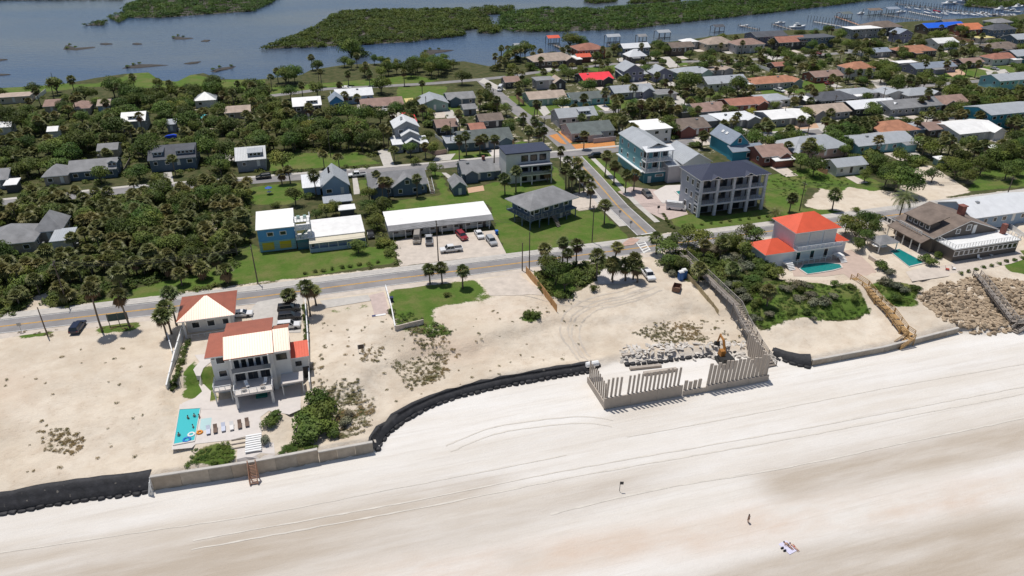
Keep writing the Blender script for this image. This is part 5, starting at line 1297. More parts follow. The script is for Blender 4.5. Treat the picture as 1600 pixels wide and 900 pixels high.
# right block
MB().box(7.3, 10.2, 4.8, 12.0, -.3, 8.2).build('wing_wall', sW, o)
r3 = roof_mb('gx', 3.0, 9.6, 8.6, 2.0).build('wing_roof', [ROOF['vr'], M_WHITE], o); r3.location = (9.0, 8.6, 0)
MB().box(10.2, 13.2, 6.5, 10.5, -.3, 5.0).build('side_wall', sW, o)
r4 = roof_mb('shed', 3.4, 4.6, 5.2, 0.8).build('side_roof', [ROOF['rd'], M_WHITE], o); r4.location = (11.8, 8.4, 0)
# balcony of the top floor
MB().box(0.0, 6.7, 2.9, 4.2, 5.7, 5.95).build('balcony', M_WHITE, o)
MB().box(0.0, 6.7, 2.86, 2.96, 5.95, 6.9).build('balcony_glass', mat('tinted_glass_panel', (0.10, 0.12, 0.15), 0.15, spec=0.6), o)
for x in (0.0, 6.45): MB().box(x, x + .25, 2.9, 3.15, 3.2, 8.8).build('balcony_column', sW, o)
for k in range(5): window(o, 'f', 0, 0, 0.9 + k * 1.25, 7.0, 1.0, 2.0, y=-4.2)
for k in range(3):
    for s in (-.42, .42): window(o, 'f', 0, 0, 1.1 + k * 2.2 + s, 4.4, .75, 1.9, y=-4.2, dark=True)
for z in (4.3, 7.2): window(o, 'f', 0, 0, -2.0, z, 1.5, 1.4, y=-6.0)
for x in (-2.6, -1.6): window(o, 'f', 0, 0, x, 1.6, .8, 1.8, y=-6.0)
window(o, 'f', 0, 0, 8.7, 6.8, 1.7, 1.2, y=-4.8, dark=True); window(o, 'f', 0, 0, 11.4, 3.6, 1.0, .9, y=-6.5, dark=True); door(o, 'f', 0, 0, 12.6, 0.1, 1.2, 2.6, 'd', y=-6.5)
for k in range(2):
    window(o, 'l', 0, 0, -10.5 + k * 0, 7.0 - 3 * k, 1.2, 1.2, y=3.6)
MB().box(-3.8, -0.7, 2.6, 6.0, 2.6, 2.9).build('side_deck', M_PATIO, o); railing(o, [(-3.7, 6, 2.9), (-3.7, 2.7, 2.9), (-.7, 2.7, 2.9)], .9, M_WHITE, 1.0)
for x, y in ((-3.7, 2.7), (-.9, 2.7)): MB().box(x, x + .2, y, y + .2, -.1, 2.6).build('deck_post', sW, o)
MB().box(8.0, 12.0, 1.6, 4.8, 2.6, 2.9).build('side_deck', M_PATIO, o)
for x, y in ((8.1, 1.7), (11.7, 1.7)): MB().box(x, x + .2, y, y + .2, -.1, 2.6).build('deck_post', sW, o)
for x, rz in ((2.4, .4), (5.2, -.3)):
    q = MB().loft([[(-.3, 0, .35), (.3, 0, .35), (.3, 0, .43), (-.3, 0, .43)], [(-.3, .7, .4), (.3, .7, .4), (.3, .7, .48), (-.3, .7, .48)], [(-.3, 1.1, 1.0), (.3, 1.1, 1.0), (.3, 1.12, 1.08), (-.3, 1.12, 1.08)]])
    for sx in (-.28, .22):
        for sy in (0.02, .62): q.box(sx, sx + .06, sy, sy + .06, 0, .4)
    c_ = thing('deck_chair', 'white deck chair on the villa sea terrace, ' + ('left' if x < 4 else 'right') + ' one', 'chair', A + dv * x + nv * 1.6 + Vector((0, 0, 3.2)), GRID + rz, 'deck chairs on the villa terrace')
    q.build('seat_frame', M_WHITE, c_)
for x, rz in ((1.7, 0), (4.9, 0)):
    t_ = thing('terrace_table', 'low dark table on the villa terrace near the ' + ('left' if x < 3 else 'right') + ' corner', 'table', A + dv * x + nv * .9 + Vector((0, 0, 3.2)), GRID, 'tables on the villa terrace')
    MB().lathe([(.5, .42), (.5, .48)], 12).build('top', M_WOODG, t_); MB().lathe([(.25, 0), (.08, .05), (.08, .42)], 8).build('leg', M_DARK, t_)
t_ = thing('patio_sofa', 'green sofa under the villa terrace', 'sofa', A + dv * 4.2 + nv * 2.6, GRID)
MB().box(-1.0, 1.0, -.4, .4, .15, .45).build('seat', mat('green_cushion', (0.02, 0.16, 0.13), 0.8), t_); MB().box(-1.0, 1.0, .3, .5, .4, .95).build('backrest', mat('green_cushion', (0, 0, 0)), t_)
FOOT.append([tuple(A + dv * x + nv * y)[:2] for x, y in ((-4.5, -0.5), (14, -.5), (14, 15), (-4.5, 15))])
KEEP.append((322, 492, 472, 642, A.y)); LANDMARKS.append((A.x + 3, A.y + 4, 'the white villa'))

# gate house with pyramid roof
A, dv_, w1, ang = fit(275, 504, 367, 4.3); d1 = 11.0
c = A + dv_ * w1 / 2 + nv * d1 / 2; c.z = -0.2
o = thing('gatehouse', 'red pyramid-roofed garage house beside the villa driveway', 'garage', c, ang)
X, Y = w1 / 2, d1 / 2
roof_mb('hip', w1, d1, 4.5, 2.4, hipx=0.3).build('roof', [ROOF['vr'], M_WHITE], o)
MB().box(-X + 1.2, X - 1.0, -Y + 2.6, Y - 1.0, -.6, 4.3).build('wall', sW, o)
for x in (-X + .9, X - 1.6): MB().box(x, x + .4, -Y + .6, -Y + 1.0, -1.2, 4.3).build('column', sW, o)
MB().box(-X + .8, X - 1.0, -Y + .5, -Y + 2.6, -1.2, -.1).build('lower_porch', WALL['dk'], o)
for k in range(3): window(o, 'f', 0, 0, -X + 3 + k * 3, 1.9, 1.5, 1.4, y=Y - 2.6)
door(o, 'r', 0, 0, 1, 0, 2.6, 2.3, 'w', y=X - 1.0)
railing(o, [(-X + .9, -Y + .6, -.1), (X - 3.0, -Y + .6, -.1), (X - 1.2, -Y + 1.2, .6)], .9, M_WHITE, 1.1)
for k in range(7): MB().box(X - 4.6 - k * .45, X - 4.2 - k * .45, -Y - 1.0, -Y + .4, .0 - k * .18, .14 - k * .18).build('stair_step', M_CONC, o)
FOOT.append([tuple(c + dv_ * x + nv * y)[:2] for x, y in ((-X, -Y), (X, -Y), (X, Y), (-X, Y))])
KEEP.append((275, 450, 373, 530, A.y)); LANDMARKS.append((c.x, c.y, 'the villa garage'))
# ================================================================== sea walls, sandbags, sheet piles, stairs
def W3(px, z): return P(px[0], px[1], z)
def along(px, z, step):
    return resample([P(a, b, z) for a, b in px], step)

def rock_mesh(name, m, seed, flat=0.75):
    r = random.Random(seed); b = bmesh.new(); bmesh.ops.create_icosphere(b, subdivisions=1, radius=0.5)
    for v_ in b.verts:
        v_.co *= 0.75 + 0.5 * r.random(); v_.co.z *= flat
    me = bpy.data.meshes.new(name); b.to_mesh(me); b.free(); me.materials.append(m); return me
def bag_mesh(name, m, seed):
    r = random.Random(seed); b = bmesh.new(); bmesh.ops.create_uvsphere(b, u_segments=10, v_segments=6, radius=1.0)
    for v_ in b.verts:
        for i, k in enumerate((0.55, 0.6, 0.7)):
            v_.co[i] = math.copysign(abs(v_.co[i]) ** k, v_.co[i])
        v_.co.x *= 0.55; v_.co.y *= 0.5; v_.co.z *= 0.5
        v_.co *= 0.93 + 0.14 * r.random()
    me = bpy.data.meshes.new(name); b.to_mesh(me); b.free(); me.materials.append(m)
    me.polygons.foreach_set('use_smooth', [True] * len(me.polygons)); return me
BAGS = [bag_mesh('sandbag', M_BAG, k) for k in range(5)]

def bag_wall(label, px, top,  width=2.3, bag=1.15):
    pts = along(px, BEACH_Z, 1.6)
    o = thing('sandbag_wall', label, 'sandbag wall', pts[0])
    mb = MB(); n = len(pts); rows = []
    prof = [(-0.35, -0.1), (-0.25, 0.75), (0.35, min(1.25, top * .75)), (.8, top * .85), (width * .6, top * 0.9), (width * 0.8, top), (width, top + 0.06), (width + 0.5, top - 0.8)]
    for k, p in enumerate(pts):
        d = pts[min(k + 1, n - 1)] - pts[max(k - 1, 0)]; d.normalize(); nn = Vector((-d.y, d.x, 0))
        wob = random.uniform(-0.25, 0.25)
        row_ = []
        for a, z in prof:
            q = p + nn * (a + (wob if a > 1 else 0) + random.uniform(-.08, .08)); g_ = hz(q.x, q.y) - BEACH_Z
            zz = z if a < .2 else max(z if a < 1.5 else 0, g_ + .3) if a < width + .2 else g_ - .5
            row_.append(Vector((q.x, q.y, BEACH_Z + zz + random.uniform(-.06, .06))) - pts[0])
        rows.append(row_)
    for r_ in rows: mb.v += [tuple(q) for q in r_]
    K = len(prof)
    for k in range(n - 1):
        for j in range(K - 1): mb.f.append((k * K + j, (k + 1) * K + j, (k + 1) * K + j + 1, k * K + j + 1)); mb.m.append(0)
    if width > 1: mb.build('liner', M_BLACK, o, smooth=True)
    for row in range(1):
        bp = along(px, BEACH_Z, bag)
        for k in range(len(bp) - 1):
            d = bp[k + 1] - bp[k]; d.z = 0; L_ = d.length; d.normalize(); nn = Vector((-d.y, d.x, 0))
            p = bp[k].lerp(bp[k + 1], .5 + .3 * row) - pts[0] + nn * (-.3 + random.uniform(-.15, .15)) + Vector((0, 0, random.uniform(.05, .25)))
            b = link('sandbag', random.choice(BAGS), o, p, math.atan2(d.y, d.x) + random.uniform(-.4, .4), (L_ * random.uniform(.7, .98), random.uniform(.7, 1.15), random.uniform(.45, .8)))
    for k in range(0, n, 3):
        FOOT.append([(pts[k].x + a, pts[k].y + b) for a, b in ((-3, -1), (3, -1), (3, 4), (-3, 4))])
    return o
bag_wall('black geotextile sandbag wall at the left edge of the beach', [(-200, 833), (-60, 812), (0, 802), (100, 785), (180, 774), (236, 767)], 2.1, 2.1)
bag_wall('long curved black geotextile sandbag wall in the middle of the beach', [(586, 706), (589, 699), (600, 682), (620, 664), (650, 646), (690, 628), (740, 613), (800, 600), (860, 590), (922, 580)], 1.55, 1.15)
bag_wall('short black sandbag wall right of the boardwalk stairs', [(1204, 556), (1222, 562), (1245, 570), (1266, 573)], 2.0, 2.6)

M_SEAW = [mat('seawall_a', (0.36, 0.30, 0.235), 0.9, noise=0.18, nscale=0.8, bump=0.15), mat('seawall_b', (0.40, 0.345, 0.28), 0.9, noise=0.18, nscale=0.8, bump=0.15), mat('seawall_c', (0.33, 0.29, 0.24), 0.9, noise=0.2, nscale=0.8, bump=0.15)]
def seawall(label, px, top, step=3.0, th=0.35, cap=M_CONC, pil=False):
    pts = along(px, BEACH_Z, step); o = thing('seawall', label, 'seawall', pts[0])
    for k in range(len(pts) - 1):
        a, b = pts[k] - pts[0], pts[k + 1] - pts[0]; d = (b - a); d.z = 0; d.normalize(); nn = Vector((-d.y, d.x, 0))
        a2 = a + d * .02; b2 = b - d * .02; q = random.uniform(-.02, .02)
        MB().hull8([a2 + nn * q + Vector((0, 0, -.6)), b2 + nn * q + Vector((0, 0, -.6)), b2 + nn * th + Vector((0, 0, -.6)), a2 + nn * th + Vector((0, 0, -.6)),
                    a2 + nn * q + Vector((0, 0, top)), b2 + nn * q + Vector((0, 0, top)), b2 + nn * th + Vector((0, 0, top)), a2 + nn * th + Vector((0, 0, top))]).build('panel', M_SEAW[k % 3], o)
        MB().hull8([a - nn * .08 + Vector((0, 0, top + .003)), b - nn * .08 + Vector((0, 0, top + .003)), b + nn * (th + .1) + Vector((0, 0, top + .003)), a + nn * (th + .1) + Vector((0, 0, top + .003)),
                    a - nn * .08 + Vector((0, 0, top + .18)), b - nn * .08 + Vector((0, 0, top + .18)), b + nn * (th + .1) + Vector((0, 0, top + .18)), a + nn * (th + .1) + Vector((0, 0, top + .18))]).build('cap', cap, o)
    return o
seawall('tan concrete sea wall below the villa', [(241, 766.5), (330, 753), (400, 742), (499, 723)], 2.75)
seawall('lower tan concrete sea wall right of the villa steps', [(500, 723), (584, 707.5)], 2.2)
seawall('low tan concrete sea wall below the red-roofed house', [(1268, 572), (1380, 551), (1496, 521)], 1.3, 3.4)

# --- sheet pile enclosure
o = thing('sheet_pile_wall', 'unfinished concrete pile wall boxed out onto the beach', 'pile wall', P(944, 640, BEACH_Z)); O = P(944, 640, BEACH_Z)
ME_PILE = MB().box(-.5, .5, -.11, .11, 0, 1).mesh('pile', M_PILE)
def piles(px0, px1, solid, lo, hi, sp, wd, lean=0.045, skip=()):
    a, b = P(*px0, BEACH_Z) - O, P(*px1, BEACH_Z) - O; d = b - a; L_ = d.length; d.normalize(); nn = Vector((-d.y, d.x, 0)); rz = math.atan2(d.y, d.x)
    n = int(L_ / sp)
    if solid:
        m = max(1, int(L_ / 4.5))
        for k in range(m):
            p, q = a.lerp(b, k / m) + d * .02, a.lerp(b, (k + 1) / m) - d * .02
            MB().hull8([p + nn * .14 + Vector((0, 0, -.8)), q + nn * .14 + Vector((0, 0, -.8)), q + nn * .36 + Vector((0, 0, -.8)), p + nn * .36 + Vector((0, 0, -.8)),
                        p + nn * .14 + Vector((0, 0, solid)), q + nn * .14 + Vector((0, 0, solid)), q + nn * .36 + Vector((0, 0, solid)), p + nn * .36 + Vector((0, 0, solid))]).build('base_panel', M_PILE, o)
    for k in range(n):
        if k in skip: continue
        p = a + d * ((k + .5) * sp); h = random.uniform(lo, hi)
        c = link('pile', ME_PILE, o, p + Vector((0, 0, -.5)) + nn * .5, rz, (wd * random.uniform(.95, 1.05), 1, h + .5))
        c.rotation_euler = (0, lean, rz)
piles((944, 640), (1066, 618.5), 2.4, 6.3, 6.7, 0.86, 0.36, skip=(4,))
piles((1067, 618.4), (1103, 612.5), 1.0, 2.6, 3.2, 0.98, 0.66)
piles((1103, 612.5), (1201, 595), 1.3, 5.6, 6.3, 0.88, 0.62)
piles((1201, 595), (1167, 548), 0, 5.0, 5.6, 0.86, 0.56)
piles((916, 597), (943, 639), 1.3, 5.0, 5.6, 0.95, 0.3, 0.0)

# --- concrete beams and rubble behind the piles
for i, (a, b, hh, lab) in enumerate([((984, 576), (1033, 571), .5, 'long precast concrete beam lying on the sand, rear one'), ((1006, 584), (1057, 577), .7, 'long precast concrete beam lying just behind the pile tops'), ((972, 556), (1028, 546), .5, 'precast concrete beam lying on top of the rubble')]):
    z = BEACH_Z + (.9 if i == 2 else .2); p, q = P(*a, z), P(*b, z)
    tag(MB().bar(p, q, .75, hh).build('concrete_beam', M_PILE), lab, 'concrete beam', 'concrete beams behind the pile wall')
M_RUB = mat('white_rubble', (0.58, 0.54, 0.49), 0.9, noise=0.2, nscale=2.0, bump=0.3, rnd=0.2)
RUB = [rock_mesh('rubble_piece', M_RUB, 40 + k, 0.45) for k in range(5)]
o = thing('rubble_bank', 'bank of broken white concrete rubble behind the pile wall', 'rubble', P(1060, 552, BEACH_Z)); O = o.location.copy()
for k in range(260):
    t = random.random(); x = 968 + 196 * t; y = 553 - 10 * t + random.uniform(-9, 12)
    p = P(x, y, BEACH_Z + .6); p.z = max(BEACH_Z, hz(p.x, p.y)) + random.uniform(.0, .35)
    b = link('rubble_piece', random.choice(RUB), o, p - O, 0, (random.uniform(.4, 2.2), random.uniform(.3, 1.1), random.uniform(.25, .7))); b.rotation_euler = (random.uniform(-.4, .4), random.uniform(-.4, .4), random.uniform(0, 6))
bag_wall('torn black sandbag row under the white rubble', [(975, 569), (1010, 567), (1060, 561), (1090, 557), (1160, 548)], 0.9, .5)

# --- rock revetment
o = thing('rock_revetment', 'slope of tan boulders between the sea wall and the right edge', 'revetment', P(1520, 480, -3)); O = o.location.copy()
ROCKS = [rock_mesh('boulder', M_STONE, k) for k in range(7)]
poly = [tuple(G(a, b))[:2] for a, b in [(1432, 462), (1470, 446), (1505, 436), (1545, 431), (1620, 445), (1660, 495), (1606, 515), (1545, 524), (1496, 520), (1470, 500)]]
xs = [p[0] for p in poly]; ys = [p[1] for p in poly]; cand = []
while len(cand) < 2000:
    x, y = random.uniform(min(xs), max(xs)), random.uniform(min(ys), max(ys))
    if inside(poly, np.array([x]), np.array([y]))[0]: cand.append((x, y))
far = MB()
for k, (x, y) in enumerate(cand):
    z = hz(x, y); s_ = random.uniform(.4, 1.1)
    if k < 300:
        s_ = random.uniform(.7, 1.5)
        b = link('boulder', random.choice(ROCKS), o, Vector((x, y, z + .25)) - O, 0, (s_ * random.uniform(.8, 1.3), s_, s_ * random.uniform(.7, 1))); b.rotation_euler = (random.uniform(0, 6), random.uniform(0, 6), random.uniform(0, 6))
    else:
        me_ = random.choice(ROCKS); M_ = Matrix.Translation(Vector((x, y, z + .1)) - O) @ Matrix.Rotation(random.uniform(0, 6), 4, 'Z') @ Matrix.Diagonal((s_ * 1.15, s_, s_ * .8, 1))
        i0 = len(far.v); far.v += [tuple(M_ @ v_.co) for v_ in me_.vertices]
        for p in me_.polygons: far.f.append(tuple(i0 + q for q in p.vertices)); far.m.append(0)
far.build('small_boulders', M_STONE, o, fix=False)['kind'] = 'stuff'
FOOT.append(poly); LANDMARKS.append((O.x, O.y, 'the boulder slope'))

# --- stairs and boardwalks
def walkway(name, label, cat, runs, width, m, rail=1.05, post=2.4):
    """runs: list of (start, end, kind) in world; kind deck or stair"""
    o = thing(name, label, cat, runs[0][0]); O = runs[0][0]
    for a, b, kind in runs:
        a, b = a - O, b - O; d = b - a; h = Vector((d.x, d.y, 0)); L_ = h.length; h.normalize(); nn = Vector((-h.y, h.x, 0)); rz = math.atan2(h.y, h.x)
        if kind == 'deck':
            n = max(1, int(L_ / 0.62)); me_ = MB().box(0, L_ / n - .03, -width / 2, width / 2, -.06, 0).mesh('plank', m)
            for k in range(n): link('plank', me_, o, a.lerp(b, k / n), rz)
        else:
            n = max(3, int(abs(d.z) / .21)); me_ = MB().box(0, L_ / n * .92, -width / 2, width / 2, -.06, 0).mesh('step', m)
            for k in range(n): link('step', me_, o, a.lerp(b, (k + .3) / n), rz)
            for s in (-1, 1): MB().bar(a + nn * s * width / 2 - Vector((0, 0, .18)), b + nn * s * width / 2 - Vector((0, 0, .18)), .08, .3).build('stringer', m, o)
        n = max(1, int(L_ / post))
        for s in (-1, 1):
            mb = MB(); e0, e1 = a + nn * s * (width / 2 + .05), b + nn * s * (width / 2 + .05)
            for q in (rail, rail * .62, rail * .3): mb.bar(e0 + Vector((0, 0, q)), e1 + Vector((0, 0, q)), .1 if q == rail else .06, .12 if q == rail else .1)
            mb.build('handrail', M_RAILG if m is M_WOODG else m, o)
            for k in range(n + 1):
                p = e0.lerp(e1, k / n); gz = hz(p.x + O.x, p.y + O.y) - O.z
                MB().box(p.x - .07, p.x + .07, p.y - .07, p.y + .07, gz - .3, p.z + rail).build('post', m, o)
    return o
W = lambda a, b, z: P(a, b, z)
walkway('boardwalk', 'grey wooden boardwalk and stairs crossing the dune to the beach', 'boardwalk',
        [(W(1068, 399, 1.0), W(1108, 436, .9), 'deck'), (W(1108, 436, .9), W(1152, 478, .5), 'deck'), (W(1152, 478, .5), W(1161, 497, -.9), 'stair'), (W(1161, 499, -.9), W(1183, 538, -2.6), 'stair'), (W(1183, 538, -2.6), W(1206, 572, -4.4), 'stair')], 2.0, M_WOODG)
walkway('beach_stair', 'new yellow wooden stair zigzagging down the dune', 'stairs',
        [(W(1334, 434, -.2), W(1352, 446, -.3), 'deck'), (W(1352, 446, -.3), W(1372, 470, -1.4), 'stair'), (W(1372, 470, -1.4), W(1392, 488, -2.0), 'stair'), (W(1392, 488, -2.0), W(1412, 516, -2.7), 'stair'), (W(1412, 516, -2.7), W(1424, 524, -2.7), 'deck'), (W(1424, 526, -2.7), W(1401, 543, -4.4), 'stair')], 1.7, M_WOODY)
walkway('beach_stair', 'weathered stair running down across the boulders', 'stairs',
        [(W(1526, 428, -.4), W(1540, 444, -.6), 'deck'), (W(1540, 444, -.6), W(1585, 503, -2.9), 'stair'), (W(1585, 503, -2.9), W(1606, 503, -2.9), 'deck'), (W(1608, 503, -2.9), W(1584, 519, -4.4), 'stair')], 1.6, M_WOODG)
walkway('beach_stair', 'short reddish wooden stair on the villa sea wall', 'stairs', [(W(393.5, 726, -1.55), W(397, 756, -4.35), 'stair')], 1.15, M_WOODR, .9, 1.4)
walkway('beach_stair', 'short white stair where the sandbags meet the sea wall', 'stairs', [(W(234, 752, -2.2), W(233, 769, -4.35), 'stair')], 1.2, M_WHITE, .3, 2.0)

# ================================================================== fences, walls and garden of the villa
def fence(name, label, px, h, m, step=2.4, th=.1, z=None, gap=.0, cat='fence', tops=.05):
    pts = resample([G(*p) for p in px], step); o = thing(name, label, cat, pts[0])
    for k in range(len(pts) - 1):
        a, b = pts[k] - pts[0], pts[k + 1] - pts[0]; d = b - a; d.z = 0; d.normalize(); nn = Vector((-d.y, d.x, 0)); hh = h + random.uniform(-tops, tops)
        a2, b2 = a + d * gap, b - d * gap
        MB().hull8([a2 - nn * th / 2 - Vector((0, 0, .4)), b2 - nn * th / 2 - Vector((0, 0, .4)), b2 + nn * th / 2 - Vector((0, 0, .4)), a2 + nn * th / 2 - Vector((0, 0, .4)),
                    a2 - nn * th / 2 + Vector((0, 0, hh)), b2 - nn * th / 2 + Vector((0, 0, hh)), b2 + nn * th / 2 + Vector((0, 0, hh)), a2 + nn * th / 2 + Vector((0, 0, hh))]).build('panel', m, o)
        MB().box(a.x - .08, a.x + .08, a.y - .08, a.y + .08, a.z - .3, a.z + h + .12).build('post', m, o)
    return o
fence('garden_wall', 'white garden wall on the left side of the villa', [(288, 520), (276, 560), (263, 614)], 1.9, M_WHITE, 3.0, .25, cat='wall')
fence('garden_wall', 'white garden wall on the right side of the villa', [(478, 474), (482, 530), (485, 608)], 1.7, M_WHITE, 3.0, .2, cat='wall')
fence('garden_wall', 'short white wall stub by the left palms of the villa', [(264, 532), (272, 560)], 1.8, M_WHITE, 3.0, .2, cat='wall')
fence('retaining_wall', 'low white retaining wall left of the seaside lawn', [(603, 452), (612, 485), (618, 516)], 1.1, M_WHITE, 3.0, .25, cat='wall')
fence('retaining_wall', 'short low wall of boards below the seaside lawn', [(619, 516), (640, 511), (662, 506)], 1.1, M_SANDY, 2.0, .25, cat='wall')
fence('wooden_fence', 'curved new wooden fence beside the seaside thicket', [(822, 427), (836, 444), (852, 464), (870, 488)], 1.9, mat('cedar_boards', (0.55, 0.31, 0.13), .8, noise=.15, nscale=2, stripes=('X', .25, .02)), 2.2, .08)
fence('wooden_fence', 'weathered board fence along the left side of the boardwalk', [(1068, 430), (1085, 446), (1105, 470), (1122, 492)], 1.3, mat('grey_yellow_boards', (0.42, 0.34, 0.20), .85, noise=.2, nscale=2), 2.2, .08)
fence('white_fence', 'white railing fence around the brown house garden', [(1572, 352), (1600, 372), (1640, 395)], 1.2, M_WHITE, 2.0, .08, tops=.0)
fence('white_fence', 'white rail fence by the pool left of the navy-roofed building', [(1040, 318), (1068, 322), (1090, 313)], 1.0, M_WHITE, 2.0, .06, tops=0)
fence('wall_fence', 'pale walls beside the pinkish fenced yard near the second street', [(668, 238), (680, 243), (698, 240)], 1.6, WALL['pk'], 2.5, .15, cat='wall')
fence('garden_fence', 'curved white picket fence by the three-tiered house', [(680, 214), (694, 225), (700, 238)], 1.2, M_WHITE, 1.6, .06, gap=.05)
fence('garden_wall', 'pale yard wall with pink top behind the mulch beds', [(927, 224), (945, 222), (962, 220)], 1.8, WALL['mv'], 3, .2, cat='wall')
fence('pool_wall', 'tan block wall beside the red-roofed house pool terrace', [(1357, 404), (1370, 412), (1384, 420)], 1.0, M_SANDY, 1.8, .4, cat='wall')

drape([(304, 555), (328, 553), (330, 566), (318, 576), (314, 590), (330, 612), (328, 630), (344, 630), (346, 640), (282, 640), (285, 630), (305, 622), (316, 612), (308, 592), (302, 578), (312, 566)], 'garden_path', M_PATIO, .09)
PATZ = -1.5
sheet([(281, 632), (330, 628), (420, 612), (470, 600), (470, 640), (452, 648), (420, 642), (407, 652), (409, 676), (360, 688), (306, 694), (300, 700), (268, 703)], 'patio', M_PATIO, .06, PATZ)
# pool with raised rim
M_POOLW = bpy.data.materials.new('pool_water'); M_POOLW.use_nodes = True
b_ = M_POOLW.node_tree.nodes['Principled BSDF']; b_.inputs['Base Color'].default_value = (0.07, 0.49, 0.52, 1); b_.inputs['Roughness'].default_value = .08; b_.inputs['IOR'].default_value = 1.33
_n = M_POOLW.node_tree.nodes.new('ShaderNodeTexNoise'); _n.inputs['Scale'].default_value = 1.4; _b = M_POOLW.node_tree.nodes.new('ShaderNodeBump'); _b.inputs['Strength'].default_value = .25; _b.inputs['Distance'].default_value = .1
_g = M_POOLW.node_tree.nodes.new('ShaderNodeNewGeometry'); M_POOLW.node_tree.links.new(_g.outputs['Position'], _n.inputs['Vector']); M_POOLW.node_tree.links.new(_n.outputs[0], _b.inputs['Height']); M_POOLW.node_tree.links.new(_b.outputs[0], b_.inputs['Normal'])
M_POOLG = M_POOLW.copy(); M_POOLG.name = 'green_pool_water'; M_POOLG.node_tree.nodes['Principled BSDF'].inputs['Base Color'].default_value = (0.012, 0.21, 0.20, 1)
def pool(label, px, z, m=M_POOLW, rim=.35):
    pts = [P(a, b, z) for a, b in px]; c = sum(pts, Vector()) / len(pts); o = thing('swimming_pool', label, 'pool', c)
    q = [p - c for p in pts]
    mb = MB(); mb.face([(p.x, p.y, .14) for p in q]); w_ = mb.build('water', m, o, fix=False)
    if w_.data.polygons[0].normal.z < 0: w_.data.flip_normals()
    n = len(q); out = [p * (1 + rim / max(p.length, .1)) for p in q]; mb = MB()
    for k in range(n):
        j = (k + 1) % n
        mb.hull8([(q[k].x, q[k].y, -1.2), (q[j].x, q[j].y, -1.2), (out[j].x, out[j].y, -1.2), (out[k].x, out[k].y, -1.2), (q[k].x, q[k].y, .22), (q[j].x, q[j].y, .22), (out[j].x, out[j].y, .22), (out[k].x, out[k].y, .22)])
    mb.build('rim', M_PATIO, o); FOOT.append([(p.x, p.y) for p in pts]); return o
pool('turquoise swimming pool with bathers at the villa', [(272, 695), (281, 641), (313, 639), (304, 689)], PATZ)
sheet([(314, 655), (331, 653), (329, 671), (312, 674)], 'tanning_ledge', mat('shallow_water', (0.45, 0.62, 0.62), .15, noise=.04), .075, PATZ)
pool('kidney shaped green pool below the red-roofed house', [(1250, 421), (1256, 414), (1275, 412), (1290, 411), (1312, 414), (1315, 419), (1300, 423), (1282, 426), (1262, 429)], -1.0, M_POOLG)
pool('rectangular green pool beside the brown shingle house', [(1390, 393), (1405, 390), (1444, 411), (1420, 417)], -1.0, M_POOLG)
pool('small green pool left of the navy-roofed building', [(1056, 300), (1078, 296), (1082, 303), (1062, 306)], .05, M_POOLG, .5)
pool('small blue pool among trees at the left', [(312, 181), (323, 178), (324, 184), (314, 187)], .05, M_POOLW, .3)
M_PINKP = mat('pink_paving', (0.50, 0.385, 0.32), .85, noise=.08, nscale=.8)
sheet([(1240, 432), (1237, 418), (1260, 404), (1330, 390), (1345, 400), (1372, 425), (1332, 438), (1318, 428), (1290, 432)], 'pool_terrace', M_PINKP, .05, -1.0)
sheet([(1415, 425), (1440, 418), (1475, 415), (1560, 398), (1590, 388), (1604, 404), (1580, 412), (1480, 432), (1425, 440)], 'sea_terrace', M_SANDY, .05, -1.0)
for k in range(8):
    st = MB().box(-1.3, 1.3, -.2, .2, -.12, 0).build('step', M_WHITE)
    if k == 0: TS = thing('terrace_steps', 'white steps from the villa patio down to the sea wall', 'steps', P(396, 680, PATZ), GRID)
    st.parent = TS; st.location = (.1, -.4 - k * .55, .42 - k * .03)
# planter walls beside the steps
for k, (y, ln) in enumerate(((690, 0), (696, 1), (702, 2))):
    ob = tag(MB().box(0, 3.4, -.12, .12, -.5, .35 - .1 * k).build('planter_wall', M_WOODG), 'dark timber planter wall beside the villa steps, ' + ('upper', 'middle', 'lower')[k] + ' one', 'planter', 'planter walls')
    ob.location = P(362, y, -1.7); ob.rotation_euler = (0, 0, GRID)
drape([(371, 702), (428, 692), (430, 712), (400, 722), (371, 726)], 'landing', M_PATIO, .06)

# loungers
M_LOUNGE = [mat('brown_weave', (0.15, 0.10, 0.075), .8), mat('pale_towel', (0.55, 0.58, 0.68), .9), mat('white_cloth', (0.72, 0.70, 0.68), .9)]
def lounger(px, ci, lab):
    p = P(*px, PATZ + .06); o = thing('sun_lounger', lab, 'lounger', p, GRID + .08, 'sun loungers beside the villa pool')
    MB().box(-.33, .33, -.95, .35, .28, .38).build('seat', M_LOUNGE[ci], o)
    MB().loft([[(-.33, .35, .28), (.33, .35, .28), (.33, .35, .38), (-.33, .35, .38)], [(-.33, 1.0, .7), (.33, 1.0, .7), (.33, .96, .8), (-.33, .96, .8)]]).build('backrest', M_LOUNGE[ci], o)
    for x in (-.28, .22):
        for y in (-.85, .3): MB().box(x, x + .06, y, y + .06, 0, .28).build('leg', M_DARK, o)
for k, (px, ci) in enumerate(zip([(326, 675), (337, 673), (349.5, 670.5), (362.5, 668.5), (375, 666), (386.5, 663)], (1, 0, 1, 2, 0, 0))):
    lounger(px, ci, ['leftmost lounger with a pale towel in the row beside the villa pool', 'second lounger from the pool, bare brown', 'third lounger from the pool with a blue-white towel', 'fourth lounger from the pool with a white cloth', 'fifth lounger from the pool, bare brown', 'rightmost brown lounger in the row beside the villa pool'][k])
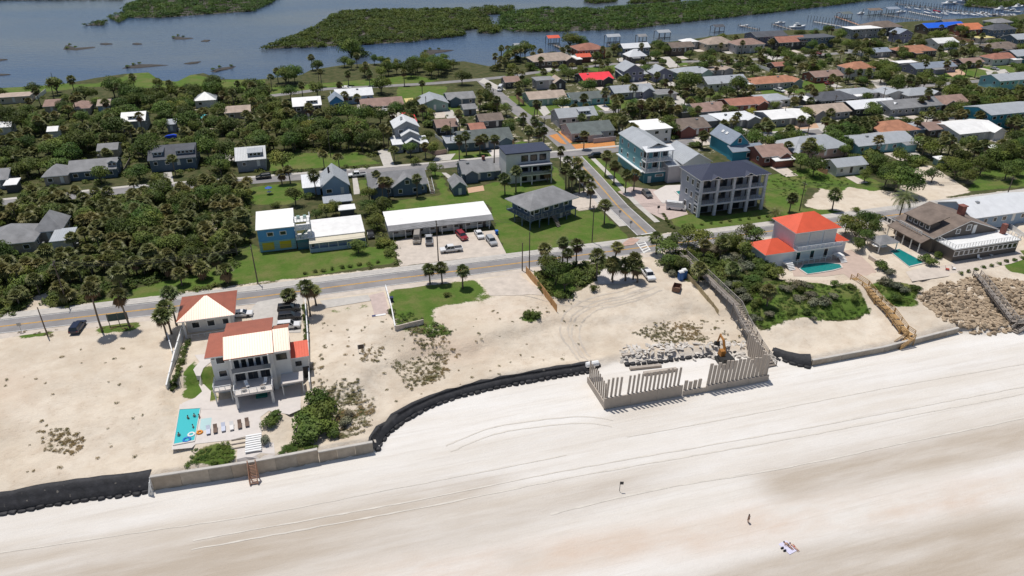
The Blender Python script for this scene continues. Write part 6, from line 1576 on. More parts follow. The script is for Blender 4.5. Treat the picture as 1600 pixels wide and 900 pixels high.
# floats
def ring_float(px, r, c, lab):
    p = P(*px, PATZ + .16); o = tag(bpy.data.objects.new('pool_float', None), lab, 'pool float'); col.objects.link(o); o.location = p
    mb = MB(); n, m_ = 14, 6
    for i in range(n):
        for j in range(m_):
            a, b = 2 * math.pi * i / n, 2 * math.pi * j / m_; mb.v.append(((r + .18 * math.cos(b)) * math.cos(a), (r + .18 * math.cos(b)) * math.sin(a), .18 * math.sin(b)))
    for i in range(n):
        for j in range(m_): mb.f.append((i * m_ + j, ((i + 1) % n) * m_ + j, ((i + 1) % n) * m_ + (j + 1) % m_, i * m_ + (j + 1) % m_)); mb.m.append(0)
    mb.build('ring', c, o, smooth=True)
ring_float((299, 679), .5, M_WHITE, 'white ring float in the villa pool')
ring_float((292, 687), .55, mat('blue_vinyl', (0.02, 0.18, 0.55), .3), 'blue ring float at the lower end of the villa pool')
ring_float((312, 675.5), .4, mat('orange_vinyl', (0.75, 0.28, 0.03), .4), 'orange ring float on the villa pool edge')

M_TRACK = mat('track_sand', (0.53, 0.465, 0.39), .95, noise=.12, nscale=.7, bump=.3); M_TRACKB = mat('track_beach_sand', (0.625, 0.58, 0.515), .95, noise=.1, nscale=.5, bump=.3)
def track(px, m, w_=.28, gauge=1.7, n=2, off=.035):
    c = [P(a, b, BEACH_Z) if b > 600 else G(a, b) for a, b in px]; sm = []
    for i in range(len(c) - 1):
        p0, p1, p2, p3 = c[max(i - 1, 0)], c[i], c[i + 1], c[min(i + 2, len(c) - 1)]
        for k in range(10):
            t = k / 10; sm.append(.5 * ((2 * p1) + (p2 - p0) * t + (2 * p0 - 5 * p1 + 4 * p2 - p3) * t * t + (3 * p1 - p0 - 3 * p2 + p3) * t ** 3))
    sm = resample(sm, 1.5)
    for g_ in ((-gauge / 2, gauge / 2) if n == 2 else (0,)):
        mb = ribbon(sm, g_ + w_ / 2, g_ - w_ / 2, 0, w_ * .7); mb.v = [(x, y, hz(x, y) + off) for x, y, z in mb.v]
        structure(mb.build('tyre_track', m))
track([(1010, 445), (975, 458), (925, 470), (890, 490), (882, 520), (900, 548), (915, 566)], M_TRACK, .4)
track([(1030, 450), (985, 468), (935, 480), (905, 500), (900, 530), (918, 560)], M_TRACK, .4)
track([(1020, 455), (960, 470), (870, 470), (800, 455)], M_TRACK, .3)
for i, pts_ in enumerate(([(-40, 868), (200, 833), (420, 800), (640, 757), (900, 705)], [(300, 850), (620, 792), (900, 735), (1300, 665), (1650, 600)], [(860, 800), (1020, 762), (1250, 722), (1650, 640)], [(980, 680), (1200, 640), (1420, 600), (1650, 560)], [(700, 700), (780, 670), (900, 655), (960, 660)])):
    track(pts_, M_TRACKB, (.2, .26, .3)[i % 3], 1.8, 2 if i % 3 == 1 else 1)
# ================================================================== vehicles
def paint(n, c): return mat('car_' + n, c, .28, spec=.6)
PAINT = {'navy': paint('navy', (.012, .018, .045)), 'black': paint('black', (.012, .012, .014)), 'white': paint('white', (.72, .72, .72)), 'silver': paint('silver', (.38, .39, .40)), 'red': paint('red', (.26, .02, .025)), 'grey': paint('grey', (.13, .13, .13)), 'tan': paint('tan', (.33, .29, .24)), 'brick': paint('brick', (.45, .05, .03))}
M_LAMP = mat('headlamp', (.7, .7, .68), .2); M_TAIL = mat('tail_lamp', (.35, .02, .02), .3)
ME_TYRE = MB().lathe([(.20, -.11), (.33, -.11), (.35, -.06), (.35, .06), (.33, .11), (.20, .11)], 14).mesh('tyre', M_RUBBER)
ME_RIM = MB().lathe([(.02, -.115), (.21, -.09), (.21, .09), (.02, .115)], 10).mesh('rim', M_STEEL)
SPEC = {  # length, width, profile of body side (x from rear 0 to front 1, z), cabin (x0,x1 at belt, x0,x1 at roof), belt, roof
 'suv': (4.8, 1.9, [(0, .45), (0, .95), (.02, 1.05), (.74, 1.05), (.97, .92), (1, .75), (1, .4)], (.01, .74, .06, .60), 1.05, 1.72),
 'sedan': (4.7, 1.82, [(0, .4), (0, .85), (.03, .95), (.68, .95), (.97, .8), (1, .62), (1, .35)], (.10, .74, .24, .58), .95, 1.42),
 'pickup': (5.8, 1.98, [(0, .55), (0, 1.1), (.74, 1.1), (.98, 1.02), (1, .85), (1, .5)], (.36, .76, .39, .66), 1.1, 1.86),
 'van': (5.6, 2.0, [(0, .4), (0, 1.25), (.84, 1.25), (.98, 1.0), (1, .8), (1, .4)], (0, .9, .005, .80), 1.25, 2.5)}
CARM = {}
def car_meshes(kind, pc):
    if (kind, pc) in CARM: return CARM[(kind, pc)]
    L_, W_, prof, (c0, c1, r0, r1), belt, roof = SPEC[kind]; m = PAINT[pc]
    x = lambda t: (t - .5) * L_
    ring = [(x(a), z) for a, z in prof]; hw = W_ / 2
    secs = [[(a, s * hw * k, z + (0 if k == 1 else 0)) for a, z in ring] for s, k in ((-1, .93), (-1, 1), (1, 1), (1, .93))]
    secs = [[(a, -hw, z if z < .9 else z - .06) for a, z in ring], [(a, -hw * .9, z) for a, z in ring], [(a, hw * .9, z) for a, z in ring], [(a, hw, z if z < .9 else z - .06) for a, z in ring]]
    body = MB().loft(secs)
    me_b = body.mesh('car_body', m, False)
    y0, y1 = hw * .9, hw * .76
    cab = MB().hull8([(x(c0), -y0, belt - .02), (x(c1), -y0, belt - .02), (x(c1), y0, belt - .02), (x(c0), y0, belt - .02), (x(r0), -y1, roof - .07), (x(r1), -y1, roof - .07), (x(r1), y1, roof - .07), (x(r0), y1, roof - .07)])
    me_g = cab.mesh('car_glass', M_GLASS if kind != 'van' else m)
    rf = MB().hull8([(x(r0) - .03, -y1 - .02, roof - .08), (x(r1) + .05, -y1 - .02, roof - .08), (x(r1) + .05, y1 + .02, roof - .08), (x(r0) - .03, y1 + .02, roof - .08), (x(r0) + .08, -y1 + .1, roof), (x(r1) - .05, -y1 + .1, roof), (x(r1) - .05, y1 - .1, roof), (x(r0) + .08, y1 - .1, roof)])
    pil = MB()
    for t0, t1 in ((c0, r0), (c1, r1), ((c0 + c1) / 2 - .02, (r0 + r1) / 2)):
        for s in (-1, 1): pil.bar((x(t0), s * (y0 + .005), belt - .02), (x(t1), s * (y1 + .005), roof - .06), .07, .05)
    CARM[(kind, pc)] = (me_b, me_g, rf.mesh('car_roof', m), pil.mesh('car_pillars', m)); return CARM[(kind, pc)]
def car(kind, pc, rear, front, label, z=0.05, g='vehicles in the town', ground=True):
    a, b = (G(*rear), G(*front)) if ground else (P(*rear, z), P(*front, z))
    d = b - a; ang = math.atan2(d.y, d.x); c = (a + b) / 2; c.z = hz(c.x, c.y) + z
    o = thing({'suv': 'parked_car', 'sedan': 'parked_car', 'pickup': 'pickup_truck', 'van': 'van'}[kind], label, {'suv': 'car', 'sedan': 'car', 'pickup': 'pickup', 'van': 'van'}[kind], c, ang, g)
    L_, W_, prof, cab, belt, roof = SPEC[kind]; mb_, mg, mr_, mp_ = car_meshes(kind, pc)
    link('body', mb_, o); link('cabin_glass', mg, o); link('roof', mr_, o); link('pillars', mp_, o)
    for x in (-.31 * L_, .31 * L_):
        for s in (-1, 1):
            w_ = link('wheel', ME_TYRE, o, (x, s * (W_ / 2 - .08), .35)); w_.rotation_euler = (math.pi / 2, 0, 0); link('rim', ME_RIM, w_)
    for s in (-1, 1):
        MB().box(L_ / 2 - .02, L_ / 2 + .02, s * (W_ / 2 - .3) - .2, s * (W_ / 2 - .3) + .2, .66, .80).build('headlight', M_LAMP, o)
        MB().box(-L_ / 2 - .02, -L_ / 2 + .02, s * (W_ / 2 - .2) - .12, s * (W_ / 2 - .2) + .12, .75, .92).build('tail_light', M_TAIL, o)
    if kind == 'pickup':
        MB().box(-.48 * L_, .35 * L_ - .5 * L_, -W_ * .40, W_ * .40, 1.085, 1.112).build('cargo_bed', M_DARK, o)
    if kind == 'van':
        MB().box(L_ * .405, L_ * .412, -.7, .7, 1.35, 2.1).build('windscreen', M_GLASS, o)
    for s in (-1, 1): MB().box(x_m(cab, L_), x_m(cab, L_) + .15, s * (W_ / 2 + .02) - .09, s * (W_ / 2 + .02) + .09, belt, belt + .15).build('mirror', M_DARK, o)
    FOOT.append([tuple(c + Vector((math.cos(ang) * u_ - math.sin(ang) * v_, math.sin(ang) * u_ + math.cos(ang) * v_, 0)))[:2] for u_, v_ in ((-3, -1.5), (3, -1.5), (3, 1.5), (-3, 1.5))])
    return o
def x_m(cab, L_): return (cab[1] - .5) * L_ - .25
car('suv', 'navy', (116, 524), (129, 506), 'dark blue car parked alone on the sand beside the coast road')
car('suv', 'black', (438, 487), (466, 484), 'black car at the back of the villa parking row')
car('suv', 'black', (438, 500), (468, 497), 'black car in the middle of the villa parking row')
car('suv', 'white', (436, 514), (467, 511), 'white car at the front of the villa parking row')
car('sedan', 'white', (366, 495), (390, 493), 'white car half hidden behind the villa garage')
car('van', 'tan', (653, 368), (651, 384), 'tan van parked in front of the motel')
car('pickup', 'silver', (671, 386), (670, 371), 'silver pickup nosed in before the motel')
car('suv', 'red', (716, 366), (728, 378), 'dark red car in the motel parking lot')
car('pickup', 'white', (723, 391), (687, 395), 'white pickup parked across the motel lot')
car('sedan', 'white', (745, 363), (753, 376), 'small white car in the motel lot')
car('suv', 'silver', (763, 374), (773, 386), 'silver car at the right end of the motel lot')
car('sedan', 'black', (577, 361), (581, 377), 'dark sedan in the drive right of the beach house')
car('pickup', 'white', (571, 275), (546, 277), 'white pickup parked on the second street behind the cottages')
car('suv', 'black', (422, 278), (402, 280), 'black car on the second street left of the cottages')
car('sedan', 'silver', (210, 300), (226, 299), 'silver car on the second street half under trees')
car('suv', 'black', (941, 245), (917, 247), 'black car waiting at the cross street corner')
car('suv', 'grey', (1005, 301), (1017, 312), 'dark grey car on the rosy driveway of the teal house')
car('van', 'white', (1042, 326), (1070, 329), 'white van beside the navy-roofed building')
car('suv', 'black', (1209, 214), (1234, 212), 'black car on the second street before the white roof, left one')
car('sedan', 'black', (1236, 219), (1256, 217), 'black sedan on the second street, right of another black car')
car('sedan', 'black', (900, 222), (919, 221), 'black sedan between the orange mulch beds')
car('pickup', 'white', (1208, 141), (1227, 146), 'white pickup before the orange-roofed long ranch house')
car('van', 'white', (784, 138), (779, 145), 'white camper parked right of the cross street')
car('pickup', 'white', (1006, 424), (1019, 441), 'white work pickup parked on the sandy track by the thicket')
car('sedan', 'red', (1285, 133), (1305, 131), 'red car beside the house with red walls')
car('sedan', 'white', (1446, 186), (1460, 184), 'white car under trees left of the large white flat-roofed house')
car('suv', 'grey', (1226, 86), (1238, 85), 'grey car on a lawn by the river street')
car('sedan', 'brick', (1270, 84), (1284, 86), 'bright red car by the river street')
car('sedan', 'silver', (1550, 108), (1558, 110), 'silver car on the drive near the teal house')
car('sedan', 'white', (538, 139), (546, 139), 'white car on the river street behind the blue gabled house')

# ------------------------------------------------------------------ excavator
c = P(1131, 566, BEACH_Z); EX = thing('excavator', 'orange and black excavator working behind the pile wall', 'excavator', c, R(100))
M_EXO = mat('excavator_orange', (.36, .15, .025), .55, noise=.2); M_EXB = mat('excavator_black', (.02, .02, .02), .6)
for s in (-1, 1): 
    t = MB().loft([[(-1.7, s * 1.15 - .28, .35), (-1.5, s * 1.15 - .28, .05), (1.5, s * 1.15 - .28, .05), (1.7, s * 1.15 - .28, .35), (1.5, s * 1.15 - .28, .75), (-1.5, s * 1.15 - .28, .75)], [(-1.7, s * 1.15 + .28, .35), (-1.5, s * 1.15 + .28, .05), (1.5, s * 1.15 + .28, .05), (1.7, s * 1.15 + .28, .35), (1.5, s * 1.15 + .28, .75), (-1.5, s * 1.15 + .28, .75)]]); t.build('track', M_EXB, EX)
MB().box(-.8, .8, -.9, .9, .5, .95).build('turntable', M_EXB, EX)
MB().hull8([(-2.1, -1.25, .95), (.9, -1.25, .95), (.9, 1.25, .95), (-2.1, 1.25, .95), (-2.0, -1.2, 2.0), (.8, -1.2, 1.7), (.8, 1.2, 1.7), (-2.0, 1.2, 2.0)]).build('engine_house', M_EXB, EX)
MB().hull8([(-.5, .2, 1.7), (1.0, .2, 1.7), (1.0, 1.2, 1.7), (-.5, 1.2, 1.7), (-.4, .25, 3.0), (.7, .25, 3.0), (.7, 1.15, 3.0), (-.4, 1.15, 3.0)]).build('cab', M_EXO, EX)
MB().box(.88, 1.02, .3, 1.1, 1.9, 2.7).build('cab_window', M_GLASS, EX)
MB().tube([(.7, -.35, 1.6), (2.2, -.35, 4.0), (3.9, -.35, 4.3)], [.28, .3, .2], 6).build('boom', M_EXO, EX)
MB().tube([(3.7, -.35, 4.5), (4.6, -.35, 2.0)], [.22, .16], 6).build('arm', M_EXO, EX)
MB().hull8([(4.2, -.85, 1.2), (5.2, -.85, 1.4), (5.2, .15, 1.4), (4.2, .15, 1.2), (4.4, -.85, 2.2), (4.9, -.85, 2.1), (4.9, .15, 2.1), (4.4, .15, 2.2)]).build('bucket', M_EXB, EX)

# site gear
o = thing('water_tank', 'white tank trailer parked at the left end of the pile wall', 'tank', P(925, 577, TOP_Z - .6), GRID)
t = MB(); t.loft([[(x, .75 * math.cos(a) * k, 1.6 + .75 * math.sin(a) * k) for a in [i * math.pi / 5 for i in range(10)]] for x, k in ((-1.9, .6), (-1.7, 1), (1.7, 1), (1.9, .6))]).build('tank', M_WHITE, o, smooth=False)
MB().box(-1.8, 1.8, -.8, .8, .5, .85).build('chassis', M_DARK, o); MB().box(1.9, 2.4, -.5, .5, .5, 1.2).build('pump', M_DARK, o); o.scale = (.72, .8, .8)
for x in (-1, 1):
    for s in (-1, 1):
        w_ = link('wheel', ME_TYRE, o, (x, s * .85, .35)); w_.rotation_euler = (math.pi / 2, 0, 0)
o = thing('dumpster', 'brown open dumpster beside the sandy track', 'dumpster', G(1057, 453), GRID + .9); o.scale = (.8, .8, .8)
mb = MB()
for a in ((-1.6, 1.6, -1.1, -1.0), (-1.6, 1.6, 1.0, 1.1), (-1.6, -1.5, -1, 1), (1.5, 1.6, -1, 1)): mb.box(*a, .1, 1.5)
mb.box(-1.5, 1.5, -1, 1, .1, .2); mb.build('bin', mat('rusty_brown', (.20, .11, .075), .8, noise=.25, nscale=1.5), o)
for x in (-1.3, 0, 1.3): MB().box(x - .06, x + .06, -1.18, -1.1, .1, 1.45).build('rib', mat('rusty_brown', (0, 0, 0)), o)
for k, px in enumerate(((1063, 437), (1068, 434))):
    o = thing('portable_toilet', 'blue portable toilet by the dumpster, ' + ('left' if k == 0 else 'right') + ' of two', 'toilet', G(*px), GRID, 'portable toilets')
    MB().box(-.55, .55, -.55, .55, 0, 2.1).build('cabin', mat('toilet_blue', (.02, .10, .32), .5), o); MB().hull8([(-.6, -.6, 2.1), (.6, -.6, 2.1), (.6, .6, 2.1), (-.6, .6, 2.1), (-.4, -.4, 2.4), (.4, -.4, 2.4), (.4, .4, 2.4), (-.4, .4, 2.4)]).build('roof', M_WHITE, o); MB().box(-.35, .35, -.58, -.54, .1, 1.95).build('door', mat('toilet_door', (.03, .14, .42), .5), o)
def bin_(px, label, c=(.01, .12, .5)):
    o = thing('wheeled_bin', label, 'bin', G(*px), GRID); MB().hull8([(-.3, -.35, .08), (.3, -.35, .08), (.3, .35, .08), (-.3, .35, .08), (-.38, -.42, 1.05), (.38, -.42, 1.05), (.38, .42, 1.05), (-.38, .42, 1.05)]).build('body', mat('bin_%d' % int(c[2] * 100), c, .5), o); MB().box(-.42, .42, -.46, .5, 1.05, 1.12).build('lid', mat('bin_%d' % int(c[2] * 100), c), o)
    for s in (-1, 1):
        w_ = link('wheel', ME_TYRE, o, (s * .3, .35, .12), 0, (.35, .35, .5)); w_.rotation_euler = (0, math.pi / 2, 0)
bin_((776, 366), 'blue wheeled bin at the right end of the motel'); bin_((612, 471), 'dark blue wheeled bin behind the retaining wall of the seaside lawn', (.01, .02, .08))
# tents and umbrellas
def umbrella(p, r, m, label, h=2.4):
    o = thing('umbrella', label, 'umbrella', p); MB().lathe([(r, h - .5), (.05, h)], 8).build('canopy', m, o); MB().tube([(0, 0, 0), (0, 0, h)], .04, 6).build('pole', M_STEEL, o); MB().lathe([(.35, 0), (.35, .1)], 8).build('base', M_DARK, o)
umbrella(P(589, 178, 0), 2.2, mat('cream_cloth', (.72, .60, .40), .8), 'cream umbrella before the brown-roofed long house, left of two'); umbrella(P(604, 178, 0), 2.2, M_WHITE, 'white umbrella before the brown-roofed long house, right of two')
umbrella(P(1371, 392, -1), 2.0, M_WHITE, 'white garden umbrella beside the rectangular green pool')
o = thing('gazebo', 'dark grey gazebo behind the rectangular green pool', 'gazebo', P(1376, 389, -1), GRID)
roof_mb('hip', 6.2, 5, 2.7, 1.2).build('roof', [ROOF['mg'], M_WHITE], o)
for x in (-2.7, 2.7):
    for y in (-2.1, 2.1): MB().box(x - .1, x + .1, y - .1, y + .1, 0, 2.6).build('post', M_WHITE, o)
H('red tarpaulin lean-to', 'beside the pale blue-white roofed house', 633, 191, 652, 2.2, 9, 'shed', 1.6, 'rt', 'dk', win=False, name='tarpaulin_shelter', cat='shelter', keep=False)
H('yellow awning', 'behind the brown-roofed long house', 634, 160, 648, 2.6, 5, 'shed', .5, 'ye', 'dk', win=False, name='awning', cat='awning', keep=False)
H('white awning', 'in front of the salmon-roofed house', 1212, 252, 1244, 2.6, 4, 'shed', .5, 'wf', 'rb', win=False, name='awning', cat='awning', keep=False)
H('small mint green kiosk', 'in the right thicket by the sandy drive', 1467, 250, 1482, 2.2, 3, 'shed', .3, 'wf', 'mg', win=False, name='kiosk', cat='kiosk', keep=False)
H('pale stone chimney house', 'in the right thicket behind the sandy drive', 1555, 234, 1572, 3.4, 5, 'flat', 0, 'wf', 'pk', win=False, name='shed', cat='shed', keep=False)

# ------------------------------------------------------------------ poles and signs
def pole(px, h, label, arm=True, lean=0.0):
    p = G(*px); o = thing('utility_pole', label, 'pole', p, GRID + R(90)); MB().tube([(0, 0, -.5), (lean, 0, h)], [.16, .11], 8).build('pole', M_POLE, o)
    if arm:
        MB().box(-1.1, 1.1, -.06, .06, h - .7, h - .55).build('crossarm', M_POLE, o)
        for x in (-1, -.5, .5, 1): MB().tube([(x, 0, h - .55), (x, 0, h - .35)], .05, 6).build('insulator', M_STEEL, o)
for px, h, lab, arm in [((75, 526), 7, 'bare wooden pole on the grass strip at the far left', False), ((106, 477), 11, 'utility pole at the edge of the left thicket', True), ((403, 443), 10, 'utility pole left of the blue beach house', True),
    ((685, 408), 11, 'utility pole before the motel parking lot', True), ((827, 421), 10, 'taller of two poles by the wooden fence', False), ((816, 423), 7.5, 'shorter of two poles by the wooden fence', False), ((925, 379), 10.5, 'tall pole on the corner lawn', True),
    ((1249, 330), 9, 'utility pole left of the sandy lot', True), ((1570, 315), 8, 'utility pole beside the coast road at the right edge', True), ((771, 172), 9, 'pole on the left side of the cross street', True), ((667, 187), 9.5, 'pole before the pale blue-white roofed house', True),
    ((705, 232), 10, 'pole left of the long grey-roofed house', True), ((850, 231), 11, 'pole left of the orange mulch beds', True), ((1046, 152), 7, 'pole behind the round dark tree', True), ((1124, 155), 8, 'pole before the white roofed cottage with round gable', True), ((1151, 193), 6, 'pole before the rounded white-roofed house', True),
    ((1302, 174), 7, 'pole left of the white-blue roofed house', True), ((1376, 170), 9, 'pole on the white-blue roofed house front', True), ((1567, 135), 7, 'pole left of the teal house', True), ((1224, 190), 7, 'pole before the bright white roofed house', True), ((500, 140), 8, 'tall pole at the riverside meadow', True), ((85, 132), 6, 'pole on the far left shore', False), ((517, 246), 10, 'utility pole among palms above the second street', True)]:
    pole(px, h, lab, arm)
PW = [(G(*px), h) for px, h in (((106, 477), 10.4), ((403, 443), 9.4), ((685, 408), 10.4), ((925, 379), 9.9), ((1249, 330), 8.4), ((1570, 315), 7.4))]
for i in range(len(PW) - 1):
    (a, ha), (b, hb) = PW[i], PW[i + 1]; o = thing('power_line', 'thin power lines along the coast road, ' + nth(i) + ' span from the left', 'power line', a, 0, 'power line spans')
    for s in (-.9, 0, .9):
        MB().tube([(b - a) * t + Vector((V.x * s, V.y * s, ha + (hb - ha) * t - 5.5 * t * (1 - t))) for t in [k / 10 for k in range(11)]], .03, 4).build('wire', M_DARK, o)
o = thing('notice_board', 'dark green roadside notice board between two palms', 'sign', G(187, 508), GRID)
MB().box(-2.0, 2.0, -.06, .06, 1.2, 2.9).build('panel', mat('dark_green_board', (.07, .10, .10), .7, noise=.15), o)
for x in (-1.9, 0, 1.8): MB().box(x, x + .12, -.08, .08, -.3, 3.0).build('post', M_WOODG, o)
o = thing('lot_sign', 'small dark sign on two white legs standing on the bare sand lot', 'sign', G(565, 551), GRID)
MB().box(-.65, .65, -.04, .04, .9, 1.9).build('panel', mat('dark_sign', (.08, .06, .05), .7), o)
for x in (-.6, .55): MB().box(x, x + .06, -.05, .05, -.2, 1.9).build('leg', M_WHITE, o)
o = thing('fallen_sign', 'blue and white sign lying on the sand by the retaining wall', 'sign', G(592, 493), GRID)
MB().box(-1.5, 1.5, -.3, .3, .05, .14).build('panel', M_WHITE, o); MB().box(-1.5, -.7, -.3, .3, .142, .15).build('blue_field', mat('sign_blue', (.03, .04, .14), .7), o)
def small_sign(px, label, m, h=2.3):
    o = thing('traffic_sign', label, 'sign', G(*px), GRID); MB().tube([(0, 0, 0), (0, 0, h)], .05, 6).build('post', M_STEEL, o); MB().box(-.4, .4, -.09, -.05, h - .75, h).build('plate', m, o)
small_sign((34, 519), 'small road sign beside the coast road at the far left', M_STEEL); small_sign((968, 340), 'grey road sign left of the side street', M_STEEL); small_sign((985, 357), 'grey road sign near the crosswalk', M_STEEL); small_sign((1028, 333), 'dark road sign right of the side street', M_DARK)
o = thing('beach_marker', 'thin beach marker stake with a dark flag', 'marker', P(968, 767, BEACH_Z - .4)); MB().tube([(0, 0, 0), (0, 0, 2.0)], .05, 6).build('stake', M_DARK, o); MB().box(.03, .55, -.02, .02, 1.4, 2.0).build('flag', M_DARK, o)
# fence bollards of the coast lot, blue tub on the left lawn
o = thing('patio_table', 'blue umbrella table on the left lawn', 'table', P(421, 303, 0)); MB().lathe([(1.1, 2.0), (.05, 2.5)], 8).build('canopy', mat('blue_cloth', (.02, .10, .45), .7), o); MB().tube([(0, 0, 0), (0, 0, 2.4)], .05, 6).build('pole', M_STEEL, o); MB().lathe([(.7, .7), (.7, .75)], 10).build('top', M_WHITE, o)
o = thing('kayak_rack', 'bright blue covered boat behind the slate dormer house', 'boat', P(267, 216, 0), GRID); MB().loft([[(-2.4, -.05, .6), (-2.4, .05, .6), (-2.4, .05, .75), (-2.4, -.05, .75)], [(-1, -.8, .3), (-1, .8, .3), (-1, .7, 1.2), (-1, -.7, 1.2)], [(1.2, -.9, .3), (1.2, .9, .3), (1.2, .7, 1.4), (1.2, -.7, 1.4)], [(2.2, -.8, .4), (2.2, .8, .4), (2.2, .6, 1.1), (2.2, -.6, 1.1)]]).build('cover', mat('boat_blue', (.01, .06, .55), .35), o); MB().box(-.8, .8, -.5, .5, -.1, .35).build('trailer', M_STEEL, o)

# ------------------------------------------------------------------ piers, boathouses, boats
def boathouse(px, w_, d, label, rm, h=4.2, name='boathouse'):
    c = P(*px, WATER_Z); o = thing(name, label, 'boathouse', c, GRID)
    roof_mb('gx', w_, d, h, 1.2).build('roof', [ROOF[rm], M_WHITE], o)
    for x in (-w_ / 2 + .5, 0, w_ / 2 - .5):
        for y in (-d / 2 + .5, d / 2 - .5): MB().box(x - .15, x + .15, y - .15, y + .15, -1.5, h - .1).build('pile', M_WOODG, o)
    MB().box(-w_ / 2 + .2, w_ / 2 - .2, -d / 2 + .2, -d / 2 + 1.6, .9, 1.1).build('deck', M_WOODG, o)
def pier(a, b, label, w_=1.6, m=M_WOODG, piles=True):
    p, q = P(*a, WATER_Z + .9), P(*b, WATER_Z + .9); o = thing('pier', label, 'pier', p); d = q - p; L_ = d.length; n = max(2, int(L_ / 4)); d.normalize(); nn = Vector((-d.y, d.x, 0))
    MB().bar(Vector((0, 0, 0)), q - p, w_, .15).build('deck', m, o)
    for k in range(n + 1):
        for s in (-1, 1):
            c = (q - p) * (k / n) + nn * s * w_ / 2; MB().box(c.x - .13, c.x + .13, c.y - .13, c.y + .13, -3, 1.3).build('pile', M_WOODG, o)
for px, w_, d, lab, rm in [((811, 82), 7, 7, 'pale roofed boathouse left of the red one', 'lg'), ((863, 69), 8, 7, 'bright red roofed boathouse at the end of a pier', 'rd'), ((956, 67), 9, 7, 'pale roofed boathouse behind the terracotta house', 'lg'), ((1001, 67), 6, 6, 'grey roofed boathouse right of the pale one', 'mg'),
    ((1034, 60), 9, 8, 'large pale boathouse before the dark brown river house', 'lg'), ((1120, 51), 8, 7, 'dark boathouse behind the peach roofed river house', 'sg'), ((1318, 30), 9, 8, 'dark green roofed boathouse by the red pier', 'gg'), ((1362, 24), 12, 9, 'brown roofed boathouse by the marina', 'br'), ((1390, 22), 11, 9, 'blue roofed boathouse by the marina', 'bg')]:
    boathouse(px, w_, d, lab, rm)
for a, b, lab, m in [((866, 70), (903, 87), 'long straight pier behind the red boathouse', M_WOODG), ((950, 70), (975, 76), 'pier before the pale roofed boathouse', M_WOODG), ((1032, 62), (1020, 72), 'short pier of the large pale boathouse', M_WOODG), ((1155, 40), (1185, 46), 'pier with boat lift left of the marina', M_WOODG),
    ((1272, 34), (1332, 44), 'long pale dock left of the marina', M_CONC), ((1306, 26), (1345, 40), 'red-brown dock beside the green boathouse', M_WOODR), ((1374, 22), (1440, 32), 'long brown dock behind the marina houses', M_WOODG), ((1420, 18), (1470, 28), 'white dock of the marina', M_CONC), ((1400, 6), (1580, 26), 'main marina dock with mooring piles', M_WOODG), ((1480, 4), (1600, 18), 'outer marina dock nearest the island', M_WOODG), ((1208, 38), (1240, 47), 'short dock by the slate blue waterfront house', M_WOODG)]:
    pier(a, b, lab, 2.0, m)
ME_MOOR = MB().tube([(0, 0, -2), (0, 0, 3.2)], [.2, .17], 6).mesh('mooring_pile', M_WOODG)
k = 0
for i in range(40):
    t = i / 39
    for row, dy in ((0, -3.0), (1, 2.2)):
        if row and i % 2: continue
        p = P(1402 + 170 * t, 8 + 18 * t + dy * .8, WATER_Z); o = link('mooring_pile', ME_MOOR, None, p); tag(o, nth(i if row == 0 else i // 2) + ' mooring pile from the left in the ' + ('outer' if row == 0 else 'inner') + ' row of the main marina dock', 'pile', 'marina mooring piles')
for i in range(16):
    p = P(1262 + 70 * i / 15, 33 + 8 * i / 15 - 2, WATER_Z); o = link('mooring_pile', ME_MOOR, None, p); tag(o, nth(i) + ' mooring pile from the left along the long pale dock', 'pile', 'mooring piles of the pale dock')
M_HULL = mat('boat_white', (.75, .75, .74), .35)
def boat(px, L_, ang, label, cab=True, m=None, tower=False):
    o = thing('motorboat', label, 'boat', P(*px, WATER_Z), ang, 'boats on the river'); W_ = L_ * .3
    secs = []
    for t, wk, zk in ((-.5, .85, .9), (-.1, 1, .95), (.25, .8, 1.1), (.42, .4, 1.3), (.5, .03, 1.4)):
        secs.append([(t * L_, -W_ / 2 * wk, zk * L_ * .11), (t * L_, -W_ / 2 * wk * .7, -.2), (t * L_, W_ / 2 * wk * .7, -.2), (t * L_, W_ / 2 * wk, zk * L_ * .11)])
    MB().loft(secs).build('hull', m or M_HULL, o)
    if cab:
        h = L_ * .11
        MB().hull8([(-.25 * L_, -W_ * .32, h * .8), (.2 * L_, -W_ * .3, h * .9), (.2 * L_, W_ * .3, h * .9), (-.25 * L_, W_ * .32, h * .8), (-.2 * L_, -W_ * .26, h * 1.9), (.08 * L_, -W_ * .24, h * 1.9), (.08 * L_, W_ * .24, h * 1.9), (-.2 * L_, W_ * .26, h * 1.9)]).build('cabin', M_HULL, o)
        MB().hull8([(-.1 * L_, -W_ * .33, h * 1.1), (.17 * L_, -W_ * .3, h * 1.1), (.17 * L_, W_ * .3, h * 1.1), (-.1 * L_, W_ * .33, h * 1.1), (-.1 * L_, -W_ * .29, h * 1.6), (.13 * L_, -W_ * .27, h * 1.6), (.13 * L_, W_ * .27, h * 1.6), (-.1 * L_, W_ * .29, h * 1.6)]).build('cabin_window', M_GLASS, o)
    if tower: MB().box(-.15 * L_, .02 * L_, -W_ * .2, W_ * .2, L_ * .26, L_ * .275).build('hardtop', M_HULL, o); [MB().box(x * L_, x * L_ + .1, s * W_ * .18, s * W_ * .18 + .1, L_ * .2, L_ * .26).build('strut', M_STEEL, o) for x in (-.14, 0) for s in (-1, 1)]
